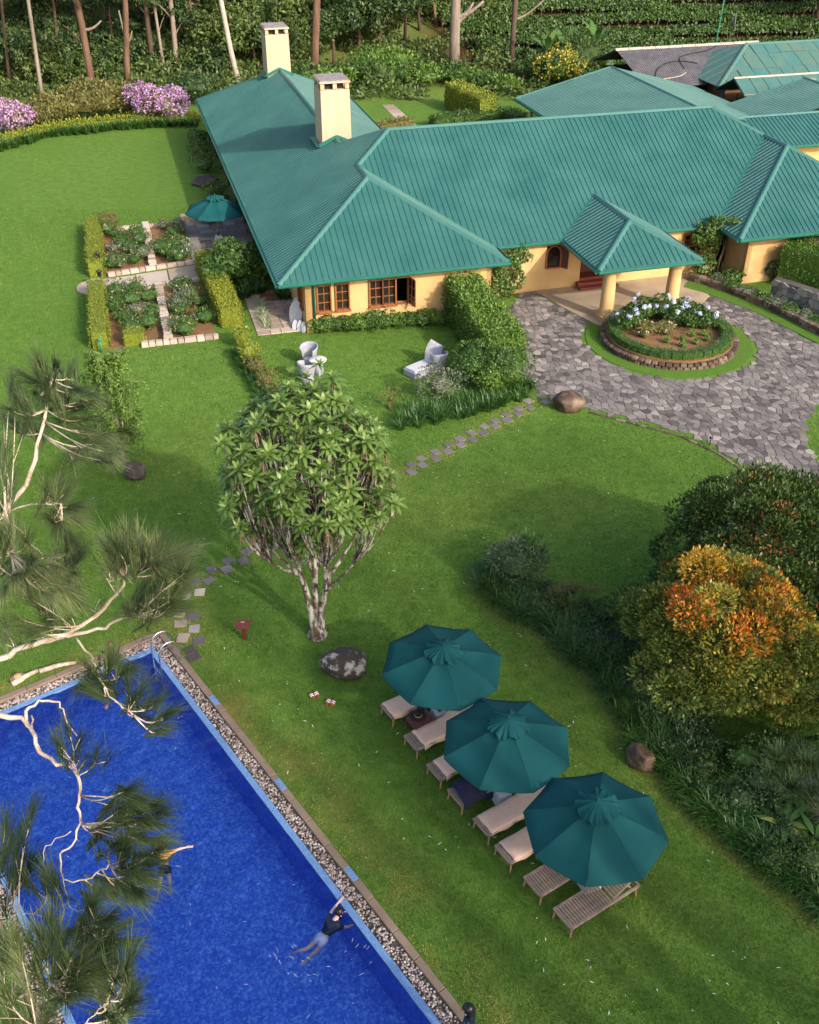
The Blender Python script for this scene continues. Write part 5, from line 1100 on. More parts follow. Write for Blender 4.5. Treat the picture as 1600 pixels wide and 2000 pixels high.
# ------------------------------------------------------------------ people
def skin_mesh(name, verts, edges, radii, mat, parent, sub=2, root=0):
    me = bpy.data.meshes.new(name); me.from_pydata([tuple(v) for v in verts], edges, []); o = bpy.data.objects.new(name, me); COL.objects.link(o)
    sk = o.modifiers.new('skin', 'SKIN'); sk.use_smooth_shade = True
    for i, r_ in enumerate(radii): d = me.skin_vertices[0].data[i]; d.radius = (r_, r_) if not hasattr(r_, '__len__') else r_; d.use_root = (i == root)
    sb = o.modifiers.new('sub', 'SUBSURF'); sb.levels = sub; sb.render_levels = sub
    dg = bpy.context.evaluated_depsgraph_get(); ev = o.evaluated_get(dg); m2 = bpy.data.meshes.new_from_object(ev); bpy.data.objects.remove(o); bpy.data.meshes.remove(me)
    m2.name = name; m2.materials.clear(); m2.materials.append(mat); m2.polygons.foreach_set('use_smooth', [True]*len(m2.polygons)); return link(name, m2, parent)
def person(name, label, loc, rz, J, skin, wear, hair, tilt=None):
    """J: joints in the person's frame. One continuous body; clothes and hair are children."""
    o = empty(name, loc, rz); put(o, label, 'person')
    V = []; E_ = []; Rr = []; ix = {}
    def v(k, r_): ix[k] = len(V); V.append(Vector(J[k])); Rr.append(r_)
    for k, r_ in (('pelvis', (.14, .10)), ('waist', (.115, .085)), ('chest', (.14, .095)), ('neck0', (.055, .055)), ('neck', (.045, .045)), ('skull', (.088, .105)), ('top', (.07, .08))): v(k, r_)
    for a, b in zip(['pelvis', 'waist', 'chest', 'neck0', 'neck', 'skull'], ['waist', 'chest', 'neck0', 'neck', 'skull', 'top']): E_.append((ix[a], ix[b]))
    for s in 'lr':
        for k, r_ in (('sho', .055), ('elb', .038), ('wri', .024), ('palm', (.036, .016))): v(k+s, r_)
        E_.append((ix['chest'], ix['sho'+s])); E_ += [(ix['sho'+s], ix['elb'+s]), (ix['elb'+s], ix['wri'+s]), (ix['wri'+s], ix['palm'+s])]
        wp = J['palm'+s]-J['wri'+s]; fw = wp.normalized(); side = fw.cross(Vector((0, 0, 1)))
        side = side.normalized() if side.length > .1 else Vector((1, 0, 0)); dn = side.cross(fw)
        for q in range(4):                    # fingers
            b0 = J['palm'+s]+side*(-.027+.018*q)+fw*.02; l_ = (.062, .072, .068, .052)[q]
            for t, nm in ((0, 'a'), (.5, 'b'), (1, 'c')): J['f%d%s%s' % (q, nm, s)] = b0+fw*l_*t*.95+dn*(-.018*t*t); v('f%d%s%s' % (q, nm, s), .009-.0015*t)
            E_ += [(ix['palm'+s], ix['f%da%s' % (q, s)]), (ix['f%da%s' % (q, s)], ix['f%db%s' % (q, s)]), (ix['f%db%s' % (q, s)], ix['f%dc%s' % (q, s)])]
        tb_ = J['wri'+s]+fw*.025+side*(.03 if s == 'l' else -.03); J['t0'+s] = tb_; J['t1'+s] = tb_+(fw*.6+side*(.5 if s == 'l' else -.5)).normalized()*.05; v('t0'+s, .012); v('t1'+s, .009); E_ += [(ix['wri'+s], ix['t0'+s]), (ix['t0'+s], ix['t1'+s])]
        for k, r_ in (('hip', .085), ('kne', .058), ('cal', .05), ('ank', .035), ('foo', (.042, .028)), ('toe', (.036, .016))): v(k+s, r_)
        E_.append((ix['pelvis'], ix['hip'+s])); E_ += [(ix[a+s], ix[b+s]) for a, b in (('hip', 'kne'), ('kne', 'cal'), ('cal', 'ank'), ('ank', 'foo'), ('foo', 'toe'))]
    skin_mesh('body', V, E_, Rr, skin, o, 2)
    fwd = J['face'].normalized(); up = (J['top']-J['skull']).normalized(); sd_ = fwd.cross(up).normalized(); c_ = J['skull']
    mb = MB(); mb.tube([c_+fwd*.10-up*.005, c_+fwd*.128-up*.025, c_+fwd*.098-up*.03], [.008, .014, .012], 6); mb.build('nose', skin, o, True)
    for s in (-1, 1):
        mb = MB(); q = c_+sd_*s*.095-up*.01; mb.tube([q-up*.025, q+sd_*s*.012, q+up*.025], [.010, .016, .010], 6); mb.build('ear', skin, o, True)
        mb = MB(); q = c_+sd_*s*.036+fwd*.097+up*.01; mb.tube([q-sd_*.014, q+fwd*.004, q+sd_*.014], [.004, .008, .004], 6); mb.build('eye', M['hair'], o, True)
    mb = MB(); q = c_+fwd*.098-up*.062; mb.tube([q-sd_*.022, q+fwd*.004, q+sd_*.022], [.003, .006, .003], 6); mb.build('mouth', M['rubberred'], o, True)
    # hair: cap pulled back from the face, strands down the neck
    bm = bmesh.new(); bmesh.ops.create_uvsphere(bm, u_segments=28, v_segments=18, radius=1)
    mt = Matrix((sd_, fwd, up)).transposed()
    for vv_ in bm.verts:
        d = vv_.co.copy(); r_ = Vector((.108, .125, .128)); x = Vector((d.x*r_.x, d.y*r_.y-.012, d.z*r_.z+.02))
        if d.y > .35 and d.z < .45: x.y = .05*d.y
        if d.z < -.2: x = Vector((x.x*.9, x.y*.9-.01, x.z-hair*max(0, -d.z-.2)*(1 if d.y < .2 else 0)))
        vv_.co = c_+mt @ (x*(1+.012*math.sin(d.x*22)))
    me = bpy.data.meshes.new('hair'); bm.to_mesh(me); bm.free(); me.materials.append(M['hair']); me.polygons.foreach_set('use_smooth', [True]*len(me.polygons)); link('hair', me, o)
    for nm, mat, segs in wear:                # clothing grown round the same joints, a little thicker
        VV = []; EE = []; RRR = []; im = {}
        for a, b, ra, rb_ in segs:
            for k, r_ in ((a, ra), (b, rb_)):
                if k not in im: im[k] = len(VV); VV.append(J[k] if not isinstance(k, tuple) else J[k[0]].lerp(J[k[1]], k[2])); RRR.append(r_)
            EE.append((im[a], im[b]))
        skin_mesh(nm, VV, EE, RRR, M[mat], o, 2)
    return o
def joints(d):
    return {k: Vector(q) for k, q in d.items()}
# swimmer holding the rim, body stretched out behind under the surface; x forward, z up from the water
hw_ = G(664, 1785, .0); rimp = G(684, 1783, -.02)
J = joints(dict(pelvis=(-.52, 0, -.17), waist=(-.36, 0, -.12), chest=(-.16, 0, -.06), neck0=(-.02, 0, .0), neck=(.04, 0, .05), skull=(.11, -.02, .13), top=(.10, -.02, .22), face=(.7, -.6, -.1),
    shol=(-.10, .19, -.06), elbl=(.14, .24, -.03), wril=(.36, .24, .02), palml=(.45, .24, .03), shor=(-.10, -.19, -.07), elbr=(.06, -.30, -.16), wrir=(.24, -.34, -.20), palmr=(.31, -.34, -.21),
    hipl=(-.58, .09, -.19), knel=(-.82, .14, -.30), call=(-.92, .17, -.30), ankl=(-1.10, .24, -.22), fool=(-1.15, .26, -.22), toel=(-1.25, .30, -.20), hipr=(-.58, -.09, -.20), kner=(-.84, -.04, -.34), calr=(-.93, .0, -.38), ankr=(-1.08, .05, -.46), foor=(-1.12, .06, -.47), toer=(-1.22, .08, -.48)))
TOP = [(('pelvis', 'waist', .25), 'waist', (.15, .115), (.135, .105)), ('waist', 'chest', (.135, .105), (.16, .115)), ('chest', 'shol', (.16, .115), .072), ('chest', 'shor', (.16, .115), .072), ('shol', ('shol', 'elbl', .55), .072, .058), ('shor', ('shor', 'elbr', .55), .072, .058), ('chest', 'neck0', (.16, .115), .062)]
SHORTS = [('pelvis', ('pelvis', 'waist', .6), (.162, .125), (.14, .11)), ('pelvis', 'hipl', (.162, .125), .112), ('pelvis', 'hipr', (.162, .125), .112), ('hipl', ('hipl', 'knel', .55), .112, .092), ('hipr', ('hipr', 'kner', .55), .112, .092)]
hd = (rimp-hw_); ang = math.atan2(hd.y, hd.x)
ob = person('person', 'swimmer in navy top and white shorts holding the pool rim', (hw_.x-.1*math.cos(R(50)), hw_.y-.1*math.sin(R(50)), -.03), R(52), J, M['skinpale'], [('swim_top', 'navysuit', TOP), ('swim_shorts', 'lilac', SHORTS)], .25).scale = (.92, .92, .92)
J = joints(dict(pelvis=(-.50, 0, -.14), waist=(-.34, 0, -.08), chest=(-.16, 0, -.03), neck0=(-.02, 0, .02), neck=(.03, 0, .06), skull=(.10, .0, .12), top=(.13, .0, .21), face=(.8, 0, -.1),
    shol=(-.10, .18, -.05), elbl=(.02, .38, -.10), wril=(.10, .55, -.12), palml=(.14, .63, -.12), shor=(-.10, -.19, -.03), elbr=(-.06, -.42, .02), wrir=(-.05, -.62, .03), palmr=(-.05, -.71, .03),
    hipl=(-.57, .09, -.16), knel=(-.93, .14, -.24), call=(-1.06, .15, -.24), ankl=(-1.28, .17, -.20), fool=(-1.34, .17, -.21), toel=(-1.45, .17, -.22), hipr=(-.57, -.09, -.16), kner=(-.92, -.14, -.22), calr=(-1.06, -.15, -.20), ankr=(-1.27, -.18, -.10), foor=(-1.33, -.18, -.09), toer=(-1.44, -.19, -.09)))
p = G(322, 1648, .05); person('person', 'swimmer in orange top with one arm stretched sideways in the pool', (p.x+.0, p.y-.1, -.03), R(100), J, M['skinpale'], [('swim_top', 'orange', TOP), ('swim_shorts', 'navysuit', SHORTS)], .03).scale = (.84, .84, .84)
# person standing at the bottom edge of the picture, by the coping
J = joints(dict(pelvis=(0, 0, .86), waist=(0, 0, 1.02), chest=(.01, 0, 1.22), neck0=(.01, 0, 1.37), neck=(.02, 0, 1.42), skull=(.04, 0, 1.52), top=(.045, 0, 1.61), face=(1, 0, -.2),
    shol=(.0, .17, 1.31), elbl=(-.02, .24, 1.05), wril=(.06, .25, .82), palml=(.08, .25, .74), shor=(0, -.17, 1.31), elbr=(-.02, -.24, 1.05), wrir=(.06, -.25, .82), palmr=(.08, -.25, .74),
    hipl=(0, .09, .82), knel=(.02, .10, .45), call=(.0, .10, .33), ankl=(-.01, .10, .08), fool=(.04, .10, .045), toel=(.15, .11, .03), hipr=(0, -.09, .82), kner=(.02, -.10, .45), calr=(0, -.10, .33), ankr=(-.01, -.10, .08), foor=(.04, -.10, .045), toer=(.15, -.11, .03)))
p = G(914, 1968, 1.55); person('person', 'dark haired person standing at the pool edge, only the head seen', (p.x+.03, p.y-.03, .0), R(160), J, M['skin'], [('swim_top', 'navysuit', TOP), ('swim_shorts', 'navysuit', SHORTS)], .30)
# ------------------------------------------------------------------ round flower bed
def stone_ring(parent, c, r, n, h, w, mat, rows=1, zb=0., a0=0., a1=2*math.pi, seed=0):
    rr = random.Random(seed)
    for row in range(rows):
        for k in range(n):
            a = a0+(a1-a0)*(k+.5*(row % 2))/n; l_ = (a1-a0)*r/n-.02; mb = MB(); ww = w*rr.uniform(.85, 1.15); hh = h*rr.uniform(.85, 1.1)
            mb.box((0, 0, hh/2), (ww, l_, hh), 0, rr.random()*.75, taper=rr.uniform(.8, .96)); o = mb.build('stone', M[mat], parent, False, Matrix.Translation(Vector((math.cos(a)*r, math.sin(a)*r, zb+row*h))) @ Matrix.Rotation(a+rr.uniform(-.06, .06), 4, 'Z')); bevel(o, .03, 1)
rbd = empty('round_bed_wall', (RC.x, RC.y, 0)); put(rbd, 'low round stone wall of the flower bed in the drive', 'wall'); stone_ring(rbd, RC, 2.98, 62, .15, .26, 'wallstone', 2, 0., seed=2)
mb = MB(); mb.prism([(RC.x+RR*math.cos(a), RC.y+RR*math.sin(a)) for a in [k*math.pi/32 for k in range(64)]], -.05, .03); put(mb.build('grass_ring', M['lawn']), 'ring of mown grass round the flower bed wall', kind='structure')
mb = MB(); mb.prism([(RC.x+2.86*math.cos(a), RC.y+2.86*math.sin(a)) for a in [k*math.pi/24 for k in range(48)]], .0, .36); put(mb.build('bed_soil', M['soil']), 'brown soil inside the round flower bed', kind='structure')
hedge('clipped_ring_hedge', 'dark green clipped ring hedge inside the round stone wall', [(RC.x+2.55*math.cos(a), RC.y+2.55*math.sin(a)) for a in [k*math.pi/18 for k in range(37)]], .46, .42, 420, .06, M['lf_mid'], zb=.25, tint=(.1, .75))
HB = Hh(0, 1)-Hh(0, 0); HU = Hh(1, 0)-Hh(0, 0)
for k, (u, v, s_) in enumerate(((-1.75, .85, .62), (-1.2, 1.35, .66), (-.5, 1.65, .72), (.3, 1.6, .74), (1.05, 1.3, .72), (1.65, .75, .68), (1.75, .0, .6), (.6, .75, .6), (1.2, .35, .62))):
    p = RC+HU*u+HB*v; bush('hydrangea', 'hydrangea with pale blue heads in the round bed, %s' % ['leftmost', 'second from the left', 'third from the left', 'at the very back', 'right of the back one', 'second from the right', 'rightmost', 'in the middle of the second row', 'at the right of the second row'][k], 'shrub', (p.x, p.y, .34), (s_, s_, s_*.78), 900, .12, M['lf_mid'], 'hydrangeas in the round bed', 8, (0, .7), None, ratio=.65)
    rr = np.random.default_rng(k+40); fl = Leaves(); cs = []
    for j in range(4 if k < 7 else 2):
        a = rr.uniform(0, 6.28); q = np.array([s_*.75*math.cos(a), s_*.75*math.sin(a), s_*1.2+rr.uniform(-.05, .25)]); d = rand_dirs(60, rr); fl.diamonds(q+d*.085, rand_dirs(60, rr), d, .055, .055, np.clip(.45+.55*rr.random(), 0, 1))
    o = [x for x in bpy.data.objects if x.name.startswith('hydrangea')][-1]
    hy = bpy.data.objects[sorted([x.name for x in bpy.data.objects if x.name.startswith('hydrangea')])[-1]]; fl.build('flower_head', M['fl_blue'], hy)
for k, (u, v) in enumerate(((-1.3, -.1), (-.7, .3), (-.2, -.1), (-1.0, .6), (.1, .4))):
    p = RC+HU*u+HB*v; bush('low_rose_bush', 'low yellow green bush in the round bed, %s' % ['front left', 'behind the front left one', 'in the middle', 'back left', 'nearest the right'][k], 'shrub', (p.x, p.y, .34), (.45, .45, .28), 420, .08, M['lf_olive'], 'low bushes in the round bed', 6, flowers=(M['fl_white'], 4, .07, .4))
for k, (u, v) in enumerate(((-.6, -.9), (.2, -.85), (.85, -.6), (1.4, -.7), (.6, -1.4), (-.1, -1.5), (1.25, -1.2))):
    p = RC+HU*u+HB*v; bush('seedling', 'small green seedling in bare soil of the round bed, %s from the left' % ORD[[1, 3, 4, 6, 3, 2, 5][k] if k not in (0, 1, 4) else [0, 2, 3][[0, 1, 4].index(k)]], 'plant', (p.x, p.y, .34), (.2, .2, .17), 120, .09, M['lf_bright'], 'seedlings in the round bed', 5)
p = RC+HU*-2.0+HB*1.5; bush('silver_bush', 'silvery bush at the foot of the porch column', 'shrub', (p.x, p.y, .2), (.6, .5, .5), 700, .08, M['lf_grey'], None, 8, tint=(.3, 1))
p = Hh(23.0, 41.0); mb = MB(); mb.box((0, 0, .2), (.5, .5, .4), 0); o = mb.build('planter_box', M['chim'], None, False, Matrix.Translation((p.x, p.y, .045)) @ Matrix.Rotation(HA, 4, 'Z')); bevel(o, .02); put(o, 'square cream planter block between the porch columns', 'planter')

# ------------------------------------------------------------------ rose garden beside the long lawn
def slab(parent, q, z0, z1, mat, tint=None, name='slab', inv_=None):
    mb = MB(); mb.prism([xy(Hh(*k)) for k in q], z0, z1, random.random() if tint is None else tint, .012); return mb.build(name, M[mat], parent, False, inv_)
gp = empty('garden_path', Hh(0, 52)); put(gp, 'pale stone garden path between the rose beds', kind='structure'); GPI = Matrix.Translation(-Hh(0, 52))
for q in ([(-2.0, 51.3), (-.35, 51.3), (-.35, 53.0), (-2.0, 52.9)], [(-.28, 51.4), (1.3, 51.6), (1.3, 53.3), (-.28, 53.1)], [(1.37, 51.6), (2.9, 51.9), (2.9, 53.7), (1.37, 53.4)]): slab(gp, q, -.05, .04, 'paleflag', inv_=GPI)
slab(gp, [(-2.05+1.25*math.cos(a), 52.0+1.15*math.sin(a)) for a in [math.pi/2+k*math.pi/10 for k in range(11)]], -.05, .04, 'paleflag', inv_=GPI)
ter = empty('terrace', Hh(4.5, 57)); put(ter, 'grey flagstone terrace beside the veranda', kind='structure'); TI = Matrix.Translation(-Hh(4.5, 57)); rr = random.Random(3)
v = 53.9
while v < 60.6:
    hgt = rr.uniform(.5, .7); u = 2.75
    while u < 6.2:
        w = rr.uniform(.6, 1.0); slab(ter, [(u+.012, v+.012), (min(u+w, 6.3)-.012, v+.012), (min(u+w, 6.3)-.012, v+hgt-.012), (u+.012, v+hgt-.012)], -.05, .05+rr.uniform(0, .008), 'flag', rr.uniform(.3, .9), 'flagstone', TI); u += w
    v += hgt
v = 43.9
while v < 49.0:
    hgt = rr.uniform(.45, .6); u = 4.75
    while u < 6.95:
        w = rr.uniform(.5, .8); e = min(u+w, 7.0); slab(ter, [(u+.012, v+.012), (e-.012, v+.012), (e-.012, v+hgt-.012), (u+.012, v+hgt-.012)], -.05, .04+rr.uniform(0, .008), 'paleflag', rr.uniform(.1, .8), 'flagstone', TI); u += w
    v += hgt
mb = MB(); mb.box(Hh(6.0, 48.2, .06), (.9, 1.0, .03), HA); put(mb.build('door_mat', M['brickwall']), 'brown door mat on the small corner terrace', 'mat')
def low_wall(label, pts, h, w, mat, seed, cat='wall', rows=2, l=(.3, .6), frame=Hh, name='stone_wall', zb=0.):
    rr = random.Random(seed); A = frame(*pts[0]); o = empty(name, (A.x, A.y, zb)); put(o, label, cat)
    for a, b in zip(pts[:-1], pts[1:]):
        P, Q = frame(*a), frame(*b); d = Q-P; L_ = d.length; d.normalize(); hr = h/rows
        for row in range(rows):
            s_ = -rr.uniform(0, .3)
            while s_ < L_-.05:
                l_ = rr.uniform(*l); s0, s1 = max(0, s_), min(L_, s_+l_); c_ = P+d*(s0+s1)/2-A; mb = MB()
                if s1-s0 > .06:
                    mb.box((0, 0, 0), (s1-s0-.02, w*rr.uniform(.88, 1.08), hr*rr.uniform(.9, 1.02)), 0, rr.random(), taper=.95); q = mb.build('stone', M[mat], o, False, Matrix.Translation((c_.x, c_.y, hr*(row+.5))) @ Matrix.Rotation(math.atan2(d.y, d.x)+rr.uniform(-.04, .04), 4, 'Z')); bevel(q, .02, 1)
                s_ += l_
    return o
low_wall('pale stone wall between the two upper rose beds', [(.65, 60.6), (.65, 54.1)], .35, .42, 'paleflag', 1); low_wall('pale stone wall between the two lower rose beds', [(.75, 51.0), (.75, 44.3)], .35, .42, 'paleflag', 2)
low_wall('pale stone kerb along the upper side of the garden path', [(-1.7, 53.25), (2.9, 54.0)], .22, .3, 'paleflag', 3, rows=1); low_wall('pale stone kerb along the lower side of the garden path', [(-1.6, 51.0), (2.9, 51.4)], .2, .3, 'paleflag', 4, rows=1)
low_wall('pale stone kerb at the bottom of the rose garden', [(-.5, 44.15), (3.0, 44.15)], .22, .32, 'paleflag', 5, rows=1); low_wall('pale stone kerb at the top of the rose garden', [(-1.0, 60.5), (2.7, 60.5)], .2, .28, 'paleflag', 6, rows=1)
low_wall('thick pale wall end at the terrace corner', [(2.7, 61.0), (4.1, 61.0)], .42, .45, 'paleflag', 7)
mb = MB()
for q in ([(-2.2, 44.3), (2.9, 44.3), (2.9, 51.0), (-2.2, 51.0)], [(-2.2, 53.4), (2.7, 53.9), (2.7, 60.4), (-2.2, 60.4)]): mb.prism([xy(Hh(*k)) for k in q], -.05, .025)
put(mb.build('rose_bed_soil', M['soil']), 'reddish soil of the rose beds', kind='structure')
hedge('clipped_hedge', 'olive clipped hedge on the lawn side of the lower rose bed', [xy(Hh(-2.25, 50.9)), xy(Hh(-2.25, 44.4))], .75, .85, 260, .08, M['lf_lime'], tint=(.0, .5))
hedge('clipped_hedge', 'olive clipped hedge on the lawn side of the upper rose bed', [xy(Hh(-2.25, 60.6)), xy(Hh(-2.25, 53.3))], .75, .85, 260, .08, M['lf_lime'], tint=(.0, .5))
hedge('clipped_hedge', 'short clipped hedge at the top of the upper rose bed', [xy(Hh(-1.9, 60.5)), xy(Hh(-.9, 60.5))], .8, .95, 260, .08, M['lf_olive'], tint=(.0, .7))
hedge('clipped_hedge', 'short clipped hedge block at the foot of the rose garden', [xy(Hh(-1.2, 44.6)), xy(Hh(-.3, 44.6))], .7, .65, 260, .08, M['lf_lime'], tint=(.0, .5))
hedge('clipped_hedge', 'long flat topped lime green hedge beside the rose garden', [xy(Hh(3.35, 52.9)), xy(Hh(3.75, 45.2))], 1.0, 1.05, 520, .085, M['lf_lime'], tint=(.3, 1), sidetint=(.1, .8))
rr = random.Random(8)
for k in range(58):
    bed = k % 4; u = rr.uniform(-1.6, .3) if bed in (0, 1) else rr.uniform(1.1, 2.6); v = rr.uniform(44.7, 50.6) if bed % 2 == 0 else rr.uniform(54.2, 60.0); s_ = rr.uniform(.42, .78); p = Hh(u, v)
    lb = ['rose bush in the lower outer rose bed', 'rose bush in the upper outer rose bed', 'rose bush in the lower inner rose bed', 'rose bush in the upper inner rose bed'][bed]
    bush('rose_bush', 'leggy green '+lb, 'shrub', (p.x, p.y, .02), (s_, s_, s_*.62), 420, .11, M['lf_grey' if k % 5 == 0 else 'lf_mid'], lb+' group', 7, (0, .9), (M['fl_pink' if k % 3 else 'fl_white'], 3, .07, .5))
for px_, py_, lb in ((197, 512, 'black garden lantern at the upper hedge end'), (200, 548, 'black garden lantern at the path landing')):
    p = G(px_, py_+20); o = empty('garden_lantern', (p.x, p.y, 0)); put(o, lb, 'lantern')
    mb = MB(); mb.tube([(0, 0, 0), (0, 0, .75)], .03, 8); mb.build('post', M['darkmetal'], o); mb = MB(); mb.lathe([(.07, .75), (.1, .8), (.1, 1.0), (.16, 1.02), (.02, 1.15)], 10); mb.build('lamp_head', M['darkmetal'], o, True)
p = G(199, 688); o = empty('garden_tap', (p.x, p.y, 0)); put(o, 'green garden tap post at the lower hedge corner', 'tap'); mb = MB(); mb.tube([(0, 0, 0), (0, 0, .6)], .05, 8); mb.lathe([(.07, .55), (.08, .65), (.02, .7)], 10); mb.build('post', M['greenpole'], o, True); mb = MB(); mb.tube([(0, 0, .5), (0, -.12, .52), (0, -.14, .44)], .025, 6); mb.build('spout', M['greenpole'], o)

# ------------------------------------------------------------------ shrubs round the house
def strapclump(lv, P, n, L, W, rng, droop=1.1, tint=(0, 1), rad=.12, up=1.1):
    a = rng.uniform(0, 6.28, n); q = np.stack([np.cos(a), np.sin(a), np.zeros(n)], 1); base = np.array(P)+q*rng.uniform(0, rad, (n, 1)); D = unit(q*rng.uniform(.25, 1, (n, 1))+np.array([0, 0, up]))
    lv.strips(base, D, L*rng.uniform(.7, 1.15, n), W*rng.uniform(.8, 1.2, n), tint[0]+(tint[1]-tint[0])*rng.beta(2, 3, n), droop*rng.uniform(.6, 1.3, n))
def on(px_, py_): p = G(px_, py_); return (p.x, p.y, 0)
bush('glossy_bush', 'large dark glossy leaved bush at the roof corner', 'shrub', on(455, 560), (1.55, 1.9, 1.25), 4200, .20, M['lf_mid'], None, 16, (0, .75), ratio=.5)
bush('glossy_bush', 'dark glossy bush under the left eave', 'shrub', on(520, 545), (1.1, 1.7, 1.0), 2200, .20, M['lf_dark'], None, 12, (.2, .9), ratio=.5)
rng = np.random.default_rng(5); lv = Leaves(); o = empty('variegated_grass', on(512, 625)); put(o, 'white green variegated grass along the small terrace', 'plant')
b0 = G(512, 625)
for k in range(16): q = G(505+k*1.1, 592+k*3.4)-b0; strapclump(lv, (q.x, q.y, 0), 26, .5, .03, rng, 1.2)
lv.build('leaves', M['variegated'], o); lv = Leaves(); o = empty('variegated_grass', on(402, 437)); put(o, 'white green variegated tuft behind the terrace parasol', 'plant')
for k in range(6): strapclump(lv, (rng.uniform(-.5, .5), rng.uniform(-.3, .3), 0), 40, .7, .035, rng, 1.3)
lv.build('leaves', M['variegated'], o)
p = G(510, 580); lv = Leaves(); o = empty('fern_clump', (p.x, p.y, 0)); put(o, 'dark fern clumps in the shade of the roof corner', 'fern')
for k in range(9): strapclump(lv, (rng.uniform(-1.3, 1.5), rng.uniform(-.6, .9), 0), 40, .75, .06, rng, 1.3, (0, .6), .15)
lv.build('leaves', M['lf_strap'], o)
for k in range(11):      # low bed below the front windows
    x = 628+k*24.5; p = G(x, 654-k*1.7); s_ = random.uniform(.55, .75); bush('bed_shrub', 'low leafy shrub under the front windows, %s from the house corner' % ORD[k], 'shrub', (p.x, p.y+.25, 0), (s_*1.05, s_, s_*.62), 1100, .115, M['lf_mid' if k % 3 else 'lf_bright'], 'shrubs in the bed under the front windows', 9, (0, .9))
# bushy stepped hedge between lawn and drive
for k, (a_, b_, w_, h_, lb) in enumerate((((896, 612), (922, 645), 1.5, 2.05, 'bright green boxy hedge block nearest the house wall'), ((925, 650), (950, 682), 1.6, 1.85, 'bright green boxy hedge block in the middle of the stepped hedge'), ((954, 688), (985, 726), 1.75, 1.7, 'bright green boxy hedge block at the near end by the drive'))):
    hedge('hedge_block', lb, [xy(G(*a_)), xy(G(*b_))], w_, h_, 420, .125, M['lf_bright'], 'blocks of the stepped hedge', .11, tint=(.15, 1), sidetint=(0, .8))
for k, (x, y, rx, hh, mt, tn, lb) in enumerate(((985, 755, 1.1, .95, 'lf_mid', (.1, 1), 'tangled green shrub below the stepped hedge at the drive'), (925, 745, 1.05, .95, 'lf_mid', (0, .8), 'dark green shrub in front of the stepped hedge'), (955, 765, .8, .7, 'lf_bright', (0, .8), 'bright green shrub at the foot of the stepped hedge'))):
    bush('hedge_shrub', lb, 'shrub', on(x, y), (rx, rx, hh), 4600, .12, M[mt], 'shrubs before the stepped hedge', 22, tn, corek=.7)
bush('grey_shrub', 'grey green twiggy shrub in front of the rattan chaise', 'shrub', on(858, 785), (1.05, .9, .85), 2600, .10, M['lf_grey'], None, 14, (0, 1), corek=.45)
bush('brown_shrub', 'thin brownish shrub left of the grey green shrub', 'shrub', on(765, 800), (.55, .5, .55), 380, .10, M['lf_olive'], None, 8, (0, .6), corek=.2)
lv = Leaves(); b0 = G(880, 830); rng = np.random.default_rng(77)
for k in range(120):
    t = rng.random(); x = 778+(1035-778)*t; y = 838-58*t**1.2+rng.uniform(-30, 4); q = G(x, y)-b0; strapclump(lv, (q.x, q.y, 0), 30, .62, .035, rng, 1.2, (0, .85))
put(lv.build('strap_leaf_border', M['lf_strap'], None, Matrix.Translation(b0)), 'strap leaved border plants along the stepping stones', kind='stuff')
# loose continuation of the lime hedge
for k, (x, y) in enumerate(((470, 678), (485, 705), (500, 732), (520, 758), (540, 782))):
    bush('loose_hedge_shrub', ['yellow green shrub continuing the lime hedge', 'loose shrub second below the lime hedge', 'loose brownish shrub third below the lime hedge', 'russet twiggy shrub fourth below the lime hedge', 'russet twiggy shrub lowest below the lime hedge'][k], 'shrub', on(x, y), (.55, .6, .55-.04*k), 900, .10, M['lf_lime' if k < 2 else 'lf_olive'], 'shrubs continuing the lime hedge', 9, (0, .7))
lv = Leaves(); b0 = G(490, 740)
for k in range(60):
    t = rng.random(); q = G(455+75*t+rng.uniform(-4, 12), 690+115*t)-b0; strapclump(lv, (q.x, q.y, 0), 22, .5, .03, rng, 1.2, (0, .8))
put(lv.build('strap_leaf_border', M['lf_strap'], None, Matrix.Translation(b0)), 'strap leaved fringe below the lime hedge', kind='stuff')
# climbers on the walls
def climber(name, label, boxes, n, leaf, mat, tint=(0, 1)):
    SEED[0] += 1; rng = np.random.default_rng(SEED[0]); o = empty(name, Hh(*boxes[0][0])); put(o, label, 'climber'); org = np.array(Hh(*boxes[0][0])); lv = Leaves(); mb = MB()
    for (c_, r) in boxes:
        P, d, k = lump_points(int(2.6*n*r[0]*r[2]), r, 10, rng, zmin=-c_[2]+.02, flat=.2); c0 = np.array(Hh(*c_))-org
        ca, sa = hc, hs; P = np.stack([P[:, 0]*ca-P[:, 1]*sa, P[:, 0]*sa+P[:, 1]*ca, P[:, 2]], 1)+c0; m_ = len(P); L_ = leaf*rng.uniform(.7, 1.3, m_)
        lv.diamonds(P, unit(rand_dirs(m_, rng)+np.array([0, 0, -.5])), unit(d+rand_dirs(m_, rng)*.5), L_, L_*.62, tint[0]+(tint[1]-tint[0])*rng.random(m_), cup=.12)
    lv.build('leaves', mat, o)
    for (c_, r) in boxes[:2]:
        for j in range(4):
            b_ = Vector(Hh(c_[0]+random.uniform(-.3, .3), c_[1]+.1, 0))-Vector(org); e = Vector(Hh(c_[0]+random.uniform(-.6, .6), c_[1], c_[2]+r[2]*.6))-Vector(org); mb.tube([b_, (b_+e)/2+Vector((random.uniform(-.2, .2), -.1, 0)), e], [.03, .02, .01], 5)
    mb.build('stem', M['twig'], o, True)
u1, z1 = on_wall(1000, 540, 45.2)
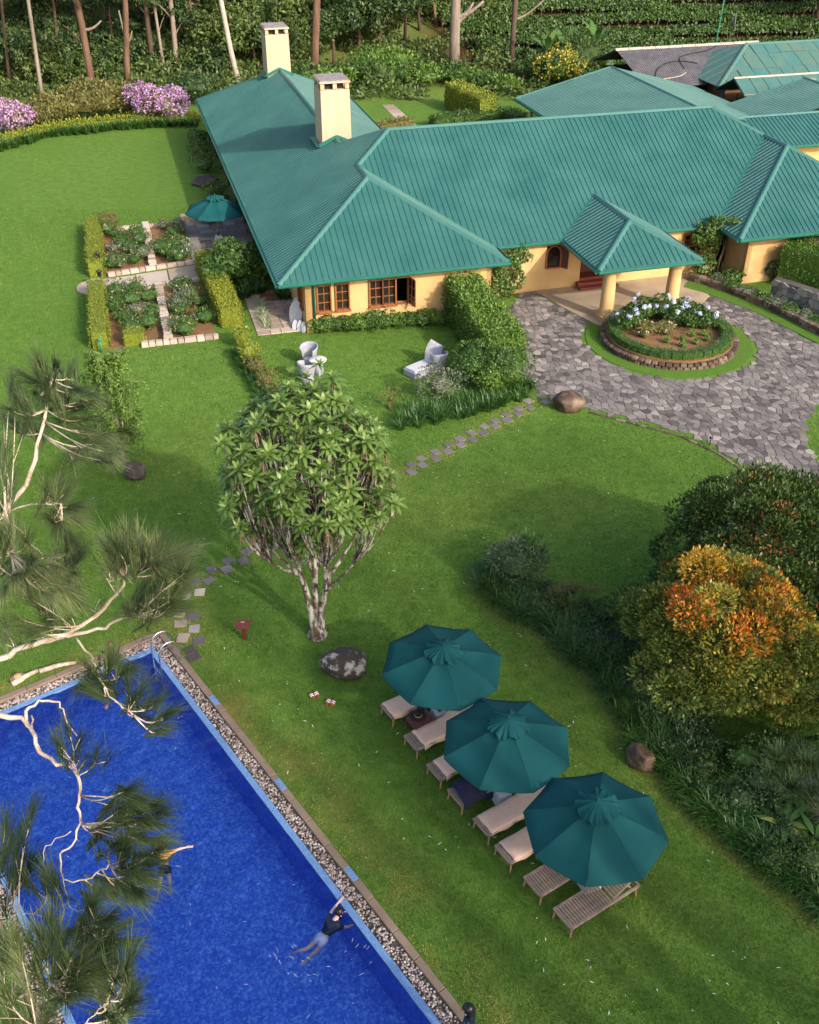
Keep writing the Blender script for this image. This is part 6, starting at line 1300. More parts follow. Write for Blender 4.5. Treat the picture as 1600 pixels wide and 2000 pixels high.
climber('wall_climber', 'dense climbing shrub on the wall between wing and entrance', [((17.3, 45.0, 1.4), (.95, .55, 1.45)), ((16.6, 44.6, .8), (.8, .5, .9)), ((18.0, 45.1, 2.1), (.6, .4, .6))], 900, .15, M['lf_mid'], (.1, 1))
climber('wall_climber', 'climbing shrub reaching the roof valley right of the porch', [((28.0, 44.9, 1.9), (.9, .5, 1.3)), ((28.5, 44.8, 2.9), (.9, .5, .45)), ((27.6, 44.9, 2.3), (.6, .4, .7)), ((29.1, 44.4, 3.1), (.6, .3, .2)), ((28.0, 44.8, .6), (.6, .5, .7))], 800, .15, M['lf_mid'], (0, 1))
climber('wall_climber', 'leafy climber on the right wing wall', [((32.1, 43.5, 1.6), (.45, .25, 1.1)), ((31.5, 43.5, .6), (.7, .35, .6)), ((32.5, 43.5, 2.3), (.6, .25, .35))], 900, .13, M['lf_mid'], (.1, 1))
bush('bed_shrub', 'broad leaved shrub at the foot of the right wing', 'shrub', tuple(Hh(28.9, 43.6)), (.8, .6, .45), 700, .15, M['lf_mid'], None, 8)
hedge('clipped_hedge', 'tall green hedge block above the grey stone wall', [xy(G(1525, 548)), xy(G(1700, 590))], 1.7, 1.75, 300, .10, M['lf_bright'], tint=(0, .8), wob=.07, zb=.35)
# grey retaining wall with fitted stones
rw_ = empty('retaining_wall', G(1503, 582)); put(rw_, 'grey fitted stone wall under the tall hedge', 'wall'); rr = random.Random(6); A, B = G(1503, 582), G(1720, 655); d = (B-A); L_ = d.length; d.normalize(); nn = Vector((d.y, -d.x, 0))
for c_, poly in voronoi(0, L_, 0, 1.0, .33, rr):
    if max(q[1] for q in poly) > 1.25 or min(q[1] for q in poly) < -.3: continue
    q2 = shrink(poly, .018); mb = MB(); n_ = len(q2); th = .06+rr.uniform(0, .05); P = [A+d*a+Vector((0, 0, max(0, min(1.0, b)))) for a, b in q2]; mb.add([p-G(1503, 582) for p in P]+[p+nn*th-G(1503, 582) for p in P], [tuple(range(n_, 2*n_))]+[(i, (i+1) % n_, n_+(i+1) % n_, n_+i) for i in range(n_)], rr.random()); mb.build('stone', M['greystone'], rw_)
mb = MB(); c_ = (A+B)/2-nn*.26; mb.box((c_.x, c_.y, .49), (L_, .5, .98), math.atan2(d.y, d.x)); mb.build('wall_core', M['joint'], rw_, False, Matrix.Translation(-G(1503, 582)))
EDG = [(1338, 556), (1375, 566), (1415, 580), (1460, 597), (1500, 615), (1550, 640), (1605, 668), (1700, 712)]
low_wall('low mossy rock edging along the right side of the drive', [xy(G(x+7, y-9)) for x, y in EDG], .4, .4, 'wallstone', 12, rows=2, l=(.3, .6), frame=lambda a, b: Vector((a, b, 0)), name='rock_edging')
mb = MB(); P = [G(x-4, y+6) for x, y in EDG]; Q = [G(x+12, y-14) for x, y in EDG]
for a, b, c_, d_ in zip(P[:-1], P[1:], Q[1:], Q[:-1]): mb.prism([xy(a), xy(b), xy(c_), xy(d_)], -.05, .05)
put(mb.build('grass_verge', M['lawn']), 'narrow grass verge along the right side of the drive', kind='structure')
for k in range(9): p = G(1400+k*28, 560+k*11.5); bush('verge_plant', 'low leafy plant above the rock edging, %s from the climber' % ORD[k], 'plant', (p.x, p.y, .1), (.5, .4, .28), 330, .11, M['lf_mid' if k % 2 else 'lf_grey'], 'low plants above the rock edging', 6)
low_wall('thin brick edging along the lawn side of the drive', [xy(G(x, y)) for x, y in ((1150, 806), (1240, 829), (1330, 853), (1400, 885), (1452, 920), (1500, 962), (1530, 990))], .05, .12, 'wallstone', 15, rows=1, l=(.25, .45), frame=lambda a, b: Vector((a, b, 0)), name='brick_edging')
# shrubs along the veranda
for k, (x, y, s_) in enumerate(((388, 285, .9), (395, 312, 1.0), (402, 338, .95), (425, 388, .8), (433, 412, .7))): bush('veranda_shrub', ['dark shrub at the far end of the veranda', 'dark shrub second from the far veranda end', 'dark shrub beside the flat boulder', 'dark shrub between boulder and terrace', 'dark shrub nearest the terrace wall'][k], 'shrub', on(x, y), (s_, s_, s_*.7), 900, .16, M['lf_dark'], 'dark shrubs along the veranda', 8, (.1, .9))

# ------------------------------------------------------------------ planting bed with the copper shrub
lv = Leaves(); rng = np.random.default_rng(31); org = BED[5]
cum = [0]
for a, b in zip(BED[:-1], BED[1:]): cum.append(cum[-1]+(b-a).length)
def bed_pt(t, off):
    s = t*cum[-1]; i = max(j for j in range(len(cum)-1) if cum[j] <= s+1e-9); f = (s-cum[i])/(cum[i+1]-cum[i]); p = BED[i].lerp(BED[i+1], f); d = (BED[i+1]-BED[i]).normalized(); nrm = Vector((-d.y, d.x, 0)); return p+nrm*off
for k in range(520):
    p = bed_pt(rng.random(), .1+abs(rng.normal(0, .42))+(.25 if k % 3 else 0))-org; strapclump(lv, (p.x, p.y, 0), 34, .62, .026, rng, 1.5, (0, .8), .14, .9)
put(lv.build('strap_leaf_border', M['lf_strap'], None, Matrix.Translation(org)), 'dark green strap leaved border along the curved bed', kind='stuff')
mb = MB(); out = [bed_pt(t/40, .12) for t in range(41)]; back = [bed_pt(t/40, 2.2) for t in range(40, -1, -1)]
for a, b in zip(range(40), range(1, 41)): mb.prism([xy(out[a]), xy(out[b]), xy(bed_pt(b/40, 1.1)), xy(bed_pt(a/40, 1.1))], -.05, .012+.0004*a)
put(mb.build('bed_mulch', M['mulch']), 'dark soil of the curved planting bed', kind='structure')
def feathery(name, label, loc, r, n, mat, L_, tint, seed, up=.6, W_=.03, droop=.9):
    rng = np.random.default_rng(seed); o = empty(name, loc); put(o, label, 'plant'); lv = Leaves(); P, d, _ = lump_points(n, r, 10, rng, zmin=-r[2]*.9+.02, shell=(.4, .95)); P = P+[0, 0, r[2]*.9]
    lv.strips(P, unit(d+rand_dirs(len(P), rng)*.5+np.array([0, 0, up])), L_*rng.uniform(.6, 1.3, len(P)), W_, tint[0]+(tint[1]-tint[0])*rng.random(len(P)), droop); lv.build('leaves', mat, o)
    mb = MB()
    for j in range(7): a = rng.uniform(0, 6.28); mb.tube([(0, 0, 0), (r[0]*.4*math.cos(a), r[1]*.4*math.sin(a), r[2]*.8), (r[0]*.7*math.cos(a), r[1]*.7*math.sin(a), r[2]*1.4)], [.025, .018, .008], 5)
    mb.build('stem', M['twig'], o); return o
bush('bed_shrub', 'dense dark green shrub at the tip of the bed', 'shrub', on(1005, 1140), (1.0, .85, .78), 4200, .10, M['lf_fern'], 'shrubs in the curved bed', 20, (0, .55), corek=.55)
feathery('feathery_shrub', 'grey green feathery sprays over the shrub at the bed tip', on(1000, 1135), (.85, .7, .75), 900, M['lf_grey'], .24, (0, .6), 3, .5, .03)
feathery('feathery_shrub', 'dark leafy tuft behind the feathery shrub at the bed tip', on(1035, 1110), (.55, .5, .6), 900, M['lf_strap'], .4, (.1, .8), 4, 1., .035)
feathery('russet_shrub', 'reddish brown twiggy shrub in the middle of the bed', on(1115, 1190), (.95, .6, .45), 1500, M['lf_olive'], .16, (0, .45), 5, .8, .02)
for k, (x, y, r, mt, tn, lb) in enumerate(((1070, 1195, .55, 'lf_dark', (.1, .9), 'dark green shrub behind the strap leaves, left of the canna'), (1180, 1210, .6, 'lf_mid', (0, .7), 'mid green shrub right of the canna'), (1160, 1260, .5, 'lf_fern', (0, .8), 'soft fern green shrub below the canna'), (1205, 1290, .55, 'lf_mid', (0, .6), 'green shrub touching the copper shrub'), (1370, 1520, .6, 'lf_dark', (.1, .9), 'dark shrub below the copper shrub'), (1440, 1580, .6, 'lf_fern', (0, .6), 'fern green shrub left of the broad leaved plant'), (1420, 1540, .55, 'lf_mid', (0, .5), 'green shrub under the copper shrub skirt'), (1500, 1690, .55, 'lf_mid', (0, .6), 'green shrub below the broad leaved plant'), (1580, 1700, .7, 'lf_dark', (.2, .9), 'dark shrub at the right picture edge'), (1450, 1505, .8, 'lf_mid', (0, .6), 'green shrub below the middle of the copper shrub'), (1515, 1490, .85, 'lf_dark', (.2, .9), 'dark shrub below the right half of the copper shrub'), (1585, 1490, .85, 'lf_mid', (0, .7), 'green shrub at the right edge below the dark shrub'), (1480, 1550, .7, 'lf_fern', (0, .7), 'fern green shrub left of the pale feathery bush'), (1600, 1560, .7, 'lf_dark', (.1, .9), 'dark shrub behind the pale feathery bushes'))):
    bush('bed_shrub', lb, 'shrub', on(x, y), (r, r*.8, r*.62), 1300, .085, M[mt], 'shrubs in the curved bed', 10, tn)
feathery('dill_bush', 'pale feathery bush at the right edge above the broad leaves', on(1545, 1540), (1.1, 1.0, .6), 4200, M['lf_fern'], .2, (.2, 1), 8, .7, .014, .6)
feathery('dill_bush', 'pale feathery bush lower at the right picture edge', on(1610, 1600), (.9, .9, .55), 2600, M['lf_grey'], .2, (0, .8), 9, .7, .014, .6)
def broadleaf(name, label, loc, n, L_, W_, seed, tint=(0, .8), up=.7, droop=1.):
    rng = np.random.default_rng(seed); o = empty(name, loc); put(o, label, 'plant'); mb = MB(); mb.tube([(0, 0, 0), (.03, 0, .35)], [.04, .03], 6); mb.build('stem', M['twig'], o)
    for k in range(n):
        a = 2.4*k+rng.uniform(-.3, .3); lv = Leaves(); D = np.array([[math.cos(a), math.sin(a), up*rng.uniform(.6, 1.3)]]); lv.strips(np.array([[0, 0, rng.uniform(.1, .35)]]), D, L_*rng.uniform(.8, 1.2), W_, tint[0]+(tint[1]-tint[0])*rng.random(), droop, 6, prof=[.12, .35, .85, 1, .8, .45, .05]); lv.build('leaf', M['banana'], o)
    return o
broadleaf('broadleaf_plant', 'broad leaved plant with yellowing leaves at the right bed edge', on(1530, 1625), 12, .75, .17, 3, (.35, 1)); broadleaf('broadleaf_plant', 'broad leaved plant half cut by the right picture edge', on(1585, 1655), 9, .7, .16, 4, (.3, .9))
broadleaf('canna_plant', 'upright broad leaved canna with orange flower in the bed', on(1120, 1200), 8, .62, .13, 5, (.3, .75), 2.2, .4)
# copper shrub
def big_shrub(name, label, loc, r, n, leaf, mat, tintf, seed, lumps=46, lr=(.18, .30)):
    rng = np.random.default_rng(seed); o = empty(name, loc); put(o, label, 'shrub'); zc = r[2]*.93; r_ = np.array(r)
    c = rand_dirs(lumps, rng); c[:, 2] = np.where(c[:, 2] < -.45, -c[:, 2], c[:, 2]); lo_ = 1+.15*np.sin(c[:, 0]*3.7+seed)*np.cos(c[:, 1]*4.1+seed*2)+.10*np.sin(c[:, 2]*5+c[:, 0]*4+seed); cen = c*r_*(.80*lo_*rng.uniform(.88, 1.06, lumps))[:, None]; R0 = rng.uniform(*lr, lumps)[:, None]*r_
    k = rng.integers(0, lumps, n); d = rand_dirs(n, rng); P = cen[k]+d*R0[k]*rng.uniform(.75, 1.05, (n, 1)); ok = np.sum(d*c[k], 1) > -.25; ok &= P[:, 2] > -zc+.05; P, d, k = P[ok], d[ok], k[ok]; m_ = len(P)
    T = tintf(P/r_, k, rng, m_, cen/r_); L_ = leaf*rng.uniform(.7, 1.3, m_)
    lv = Leaves().diamonds(P+[0, 0, zc], unit(d*.9+rand_dirs(m_, rng)*.7+np.array([0, 0, .5])), unit(d+rand_dirs(m_, rng)*.7), L_, L_*.48, T, cup=.2); lv.build('crown', mat, o)
    m2 = n//3; d2 = rand_dirs(m2, rng); P2 = d2*r_*rng.uniform(.62, .74, (m2, 1)); q_ = P2[:, 2] > -zc+.05; P2, d2 = P2[q_], d2[q_]; m2 = len(P2)
    kk_ = np.argmax(unit(P2/r_)@unit(cen/r_).T, 1); Leaves().diamonds(P2+[0, 0, zc], unit(d2*.6+rand_dirs(m2, rng)*.8+np.array([0, 0, .4])), unit(d2+rand_dirs(m2, rng)*.7), leaf*1.15, leaf*.6, tintf(P2/r_, kk_, np.random.default_rng(seed), m2, cen/r_)).build('inner_leaves', mat, o)
    mb = MB(); core(mb, r, (0, 0, zc), .56, 14, zlow=.1); mb.build('inner_foliage', mat, o)
    mb = MB()
    for j in range(4): a = j*1.6; mb.tube([(.1*math.cos(a), .1*math.sin(a), -.05), (.5*math.cos(a), .5*math.sin(a), zc*.5), (r[0]*.5*math.cos(a), r[1]*.5*math.sin(a), zc)], [.08, .06, .03], 6)
    mb.build('trunk', M['barkdark'], o, True); return o
def copper_tint(q, k, rng, m_, cen):
    lump = rng.random(len(cen)); fr = cen@np.array([-.35, -.55, .55])     # young copper shoots on some branches, most of them on the open crown
    base = np.clip(.36+.18*np.clip(fr, -1, 1)+rng.normal(0, .12, len(cen)), .08, .58)
    hot = ((lump < .62) & (cen[:, 2] > .48)) | ((lump < .06) & (cen[:, 2] > -.3)); base[hot] = rng.uniform(.62, .95, hot.sum()); return np.clip(base[k]+rng.normal(0, .09, m_), 0, 1)
def dark_tint(q, k, rng, m_, cen):
    t = np.clip(.45+rng.normal(0, .22, m_)+rng.normal(0, .12, len(cen))[k], 0, .92); hot = rng.random(len(cen)) < .2; w = hot[k] & (rng.random(m_) < .5); t[w] = rng.uniform(.93, 1, w.sum()); return t
big_shrub('copper_shrub', 'large round shrub with orange and yellow new leaves', (8.15, 20.0, 0), (2.85, 2.6, 2.4), 70000, .115, M['lf_orange'], copper_tint, 11, 95, (.12, .27))
big_shrub('green_shrub', 'large dark green shrub behind the copper shrub', (10.4, 23.5, 0), (3.3, 2.9, 2.5), 62000, .115, M['lf_dark'], dark_tint, 12, 100, (.12, .27))
big_shrub('green_shrub', 'dark green shrub right of the copper shrub at the picture edge', (11.9, 19.9, 0), (2.6, 2.5, 1.9), 46000, .115, M['lf_dark'], dark_tint, 13, 105, (.11, .22))
# leafy ground cover filling the bed behind the strap leaves
lv = Leaves(); rng = np.random.default_rng(63); n = 30000; t = rng.random(n); off = rng.uniform(.5, 2.3, n); pts_ = [bed_pt(q, 0) for q in np.linspace(0, 1, 200)]; 
P0 = np.array([[*bed_pt(min(.999, a), b)] for a, b in zip(t, off)]); keep = (off < 1.0+2.2*np.clip(t*3, 0, 1)) & ~((P0[:, 1] < 15.4) & (off > 2.2)); P0, off = P0[keep], off[keep]; n = len(P0)
h = (.12+.5*vnoise(P0[:, 0], P0[:, 1], .55, 2)**1.5)*rng.uniform(.25, 1, n); P0[:, 2] = h; T = np.clip(.35*vnoise(P0[:, 0], P0[:, 1], .8, 5)+.45*rng.random(n), 0, 1)
lv.diamonds(P0, unit(rand_dirs(n, rng)+np.array([0, 0, .5])), unit(rand_dirs(n, rng)+np.array([0, 0, 1.])), .10*rng.uniform(.6, 1.5, n), .05, T); put(lv.build('bed_ground_cover', M['lf_fern']), 'leafy ground cover filling the curved bed', kind='stuff')
# ------------------------------------------------------------------ rosette tree in the middle of the lawn
def rosette_mesh(seed, dead=False):
    rng = np.random.default_rng(seed); lv = Leaves(); n = 18 if not dead else 9
    for k in range(n):
        a = 2.4*k; t = k/n; el = (1.25-1.25*t) if not dead else -.6-.6*rng.random(); D = np.array([[math.cos(a)*math.cos(el), math.sin(a)*math.cos(el), math.sin(el)]]); L_ = (.26+.22*min(1, t*1.6))*rng.uniform(.85, 1.1)
        lv.strips(np.array([[0, 0, .03-.06*t]]), D, L_ if not dead else L_*.8, .108 if not dead else .04, np.clip((.82-.55*t)+rng.normal(0, .08), 0, 1), 1.15 if not dead else .8, 5, prof=[.25, .6, 1, .95, .6, .05])
    return lv.mesh('leaf_rosette' if not dead else 'withered_leaves', M['lf_rosette'] if not dead else M['lf_dead'])
ROS = [rosette_mesh(s) for s in range(5)]; DEADM = [rosette_mesh(s+20, True) for s in range(3)]
TB = G(620, 1240); rt = empty('rosette_tree', TB); put(rt, 'round crowned tree with leaf rosettes and pale lichen trunk', 'tree')
rr = random.Random(21); rng = np.random.default_rng(21)
def curve(a, b, sag, n=6, rr=rr):
    a, b = Vector(a), Vector(b); out = []
    for i in range(n+1):
        t = i/n; p = a.lerp(b, t); p += Vector((sag[0], sag[1], sag[2]))*math.sin(math.pi*t); out.append(p)
    return out
# crown surface: wide inverted drop, centre z 5.6
CC = Vector((.05, .15, 5.55)); CR = (2.22, 2.2, 2.62)
tips = []
tries = 0
while len(tips) < 330 and tries < 30000:
    tries += 1; d = Vector(rand_dirs(1, rng)[0]); zz = d.z
    if zz < -.62: continue
    k = 1.0 if zz > -.1 else 1-.42*((-.1-zz)/.55)**1.2; s_ = rr.uniform(.78, 1.02)
    p = CC+Vector((d.x*CR[0]*k*s_, d.y*CR[1]*k*s_, d.z*CR[2]*s_*(.92 if zz > 0 else 1)))
    lob = 1+.15*math.sin(d.x*4.3+1.2)*math.sin(d.y*5.1+.4)+.09*math.sin(d.z*7+d.x*3); p = CC+Vector(((p.x-CC.x)*lob, (p.y-CC.y)*lob, (p.z-CC.z)*lob))
    if .5 < vnoise([d.x*2+5], [d.z*2+9], .55, 4)[0] < .56: continue
    if all((p-q).length > .295 for q in tips): tips.append(p)
forks = []
for k in range(9):
    a = k*2*math.pi/9+.2; r_ = rr.uniform(.9, 1.35); forks.append(Vector((r_*math.cos(a), r_*math.sin(a), rr.uniform(3.0, 3.6))))
forks += [Vector((.1, .1, 3.8)), Vector((-.35, .3, 3.6)), Vector((.4, -.2, 3.7))]
TRK = []
for (bx, by, lean) in ((-.10, 0, -.35), (.12, .02, .5), (.0, .1, .05)):
    TRK += [Vector((bx*1.6+lean*.25, by*1.5, 1.7)), Vector((bx*1.55+lean*.42, by*1.55, 2.0)), Vector((bx*1.5+lean*.6, by*1.6, 2.3))]
    mb = MB(); mb.tube([(bx*.9, by, -.1), (bx*.9, by, .25), (bx*1.3, by*1.3, .9), (bx*1.6+lean*.25, by*1.5, 1.7), (bx*1.5+lean*.6, by*1.6, 2.3)], [.155, .125, .10, .085, .07], 9); mb.build('trunk', M['lichenbark'], rt, True)
mb = MB(); mb.lathe([(.34, -.05), (.28, .06), (.22, .2), (.17, .36)], 14); mb.build('root_flare', M['lichenbark'], rt, True)
for f in forks:
    mb = MB(); base = min(TRK, key=lambda q: (Vector((q.x, q.y, 0))-Vector((f.x, f.y, 0))*.4).length+rr.uniform(0, .12))-Vector((0, 0, .06)); mb.tube(curve(base, f, (f.x*.02, f.y*.02, -.03)), [.06, .056, .05, .045, .04, .036, .033], 7); mb.build('branch', M['lichenbark'], rt, True)
for p in tips:
    f = min(forks, key=lambda q: (Vector((q.x*1.5, q.y*1.5, q.z))-Vector((p.x, p.y, p.z*.5+1.6))).length); mb = MB(); mb.tube(curve(f, p-Vector((0, 0, .05)), ((p.x-f.x)*.12, (p.y-f.y)*.12, -.1), 4), [.028, .024, .02, .017, .015], 5); mb.build('twig', M['lichenbark'], rt, True)
    sc = rr.uniform(.66, 1.0); tilt = Matrix.Rotation(rr.uniform(-.4, .4)+(p.y-CC.y)*-.10, 4, 'X') @ Matrix.Rotation((p.x-CC.x)*.12+rr.uniform(-.2, .2), 4, 'Y'); mt = Matrix.Translation(p) @ tilt @ Matrix.Rotation(rr.uniform(0, 6.28), 4, 'Z') @ Matrix.Scale(sc, 4)
    link('leaf_rosette', rr.choice(ROS), rt, mt)
    if rr.random() < .45: link('withered_leaves', rr.choice(DEADM), rt, Matrix.Translation(p-Vector((0, 0, .10))) @ Matrix.Rotation(rr.uniform(0, 6.28), 4, 'Z') @ Matrix.Diagonal((.75, .75, 1.25, 1)))

# ------------------------------------------------------------------ slender weeping tree
SB = G(246, 910); wt = empty('slender_tree', SB); put(wt, 'slender weeping tree standing beside a small dark boulder', 'tree'); rr = random.Random(5); rng = np.random.default_rng(55)
mb = MB(); tr_ = [(0, 0, -.05), (-.06, .05, .8), (-.03, .1, 1.6), (-.12, .1, 2.8), (-.1, .12, 4.2)]; mb.tube(tr_, [.09, .075, .06, .045, .015], 8); mb.build('trunk', M['barkpale'], wt, True)
mb = MB(); mb.tube([(-.04, .05, .7), (.12, 0, 1.3), (.2, -.02, 2.2)], [.05, .04, .02], 6); mb.build('trunk', M['lichenbark'], wt, True)
lv = Leaves()
for k in range(100):
    z = rr.uniform(1.5, 4.6); a = rr.uniform(0, 6.28); L_ = rr.uniform(.55, 1.45)*(1.15-abs(z-2.7)*.28); b0 = Vector((-.08, .1, z-.3)); e = b0+Vector((math.cos(a)*L_, math.sin(a)*L_, .35)); pts_ = curve(b0, e, (0, 0, .18), 5)
    mb = MB(); mb.tube(pts_, [.016, .013, .011, .009, .007, .004], 4); mb.build('branch', M['barkpale'], wt, True)
    for s_ in range(9):
        q = pts_[2].lerp(pts_[5], rr.random()) if s_ < 6 else pts_[1].lerp(pts_[4], rr.random()); n = 26; t = np.linspace(0, 1, n)[:, None]; drop = rr.uniform(.25, .75); hx = rr.uniform(-.12, .12); hy = rr.uniform(-.12, .12); P = np.array(q)+t*np.array([hx, hy, 0])+np.concatenate([t*0, t*0, .08*np.sin(t*3)-t**1.5*drop], 1); P += rng.normal(0, .02, P.shape)
        lv.diamonds(P, unit(rand_dirs(n, rng)+np.array([0, 0, -.5])), rand_dirs(n, rng), .12*rng.uniform(.7, 1.3, n), .045, rng.random(n))
lv.build('crown', M['lf_bright'], wt)

# ------------------------------------------------------------------ pine reaching in from the left, close to the camera
PB = Pp(-1.5, 12.2); pt = empty('pine_tree', PB); put(pt, 'long needled pine reaching over the pool from the left', 'tree'); rr = random.Random(9); rng = np.random.default_rng(91)
mb = MB(); TP = [PB+Vector(q) for q in ((0, 0, -.2), (.1, .1, 4), (0, .2, 8), (-.1, .3, 12), (.0, .3, 15.5), (.0, .4, 17.5))]; mb.tube([p-PB for p in TP], [.34, .28, .23, .17, .10, .03], 12); mb.build('trunk', M['pinebark'], pt, True)
needles = Leaves(); cones = []
def needle_tuft(p, d, n, L_, tn):
    d = np.array(d.normalized()); D = unit(d[None]+rand_dirs(n, rng)*rng.uniform(.12, .52, (n, 1))); s = rng.uniform(-.03, .16, (n, 1)); base = np.array(p-PB)[None]-d[None]*s
    needles.strips(base, D, L_*rng.uniform(.6, 1.1, n), .0048, np.clip(tn+rng.normal(0, .16, n), 0, 1), rng.uniform(.15, .8, n), 3, prof=[1, 1, .8, .2])
def twig(p0, p1, r0, tuft=1, tn=.5, n=110, L_=.29):
    tn += .08; n = int(n*.6); r0 = r0*.62
    sag = (rr.uniform(-.05, .05), rr.uniform(-.05, .05), -.05); pts_ = curve(p0, p1, sag, 5, rr); mb = MB(); mb.tube([q-PB for q in pts_], [r0, r0*.9, r0*.8, r0*.7, r0*.55, r0*.4], 5); mb.build('twig', M['pinebark'], pt, True)
    if tuft:
        d = pts_[-1]-pts_[-2]; needle_tuft(pts_[-1], d, n, L_, tn)
        for t in (4, 3):
            q = pts_[t]+Vector((rr.uniform(-.09, .09), rr.uniform(-.09, .09), rr.uniform(-.05, .07))); dd_ = (d.normalized()+Vector((rr.uniform(-.5, .5), rr.uniform(-.5, .5), rr.uniform(-.2, .4)))); needle_tuft(q, dd_, int(n*.6), L_*.92, tn+rr.uniform(-.15, .1))
            mb = MB(); mb.tube([pts_[t-1]-PB, q-PB], [r0*.5, r0*.35], 4); mb.build('twig', M['pinebark'], pt, True)
    return pts_
def bough(path, D0, D1, r0, r1, join=None):
    "main bough through photo points, at camera distances D0..D1"
    n = len(path); P = [at_dist(u, v, D0+(D1-D0)*i/(n-1)) for i, (u, v) in enumerate(path)]
    if join is not None: P = [join]+[join.lerp(P[0], .5)+Vector((0, 0, .15))]+P
    P = [Vector(q) for q in smooth_poly(P, 3, False)]; m_ = len(P); mb = MB(); r0, r1 = r0*.46, r1*.5; mb.tube([q-PB+Vector((rr.uniform(-.015, .015), rr.uniform(-.015, .015), rr.uniform(-.015, .015))) for q in P], [(r0+(r1-r0)*i/(m_-1))*rr.uniform(.88, 1.12) for i in range(m_)], 8); mb.build('bough', M['pinebark'], pt, True); return P
def fan(P, spots, D, tn=.5, n=110, r0=.012, L_=.30):
    "twigs from the bough's nearest point to the photo spots"
    for (u, v) in spots:
        e = at_dist(u, v, D+rr.uniform(-.5, .4)); b = min(P, key=lambda q: (q-e).length); twig(b, e, r0, 1, tn+rr.uniform(-.12, .12), n, L_)
def spots(cx_, cy_, rx, ry, n):
    out = []
    for k in range(n): a = rr.uniform(0, 6.28); q = math.sqrt(rr.random()); out.append((cx_+rx*q*math.cos(a), cy_+ry*q*math.sin(a)))
    return out
jt = TP[4]
b1 = bough([(-60, 1060), (5, 1000), (50, 945), (75, 870), (90, 800), (100, 740)], 9.6, 9.4, .075, .022, TP[3])
fan(b1, [(60, 740), (85, 720), (110, 715), (135, 730), (150, 760), (160, 790), (45, 790), (30, 830), (20, 800), (125, 770), (95, 760), (165, 820), (70, 770), (140, 800), (110, 790), (60, 840), (172, 770)], 9.3, .42, 120)
fan(b1, [(205, 870), (210, 900), (190, 895), (200, 850), (215, 885), (180, 850)], 9.2, .62, 90)
b1b = bough([(0, 1010), (60, 985), (120, 985)], 9.6, 9.3, .022, .012); fan(b1b, [(125, 965), (140, 990), (135, 1010), (110, 955), (120, 1025), (90, 960), (130, 1040), (100, 1010)], 9.2, .55, 110)
b1c = bough([(0, 1005), (30, 1025), (60, 1065), (100, 1090)], 9.6, 9.3, .022, .010); fan(b1c, [(130, 1075), (140, 1090), (120, 1105), (145, 1120), (100, 1110), (135, 1130), (110, 1140)], 9.2, .55, 100)
b2 = bough([(-40, 1120), (0, 1090), (20, 1080)], 9.0, 8.8, .04, .015, TP[3]); fan(b2, [(25, 1040), (50, 1060), (60, 1090), (55, 1115), (30, 1130), (10, 1150), (45, 1145), (0, 1040), (65, 1130), (90, 1160), (110, 1170), (120, 1150), (140, 1165), (15, 1060), (20, 1110), (75, 1105)], 8.8, .6, 110)
fan(b2, [(0, 880), (15, 900), (5, 930), (-10, 860), (20, 760), (30, 785)], 9.2, .4, 80)
b3 = bough([(-80, 1330), (0, 1290), (50, 1262), (110, 1245), (160, 1220), (205, 1185), (235, 1150), (245, 1125)], 9.4, 8.6, .085, .020, TP[2])
b3b = bough([(75, 1255), (130, 1240), (190, 1230), (230, 1215), (270, 1200)], 9.2, 8.7, .05, .016)
fan(b3, [(225, 1065), (250, 1055), (270, 1060), (290, 1075), (310, 1065), (330, 1085), (345, 1100), (215, 1085), (240, 1090), (280, 1090), (305, 1100), (325, 1115), (260, 1080), (235, 1075), (355, 1080)], 8.5, .62, 120)
fan(b3b, [(340, 1125), (355, 1140), (350, 1165), (335, 1180), (300, 1150), (310, 1180), (275, 1160), (320, 1195), (290, 1190), (345, 1195), (255, 1195), (360, 1120)], 8.6, .5, 115)
fan(b3, [(200, 1115), (208, 1130), (195, 1170)], 8.8, .35, 10, .010)
fan(b3, [(90, 1225), (60, 1235), (40, 1210), (100, 1210), (20, 1245), (80, 1190), (60, 1170)], 9.0, .55, 90)
b4 = bough([(150, 1248), (175, 1280), (185, 1300), (195, 1330), (225, 1370), (260, 1395)], 9.0, 8.6, .024, .010); fan(b4, [(180, 1310), (210, 1300), (235, 1320), (250, 1345), (270, 1360), (300, 1385), (310, 1370), (320, 1400), (215, 1345), (240, 1300), (170, 1330), (310, 1430), (195, 1355), (285, 1405)], 8.9, .22, 100)
b5 = bough([(-120, 1390), (-30, 1395), (40, 1405), (62, 1425), (75, 1465), (115, 1490), (148, 1505), (158, 1540), (155, 1580), (160, 1610)], 8.8, 8.4, .06, .022, TP[1].lerp(TP[2], .6))
b5b = bough([(48, 1410), (60, 1380), (85, 1368), (115, 1373), (125, 1400), (150, 1440)], 8.7, 8.6, .034, .008)
b5c = bough([(155, 1610), (140, 1650), (118, 1670), (125, 1715), (155, 1722), (190, 1705), (215, 1690)], 8.4, 8.2, .020, .010)
b5d = bough([(138, 1625), (100, 1645), (85, 1680), (92, 1710)], 8.4, 8.3, .010, .005); b5e = bough([(126, 1715), (130, 1750), (142, 1775), (170, 1778)], 8.3, 8.3, .009, .004)
b5f = bough([(62, 1400), (65, 1420)], 8.7, 8.6, .02, .012)
fan(b5, [(245, 1545), (265, 1560), (285, 1580), (290, 1610), (270, 1600), (300, 1640), (255, 1585), (235, 1580), (280, 1640), (225, 1610), (305, 1590)], 8.3, .30, 125); fan(b5c, [(240, 1665), (265, 1670), (290, 1690), (255, 1700), (280, 1715), (235, 1725), (250, 1745), (300, 1665), (220, 1650), (270, 1740), (200, 1740)], 8.2, .34, 120)
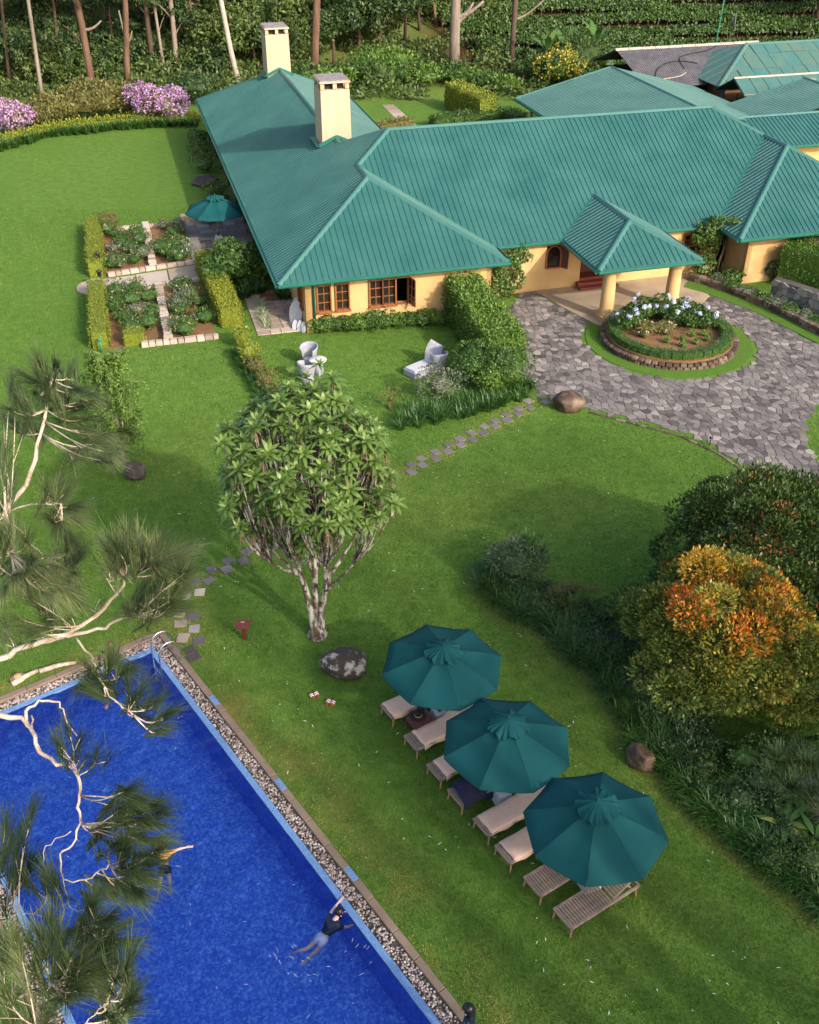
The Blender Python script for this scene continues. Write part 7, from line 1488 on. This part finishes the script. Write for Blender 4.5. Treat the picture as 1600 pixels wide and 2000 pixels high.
fan(b5, [(135, 1430), (150, 1460), (170, 1480), (190, 1470), (120, 1460)], 8.6, .12, 70)
b6 = bough([(-60, 1790), (10, 1775), (90, 1790), (120, 1800)], 8.6, 8.2, .012, .006, TP[1].lerp(TP[2], .3)); fan(b6, [(20, 1650), (10, 1620), (40, 1640), (50, 1700), (60, 1690), (30, 1710), (90, 1730), (100, 1720), (60, 1600)], 8.5, .06, 80)
b7 = bough([(-60, 1990), (0, 1965), (25, 1955), (60, 1935), (100, 1915)], 7.6, 7.2, .035, .012, TP[1].lerp(TP[2], .2)); b7b = bough([(22, 1958), (45, 1985), (70, 2005)], 7.5, 7.3, .014, .008)
fan(b7, [(80, 1830), (105, 1815), (120, 1840), (95, 1860), (70, 1870), (140, 1870), (160, 1885), (150, 1915), (120, 1930), (135, 1900), (165, 1860), (110, 1885), (60, 1845), (150, 1935), (175, 1900)], 7.2, .46, 95)
fan(b7b, [(30, 1840), (10, 1860), (20, 1880), (40, 1860), (0, 1830), (25, 1990), (10, 1940), (60, 1985), (90, 1990)], 7.3, .52, 80)
b8 = bough([(140, 2040), (165, 2000), (195, 1970), (215, 1950)], 7.4, 7.2, .018, .008, TP[1]); fan(b8, [(200, 1930), (220, 1920), (240, 1930), (250, 1960), (230, 1975), (210, 1900), (245, 1900), (190, 1880), (220, 1860), (255, 1880), (230, 1990)], 7.2, .34, 95)
b9 = bough([(90, 1905), (150, 1840), (180, 1800)], 7.4, 7.5, .012, .008); fan(b9, [(180, 1790), (200, 1810), (220, 1815), (160, 1800), (150, 1815), (230, 1840), (190, 1840), (210, 1790)], 7.5, .16, 110)
needles.build('needles', M['lf_pine'], pt)
for (u, v, D) in ((215, 1257, 8.7), (195, 1285, 8.9), (62, 1075, 9.1), (200, 1180, 8.8), (208, 1380, 8.7), (110, 1425, 8.6)):
    mb = MB(); mb.lathe([(.0, -.03), (.015, -.018), (.019, 0), (.013, .018), (.003, .03)], 8); mb.build('cone', M['bark'], pt, True, Matrix.Translation(at_dist(u, v, D)-PB) @ Matrix.Rotation(rr.uniform(0, 2), 4, 'X'))

# ------------------------------------------------------------------ border of the far lawn
def row(px0, py0, px1, py1, n):
    return [(px0+(px1-px0)*k/(n-1), py0+(py1-py0)*k/(n-1)) for k in range(n)]
BP = [G(-120, 300), G(0, 288), G(100, 262), G(200, 250), G(300, 243), G(390, 240)]
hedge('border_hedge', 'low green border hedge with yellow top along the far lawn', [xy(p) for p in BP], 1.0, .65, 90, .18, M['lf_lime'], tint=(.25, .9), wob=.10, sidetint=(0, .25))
lv = Leaves(); b0 = BP[2]; rng = np.random.default_rng(17)
for k in range(190):
    t = rng.random()*(len(BP)-1); i = int(t); p = BP[i].lerp(BP[i+1], t-i)-b0; strapclump(lv, (p.x+rng.normal(0, .3), p.y-.95+rng.normal(0, .2), 0), 26, .8, .07, rng, 1.2, (0, .9))
put(lv.build('strap_leaf_border', M['lf_strap'], None, Matrix.Translation(b0)), 'grassy strap leaves in front of the far border hedge', kind='stuff')
for k, (x, y, r_) in enumerate(((105, 245, 2.0), (140, 238, 2.2), (175, 234, 2.4), (212, 230, 2.3), (245, 227, 2.1), (85, 250, 1.6))):
    bush('olive_shrub', ['olive shrub right of the left mauve bush', 'olive shrub second from the left mauve bush', 'tall olive shrub in the middle of the far border', 'olive shrub below the reddish trunk', 'olive shrub touching the right mauve bush', 'small olive shrub tucked behind the left mauve bush'][k], 'shrub', on(x, y), (r_*.95, r_, r_*.62), 2300, .26, M['lf_olive'], 'olive shrubs of the far border', 16, (0, .8))
bush('mauve_bush', 'mauve flowering bush at the left picture edge', 'shrub', on(33, 262), (2.1, 1.9, 1.35), 1700, .22, M['lf_olive'], 'mauve flowering bushes of the far border', 14, (0, .5), (M['fl_purple'], 520, .16, .25)); bush('mauve_bush', 'mauve flowering bush close to the house roof', 'shrub', on(315, 240), (2.4, 2.0, 1.6), 1900, .22, M['lf_olive'], 'mauve flowering bushes of the far border', 14, (0, .5), (M['fl_purple'], 680, .16, .2))
bush('dark_shrub', 'dark shrub between mauve bush and roof corner', 'shrub', on(385, 205), (2.6, 2., 1.5), 1800, .26, M['lf_forest'], None, 12)
# rear garden
hedge('clipped_hedge', 'tall lime topped hedge wall in the rear garden', [xy(G(884, 208)), xy(G(952, 238))], 1.5, 1.9, 90, .17, M['lf_lime'], tint=(.1, .7), sidetint=(0, .3)); hedge('clipped_hedge', 'low curved hedge behind the main ridge', [xy(G(845, 250)), xy(G(900, 243)), xy(G(985, 232)), xy(G(1015, 243))], 1.3, .8, 90, .17, M['lf_mid'], tint=(0, .8)); hedge('clipped_hedge', 'low hedge beside the rear garden path', [xy(G(735, 262)), xy(G(800, 248))], 1.0, .7, 90, .17, M['lf_olive'], tint=(0, .9))
rp = empty('rear_path', G(780, 225)); put(rp, 'narrow pinkish stone path through the rear garden', kind='structure')
A_, B_ = G(757, 205), G(812, 256); d_ = (B_-A_); L_ = d_.length; d_.normalize(); n_ = Vector((-d_.y, d_.x, 0)); q0 = 0.
while q0 < L_-.4:
    l_ = min(random.uniform(.8, 1.3), L_-q0); P_ = [A_+d_*a+n_*w-G(780, 225) for a, w in ((q0+.03, -.5), (q0+l_-.03, -.5), (q0+l_-.03, .5), (q0+.03, .5))]; mb = MB(); mb.prism([(p.x, p.y) for p in P_], -.04, .035, random.random()*.6, .01); mb.build('slab', M['paleflag'], rp); q0 += l_
# ------------------------------------------------------------------ tea rows on the slope
rng = np.random.default_rng(44); ti = 0
def tea_row(y0, x0, x1, curv, label, first=False):
    xs_ = np.arange(x0, x1, .16); lv = Leaves(); mb = MB(); yy = y0+curv*((xs_-20)/30)**2*4+.4*np.sin(xs_*.21+y0); gap = vnoise(xs_, yy, 1.6, 3) > .03
    zz = np.array([hill(a, b) for a, b in zip(xs_, yy)]); n = 46
    b0 = np.array([x0, y0, hill(x0, y0)]); hgt = .95+.18*vnoise(xs_, yy, 1.1, 7)
    for j in range(n):
        a = rng.uniform(.0, math.pi, len(xs_)); w = .70*np.cos(a)*rng.uniform(.7, 1.05, len(xs_)); h = hgt*(.42+.58*np.sin(a)**.5); P = np.stack([xs_+rng.uniform(-.1, .1, len(xs_)), yy+w, zz+h+rng.normal(0, .05, len(xs_))], 1)[gap]; m_ = len(P); Nn = np.stack([rng.normal(0, .4, m_), np.cos(a[gap]), np.sin(a[gap])+.3], 1)
        lv.diamonds(P-b0, rand_dirs(m_, rng), Nn, .30*rng.uniform(.7, 1.3, m_), .20, np.clip(rng.random(m_)*.8+.15*np.sin(a[gap]), 0, 1))
    o = empty('tea_row', b0); put(o, label, 'tea row', 'tea rows on the hillside'); lv.build('leaves', M['lf_tea'], o)
    for k in range(0, len(xs_), 6):
        if gap[k]: p = np.array([xs_[k], yy[k], zz[k]])-b0; mb.tube([(p[0], p[1], -.1+p[2]), (p[0]+rng.uniform(-.1, .1), p[1], p[2]+.55)], [.05, .03], 4)
    put(mb.build('stem', M['barkpale'], o), kind='stuff')
names = ['first', 'second', 'third', 'fourth', 'fifth', 'sixth', 'seventh', 'eighth', 'ninth', 'tenth', 'eleventh', 'twelfth', 'thirteenth', 'fourteenth', 'fifteenth', 'sixteenth', 'seventeenth', 'eighteenth', 'nineteenth', 'twentieth', 'twenty-first', 'twenty-second', 'twenty-third']
for k in range(13):
    y0 = 93.0+k*2.05; tea_row(y0, 15-k if k < 5 else 8-1.6*(k-5), 50, .0, 'row of dark green tea bushes, %s from the foot of the slope' % names[k])
# ------------------------------------------------------------------ trees behind the house
def crown_mesh(seed, r, n, leaf, mat, lumps=20, lr=(.25, .42), tint=(0, 1)):
    rng = np.random.default_rng(seed); P, d, k = lump_points(n, r, lumps, rng, lr=lr, flat=.2, shell=(.6, 1.05)); m_ = len(P); L_ = leaf*rng.uniform(.6, 1.4, m_); lt = rng.uniform(-.25, .25, lumps)[k]
    return Leaves().diamonds(P, unit(rand_dirs(m_, rng)+np.array([0, 0, -.25])), unit(d+rand_dirs(m_, rng)*.8), L_, L_*.45, np.clip(tint[0]+(tint[1]-tint[0])*(rng.random(m_)+lt), 0, 1)).mesh('crown', mat)
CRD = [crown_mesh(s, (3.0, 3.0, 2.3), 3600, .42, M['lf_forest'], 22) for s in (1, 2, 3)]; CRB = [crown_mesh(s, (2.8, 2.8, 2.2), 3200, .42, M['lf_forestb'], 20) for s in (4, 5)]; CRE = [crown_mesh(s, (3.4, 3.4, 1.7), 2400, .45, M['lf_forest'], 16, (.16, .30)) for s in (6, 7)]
rr = random.Random(33)
def euc(base, top, w, label, mat, fork=None, hgt=20, crowns=True, extra=()):
    "tall straight trunk rising out of the picture; its lean follows base and top"
    B = GT(*base); d0 = (B-Vector((0, 0, CAM_H))).length; T = None
    ray_t = ray(*top); t = (B.y)/ray_t.y; T = Vector((0, 0, CAM_H))+ray_t*t; dirv = (T-B); k = hgt/max(1, dirv.z); tip = B+dirv*k
    o = empty('eucalyptus_tree', B); put(o, label, 'tree', 'tall trees behind the garden'); r0 = w*.043/2*1.05
    pts_ = [(tip-B)*q+Vector((rr.uniform(-.1, .1)*(0 < q < 1), rr.uniform(-.1, .1), 0)) for q in (0, .12, .3, .5, .7, .85, 1)]; pts_[0].z = -.2; mb = MB(); mb.tube(pts_, [r0*1.15, r0, r0*.92, r0*.8, r0*.62, r0*.45, r0*.2], 10); mb.build('trunk', M[mat], o, True)
    for (q0, e) in extra:       # visible side limbs: from trunk fraction to photo point
        s_ = pts_[0].lerp(pts_[-1], q0); E_ = Vector((0, 0, CAM_H))+ray(*e)*((B.y)/ray(*e).y)-B; mb = MB(); mb.tube(curve(s_, E_, (0, 0, -.25), 5), [r0*.5, r0*.45, r0*.4, r0*.34, r0*.28, r0*.2], 7); mb.build('branch', M['barkpale'], o, True)
    for k in range(2 if (crowns and base[0] < 420) else 0):
        q = rr.uniform(.26, .5); s_ = pts_[0].lerp(pts_[-1], q-.06); a = rr.uniform(0, 6.28); E_ = pts_[0].lerp(pts_[-1], q)+Vector((math.cos(a)*1.6, math.sin(a)*1.6, .4)); mb = MB(); mb.tube(curve(s_, E_, (0, 0, .2), 4), [r0*.3, r0*.25, r0*.2, r0*.15, r0*.1], 6); mb.build('branch', M[mat], o, True)
        link('crown', rr.choice(CRE), o, Matrix.Translation(E_) @ Matrix.Rotation(rr.uniform(0, 6), 4, 'Z') @ Matrix.Scale(rr.uniform(.45, .65), 4))
    for k in range(4 if crowns else 0):
        q = rr.uniform(.62, 1.02); s_ = pts_[0].lerp(pts_[-1], q-.12); a = rr.uniform(0, 6.28); E_ = pts_[0].lerp(pts_[-1], q)+Vector((math.cos(a)*2.2, math.sin(a)*2.2, .5)); mb = MB(); mb.tube(curve(s_, E_, (0, 0, .3), 4), [r0*.4, r0*.33, r0*.26, r0*.2, r0*.1], 6); mb.build('branch', M[mat], o, True)
        link('crown', rr.choice(CRE), o, Matrix.Translation(E_) @ Matrix.Rotation(rr.uniform(0, 6), 4, 'Z') @ Matrix.Scale(rr.uniform(.7, 1.), 4))
    return o
euc((84, 204), (58, 30), 7, 'thin pale tree at the far left behind the border', 'barkpale')
euc((185, 197), (150, 0), 13, 'tall reddish trunk rising behind the olive shrubs', 'bark', extra=((.28, (198, 40)),))
euc((252, 188), (246, 70), 11, 'forked brownish tree left of the right mauve bush', 'bark', extra=((.22, (232, 20)), (.22, (258, 60))))
euc((302, 165), (288, 30), 11, 'dark trunk behind the right mauve bush', 'barkdark')
euc((326, 168), (304, 10), 6, 'slim dark trunk right of the dark one', 'barkpale')
euc((352, 166), (331, 0), 10, 'pale upper trunk with red foot left of the roof', 'barkpale')
euc((371, 150), (357, 20), 5, 'slim reddish trunk beyond the pale one', 'bark')
euc((397, 148), (372, 0), 9, 'curved reddish trunk just left of the roof corner', 'bark', extra=((.3, (392, 0)),))
euc((470, 175), (430, 0), 10, 'bare pale leaning pole trunk behind the long roof', 'ridgepale', hgt=26)
euc((612, 175), (621, 0), 15, 'thick tall trunk between the two chimneys', 'bark', hgt=26)
euc((888, 143), (890, 0), 21, 'thickest grey barked tree at the tea slope', 'barkpale', hgt=24, extra=((.18, (925, 5)), (.2, (945, 2))))
euc((998, 138), (1006, 0), 11, 'dark trunk with a pale side limb at the tea slope', 'barkdark', hgt=22, extra=((.2, (1062, 0)),))
euc((852, 50), (846, -30), 7, 'small reddish trunk on the slope left of the thick tree', 'bark', hgt=14)
euc((120, 160), (104, 20), 6, 'slim dark trunk deep in the wood at the left', 'barkdark'); euc((22, 180), (5, 20), 6, 'slim dark trunk at the left picture edge', 'barkdark'); euc((226, 150), (214, 10), 5, 'thin trunk deep in the wood near the forked tree', 'barkdark')
def under(px_, py_, label, grp, kind, sc, lift=1., seed=0):
    B = GT(px_, py_); o = empty('understory_tree', B, rr.uniform(0, 6.28)); put(o, label, 'tree', grp); h = 3.2*sc*lift; mb = MB(); mb.tube([(0, 0, -.2), (.15, .1, h*.5), (0, .2, h)], [.16*sc, .12*sc, .06*sc], 7); mb.build('trunk', M['barkdark'], o, True)
    for k in range(3):
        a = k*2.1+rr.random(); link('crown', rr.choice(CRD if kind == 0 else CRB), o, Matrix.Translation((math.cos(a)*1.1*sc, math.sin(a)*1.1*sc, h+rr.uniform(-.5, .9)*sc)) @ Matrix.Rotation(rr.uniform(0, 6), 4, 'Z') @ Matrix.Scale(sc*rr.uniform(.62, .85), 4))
for k in range(20):
    x = -20+k*22+rr.uniform(-6, 6); y = rr.uniform(95, 150) if k % 2 else rr.uniform(150, 178)
    under(x, y, 'dark bushy tree in the left wood, %s from the left picture edge' % ORD[k], 'dark bushy trees in the left wood', 0 if k % 4 else 1, rr.uniform(.8, 1.15), rr.uniform(.3, .75))
for k in range(14): under(-10+k*33+rr.uniform(-8, 8), rr.uniform(40, 95), 'tree high up deep in the wood, %s from the left picture edge' % ORD[k], 'trees deep in the left wood', 0 if k % 3 else 1, rr.uniform(1., 1.5), rr.uniform(1., 1.8))
for k, (x, y, s_) in enumerate(sorted(((430, 150, 1.1), (455, 140, 1.2), (500, 140, 1.1), (545, 120, 1.3), (580, 150, 1.0), (410, 120, 1.2), (480, 100, 1.3), (530, 90, 1.3), (440, 80, 1.3), (400, 60, 1.2)))): under(x, y, 'sunlit leafy tree behind the far chimney, %s from the left' % ORD[k], 'sunlit leafy trees behind the far chimney', 1, s_, 1.0)
for k, (x, y, s_) in enumerate(sorted(((650, 140, 1.0), (700, 120, 1.2), (740, 110, 1.3), (790, 90, 1.2), (680, 70, 1.5), (760, 50, 1.6), (820, 60, 1.1), (640, 80, 1.3), (720, 30, 1.5), (600, 60, 1.4), (800, 20, 1.4)))): under(x, y, 'creeper hung tree between chimneys and tea slope, %s from the left' % ORD[k], 'creeper hung trees between chimney and tea slope', k % 2, s_, 1.1)
for k, (x, y, r_) in enumerate(sorted(((650, 184, 2.2), (705, 167, 2.4), (745, 170, 2.2), (790, 168, 2.0), (830, 170, 1.8), (720, 150, 2.6), (770, 150, 2.4), (870, 162, 1.6), (915, 172, 1.5), (950, 178, 1.5), (985, 184, 1.5), (600, 180, 2.2)))): bush('garden_shrub', 'leafy shrub along the back of the rear garden, %s from the left' % ORD[k], 'shrub', on(x, y), (r_, r_*.8, r_*.55), 1500, .27, M['lf_bright' if k % 2 else 'lf_mid'], 'shrubs along the back of the rear garden', 14, (0, .9))
bush('yellow_bush', 'yellow flowering bush behind the green garage roof', 'shrub', on(1085, 172), (2.3, 2.0, 1.8), 2200, .24, M['lf_mid'], None, 14, (0, .8), (M['fl_yellow'], 170, .24, .3))
for k, (x, y, r_, mt) in enumerate(((1140, 150, 2.4, 'lf_forestb'), (1165, 140, 2.2, 'lf_mid'), (1185, 152, 1.8, 'lf_mid'), (1045, 165, 1.8, 'lf_mid'), (1110, 140, 2.3, 'lf_forestb'), (1215, 150, 1.5, 'lf_bright'))): bush('garden_shrub', ['dense shrub between yellow bush and grey shed', 'green shrub beside the grey shed', 'green shrub against the garage roof edge', 'green shrub left of the yellow bush', 'dense shrub behind the yellow bush', 'light shrub in front of the grey shed'][k], 'shrub', on(x, y), (r_, r_*.9, r_*.75), 1800, .26, M[mt], 'shrubs round the yellow bush', 14)
for k, (x, y) in enumerate(((1065, 130), (1135, 118), (1160, 112), (1100, 125))):
    B = GT(x, y+20); broadleaf('banana_plant', ['banana plant left of the yellow bush', 'banana plant behind the yellow bush', 'banana plant nearest the grey shed', 'banana plant among the dense shrubs'][k], (B.x, B.y, B.z+1.8), 7, 2.6, .6, 30+k, (.3, .8), 1.6, 1.1)
for k, (x, y, s_) in enumerate(((1590, 60, 1.3), (1630, 70, 1.4))): under(x, y, ['very dark tree at the upper right corner', 'very dark tree cut by the upper right picture edge'][k], 'dark trees at the upper right corner', 0, s_, 1.2)
# wild undergrowth of the wood
lv = Leaves(); rng = np.random.default_rng(70); n = 60000; x = rng.uniform(-45, 12, n); y = rng.uniform(90, 125, n)
keep = vnoise(x, y, 2.6, 9) > .22; x, y = x[keep], y[keep]; m_ = len(x); z = np.array([hill(a, b) for a, b in zip(x, y)]); h = vnoise(x, y, 2.6, 9)**1.5*2.6*rng.uniform(.1, 1, m_)
lv.diamonds(np.stack([x, y, z+h], 1), unit(rand_dirs(m_, rng)+np.array([0, 0, .5])), rand_dirs(m_, rng)+np.array([0, -.4, .8]), .42, .2, np.clip(rng.random(m_), 0, 1))
put(lv.build('undergrowth', M['lf_forestb']), 'wild undergrowth covering the ground of the wood', kind='stuff')
# ------------------------------------------------------------------ unseen trees added on the right to shade the near lawn and wing
SH = crown_mesh(60, (5.6, 5.6, 7.0), 1750, .40, M['lf_forest'], 26, (.3, .45)); rr = random.Random(71); sh_mb = MB(); core(sh_mb, (5., 5., 6.6), (0, 0, 0), .72, 12); SHC = sh_mb.mesh('inner_foliage', M['lf_forest'])
k = 0
for row in range(5):
    for i in range(8):
        y = 4.5-i*4.9+(row % 2)*2.4+rr.uniform(-1, 1); x = 12.5+row*5.2+rr.uniform(-1, 1)
        o = empty('shade_tree', (x, y, 0)); put(o, 'unseen tree added right of the view to shade the near lawn', 'tree', 'unseen trees added to shade the near lawn')
        mb = MB(); mb.tube([(0, 0, -.2), (.1, 0, 6), (0, .1, 18)], [.4, .32, .1], 8); mb.build('trunk', M['barkdark'], o, True)
        link('crown', SH, o, Matrix.Translation((0, 0, 14.5)) @ Matrix.Rotation(rr.uniform(0, 6), 4, 'Z'))
o = empty('shade_tree', (29.6, 39.0, 0)); put(o, 'unseen broad tree added beyond the stone wall to shade the right wing', 'tree')  # added out of view so that the right wing lies in shade
mb = MB(); mb.tube([(0, 0, -.2), (.1, 0, 3), (0, .1, 7)], [.3, .24, .1], 8); mb.build('trunk', M['barkdark'], o, True); link('crown', SH, o, Matrix.Translation((0, 0, 6.2)) @ Matrix.Diagonal((.85, .85, .52, 1))); link('inner_foliage', SHC, o, Matrix.Translation((0, 0, 6.2)) @ Matrix.Diagonal((.7, .7, .4, 1)))
for px_, py_, lb in ((1386, 870, 'small dark path light on the lawn edge of the drive'), (1038, 764, 'small dark path light at the corner of the border')):
    p = G(px_, py_); o = empty('path_light', (p.x, p.y, 0)); put(o, lb, 'path light'); mb = MB(); mb.tube([(0, 0, 0), (0, 0, .32)], .022, 8); mb.build('post', M['darkmetal'], o); mb = MB(); mb.lathe([(.03, .30), (.085, .32), (.05, .37), (.01, .39)], 12); mb.build('lamp_head', M['darkmetal'], o, True)
# ------------------------------------------------------------------ lawn blades and fallen leaves
rng = np.random.default_rng(99); lv = Leaves()
def grass_zone(n, y0, y1, hgt, wid):
    y = rng.uniform(y0, y1, n); half = .44*(y*cp+CAM_H*sp); x = rng.uniform(-1, 1, n)*half
    pu = x*pc+y*ps; pv = -x*ps+y*pc; k = ~((pu > PU0-.02) & (pu < PU1+.03) & (pv < PV1+.03)); hu_ = x*hc+y*hs; hv_ = -x*hs+y*hc
    k &= ~inside_np(drv, x, y); k &= ~((hu_ > -2.6) & (hu_ < 7) & (hv_ > 43.9) & (hv_ < 61.2)); k &= ~((hu_ > 6.9) & (hv_ > 43.3)); k &= np.hypot(x-RC.x, y-RC.y) > 3.2
    for px_, py_ in SP: p = G(px_, py_); k &= np.hypot(x-p.x, y-p.y) > .19
    x, y = x[k], y[k]; m_ = len(x); dr = dryness(x, y); pl_ = pale(x, y); T = np.clip(.15+.5*pl_+rng.normal(0, .13, m_), 0, .72); T = np.where(rng.random(m_) < dr*1.1, np.clip(.78+.25*rng.random(m_), 0, 1), T)
    D = rand_dirs(m_, rng); D[:, 2] = np.abs(D[:, 2])*.8+.45; lv.diamonds(np.stack([x, y, np.full(m_, -.004)], 1), D, rand_dirs(m_, rng), hgt*rng.uniform(.5, 1.25, m_), wid, T, wide=.3)
grass_zone(235000, 9.5, 22, .062, .017); grass_zone(220000, 22, 36, .07, .023); grass_zone(130000, 36, 62, .08, .036)
put(lv.build('grass', M['blade']), 'short mown grass blades of the lawn', kind='stuff')
lv = Leaves(); n = 420; y = rng.uniform(11, 38, n); x = rng.uniform(-1, 1, n)*.36*(y*cp+CAM_H*sp); pu = x*pc+y*ps; k = (pu > PU1+.2); x, y = x[k], y[k]; m_ = len(x); D = rand_dirs(m_, rng); D[:, 2] *= .15
lv.diamonds(np.stack([x, y, np.full(m_, .05)], 1), D, np.array([[0, 0, 1.]])+rand_dirs(m_, rng)*.3, rng.uniform(.03, .15, m_), .024, rng.random(m_)); put(lv.build('fallen_leaves', M['fl_white']), 'pale fallen leaves scattered over the lawn', kind='stuff')
# splash arcs round the swimmer at the rim, then flecks painted as sparkles
lv = Leaves(); c0 = G(640, 1815); P = []; D = []
for k in range(40):
    a = rng.uniform(-2.9, .4); r_ = rng.choice([.75, .95, 1.2])+rng.normal(0, .06); p = np.array([c0.x+r_*math.cos(a)*1.0, c0.y+r_*math.sin(a), -.018]); u_, v_ = p[0]*pc+p[1]*ps, -p[0]*ps+p[1]*pc
    if i_[0]+.1 < u_ < i_[1]-.1: P.append(p); D.append([-math.sin(a), math.cos(a), 0])
for k in range(60):
    u_, v_ = rng.uniform(i_[0]+.3, i_[1]-.3), rng.uniform(7, 21.5); P.append(np.array([u_*pc-v_*ps, u_*ps+v_*pc, -.018])); D.append([math.cos(k), math.sin(k*1.7), 0])
P = np.array(P); D = np.array(D)+rng.normal(0, .2, (len(P), 3))*[1, 1, 0]; lv.diamonds(P, D, np.tile([0, 0, 1.], (len(P), 1)), rng.uniform(.03, .16, len(P)), .010, rng.random(len(P))); put(lv.build('foam', M['fl_white']), 'white splash flecks and painted sparkles on the pool water', kind='stuff')
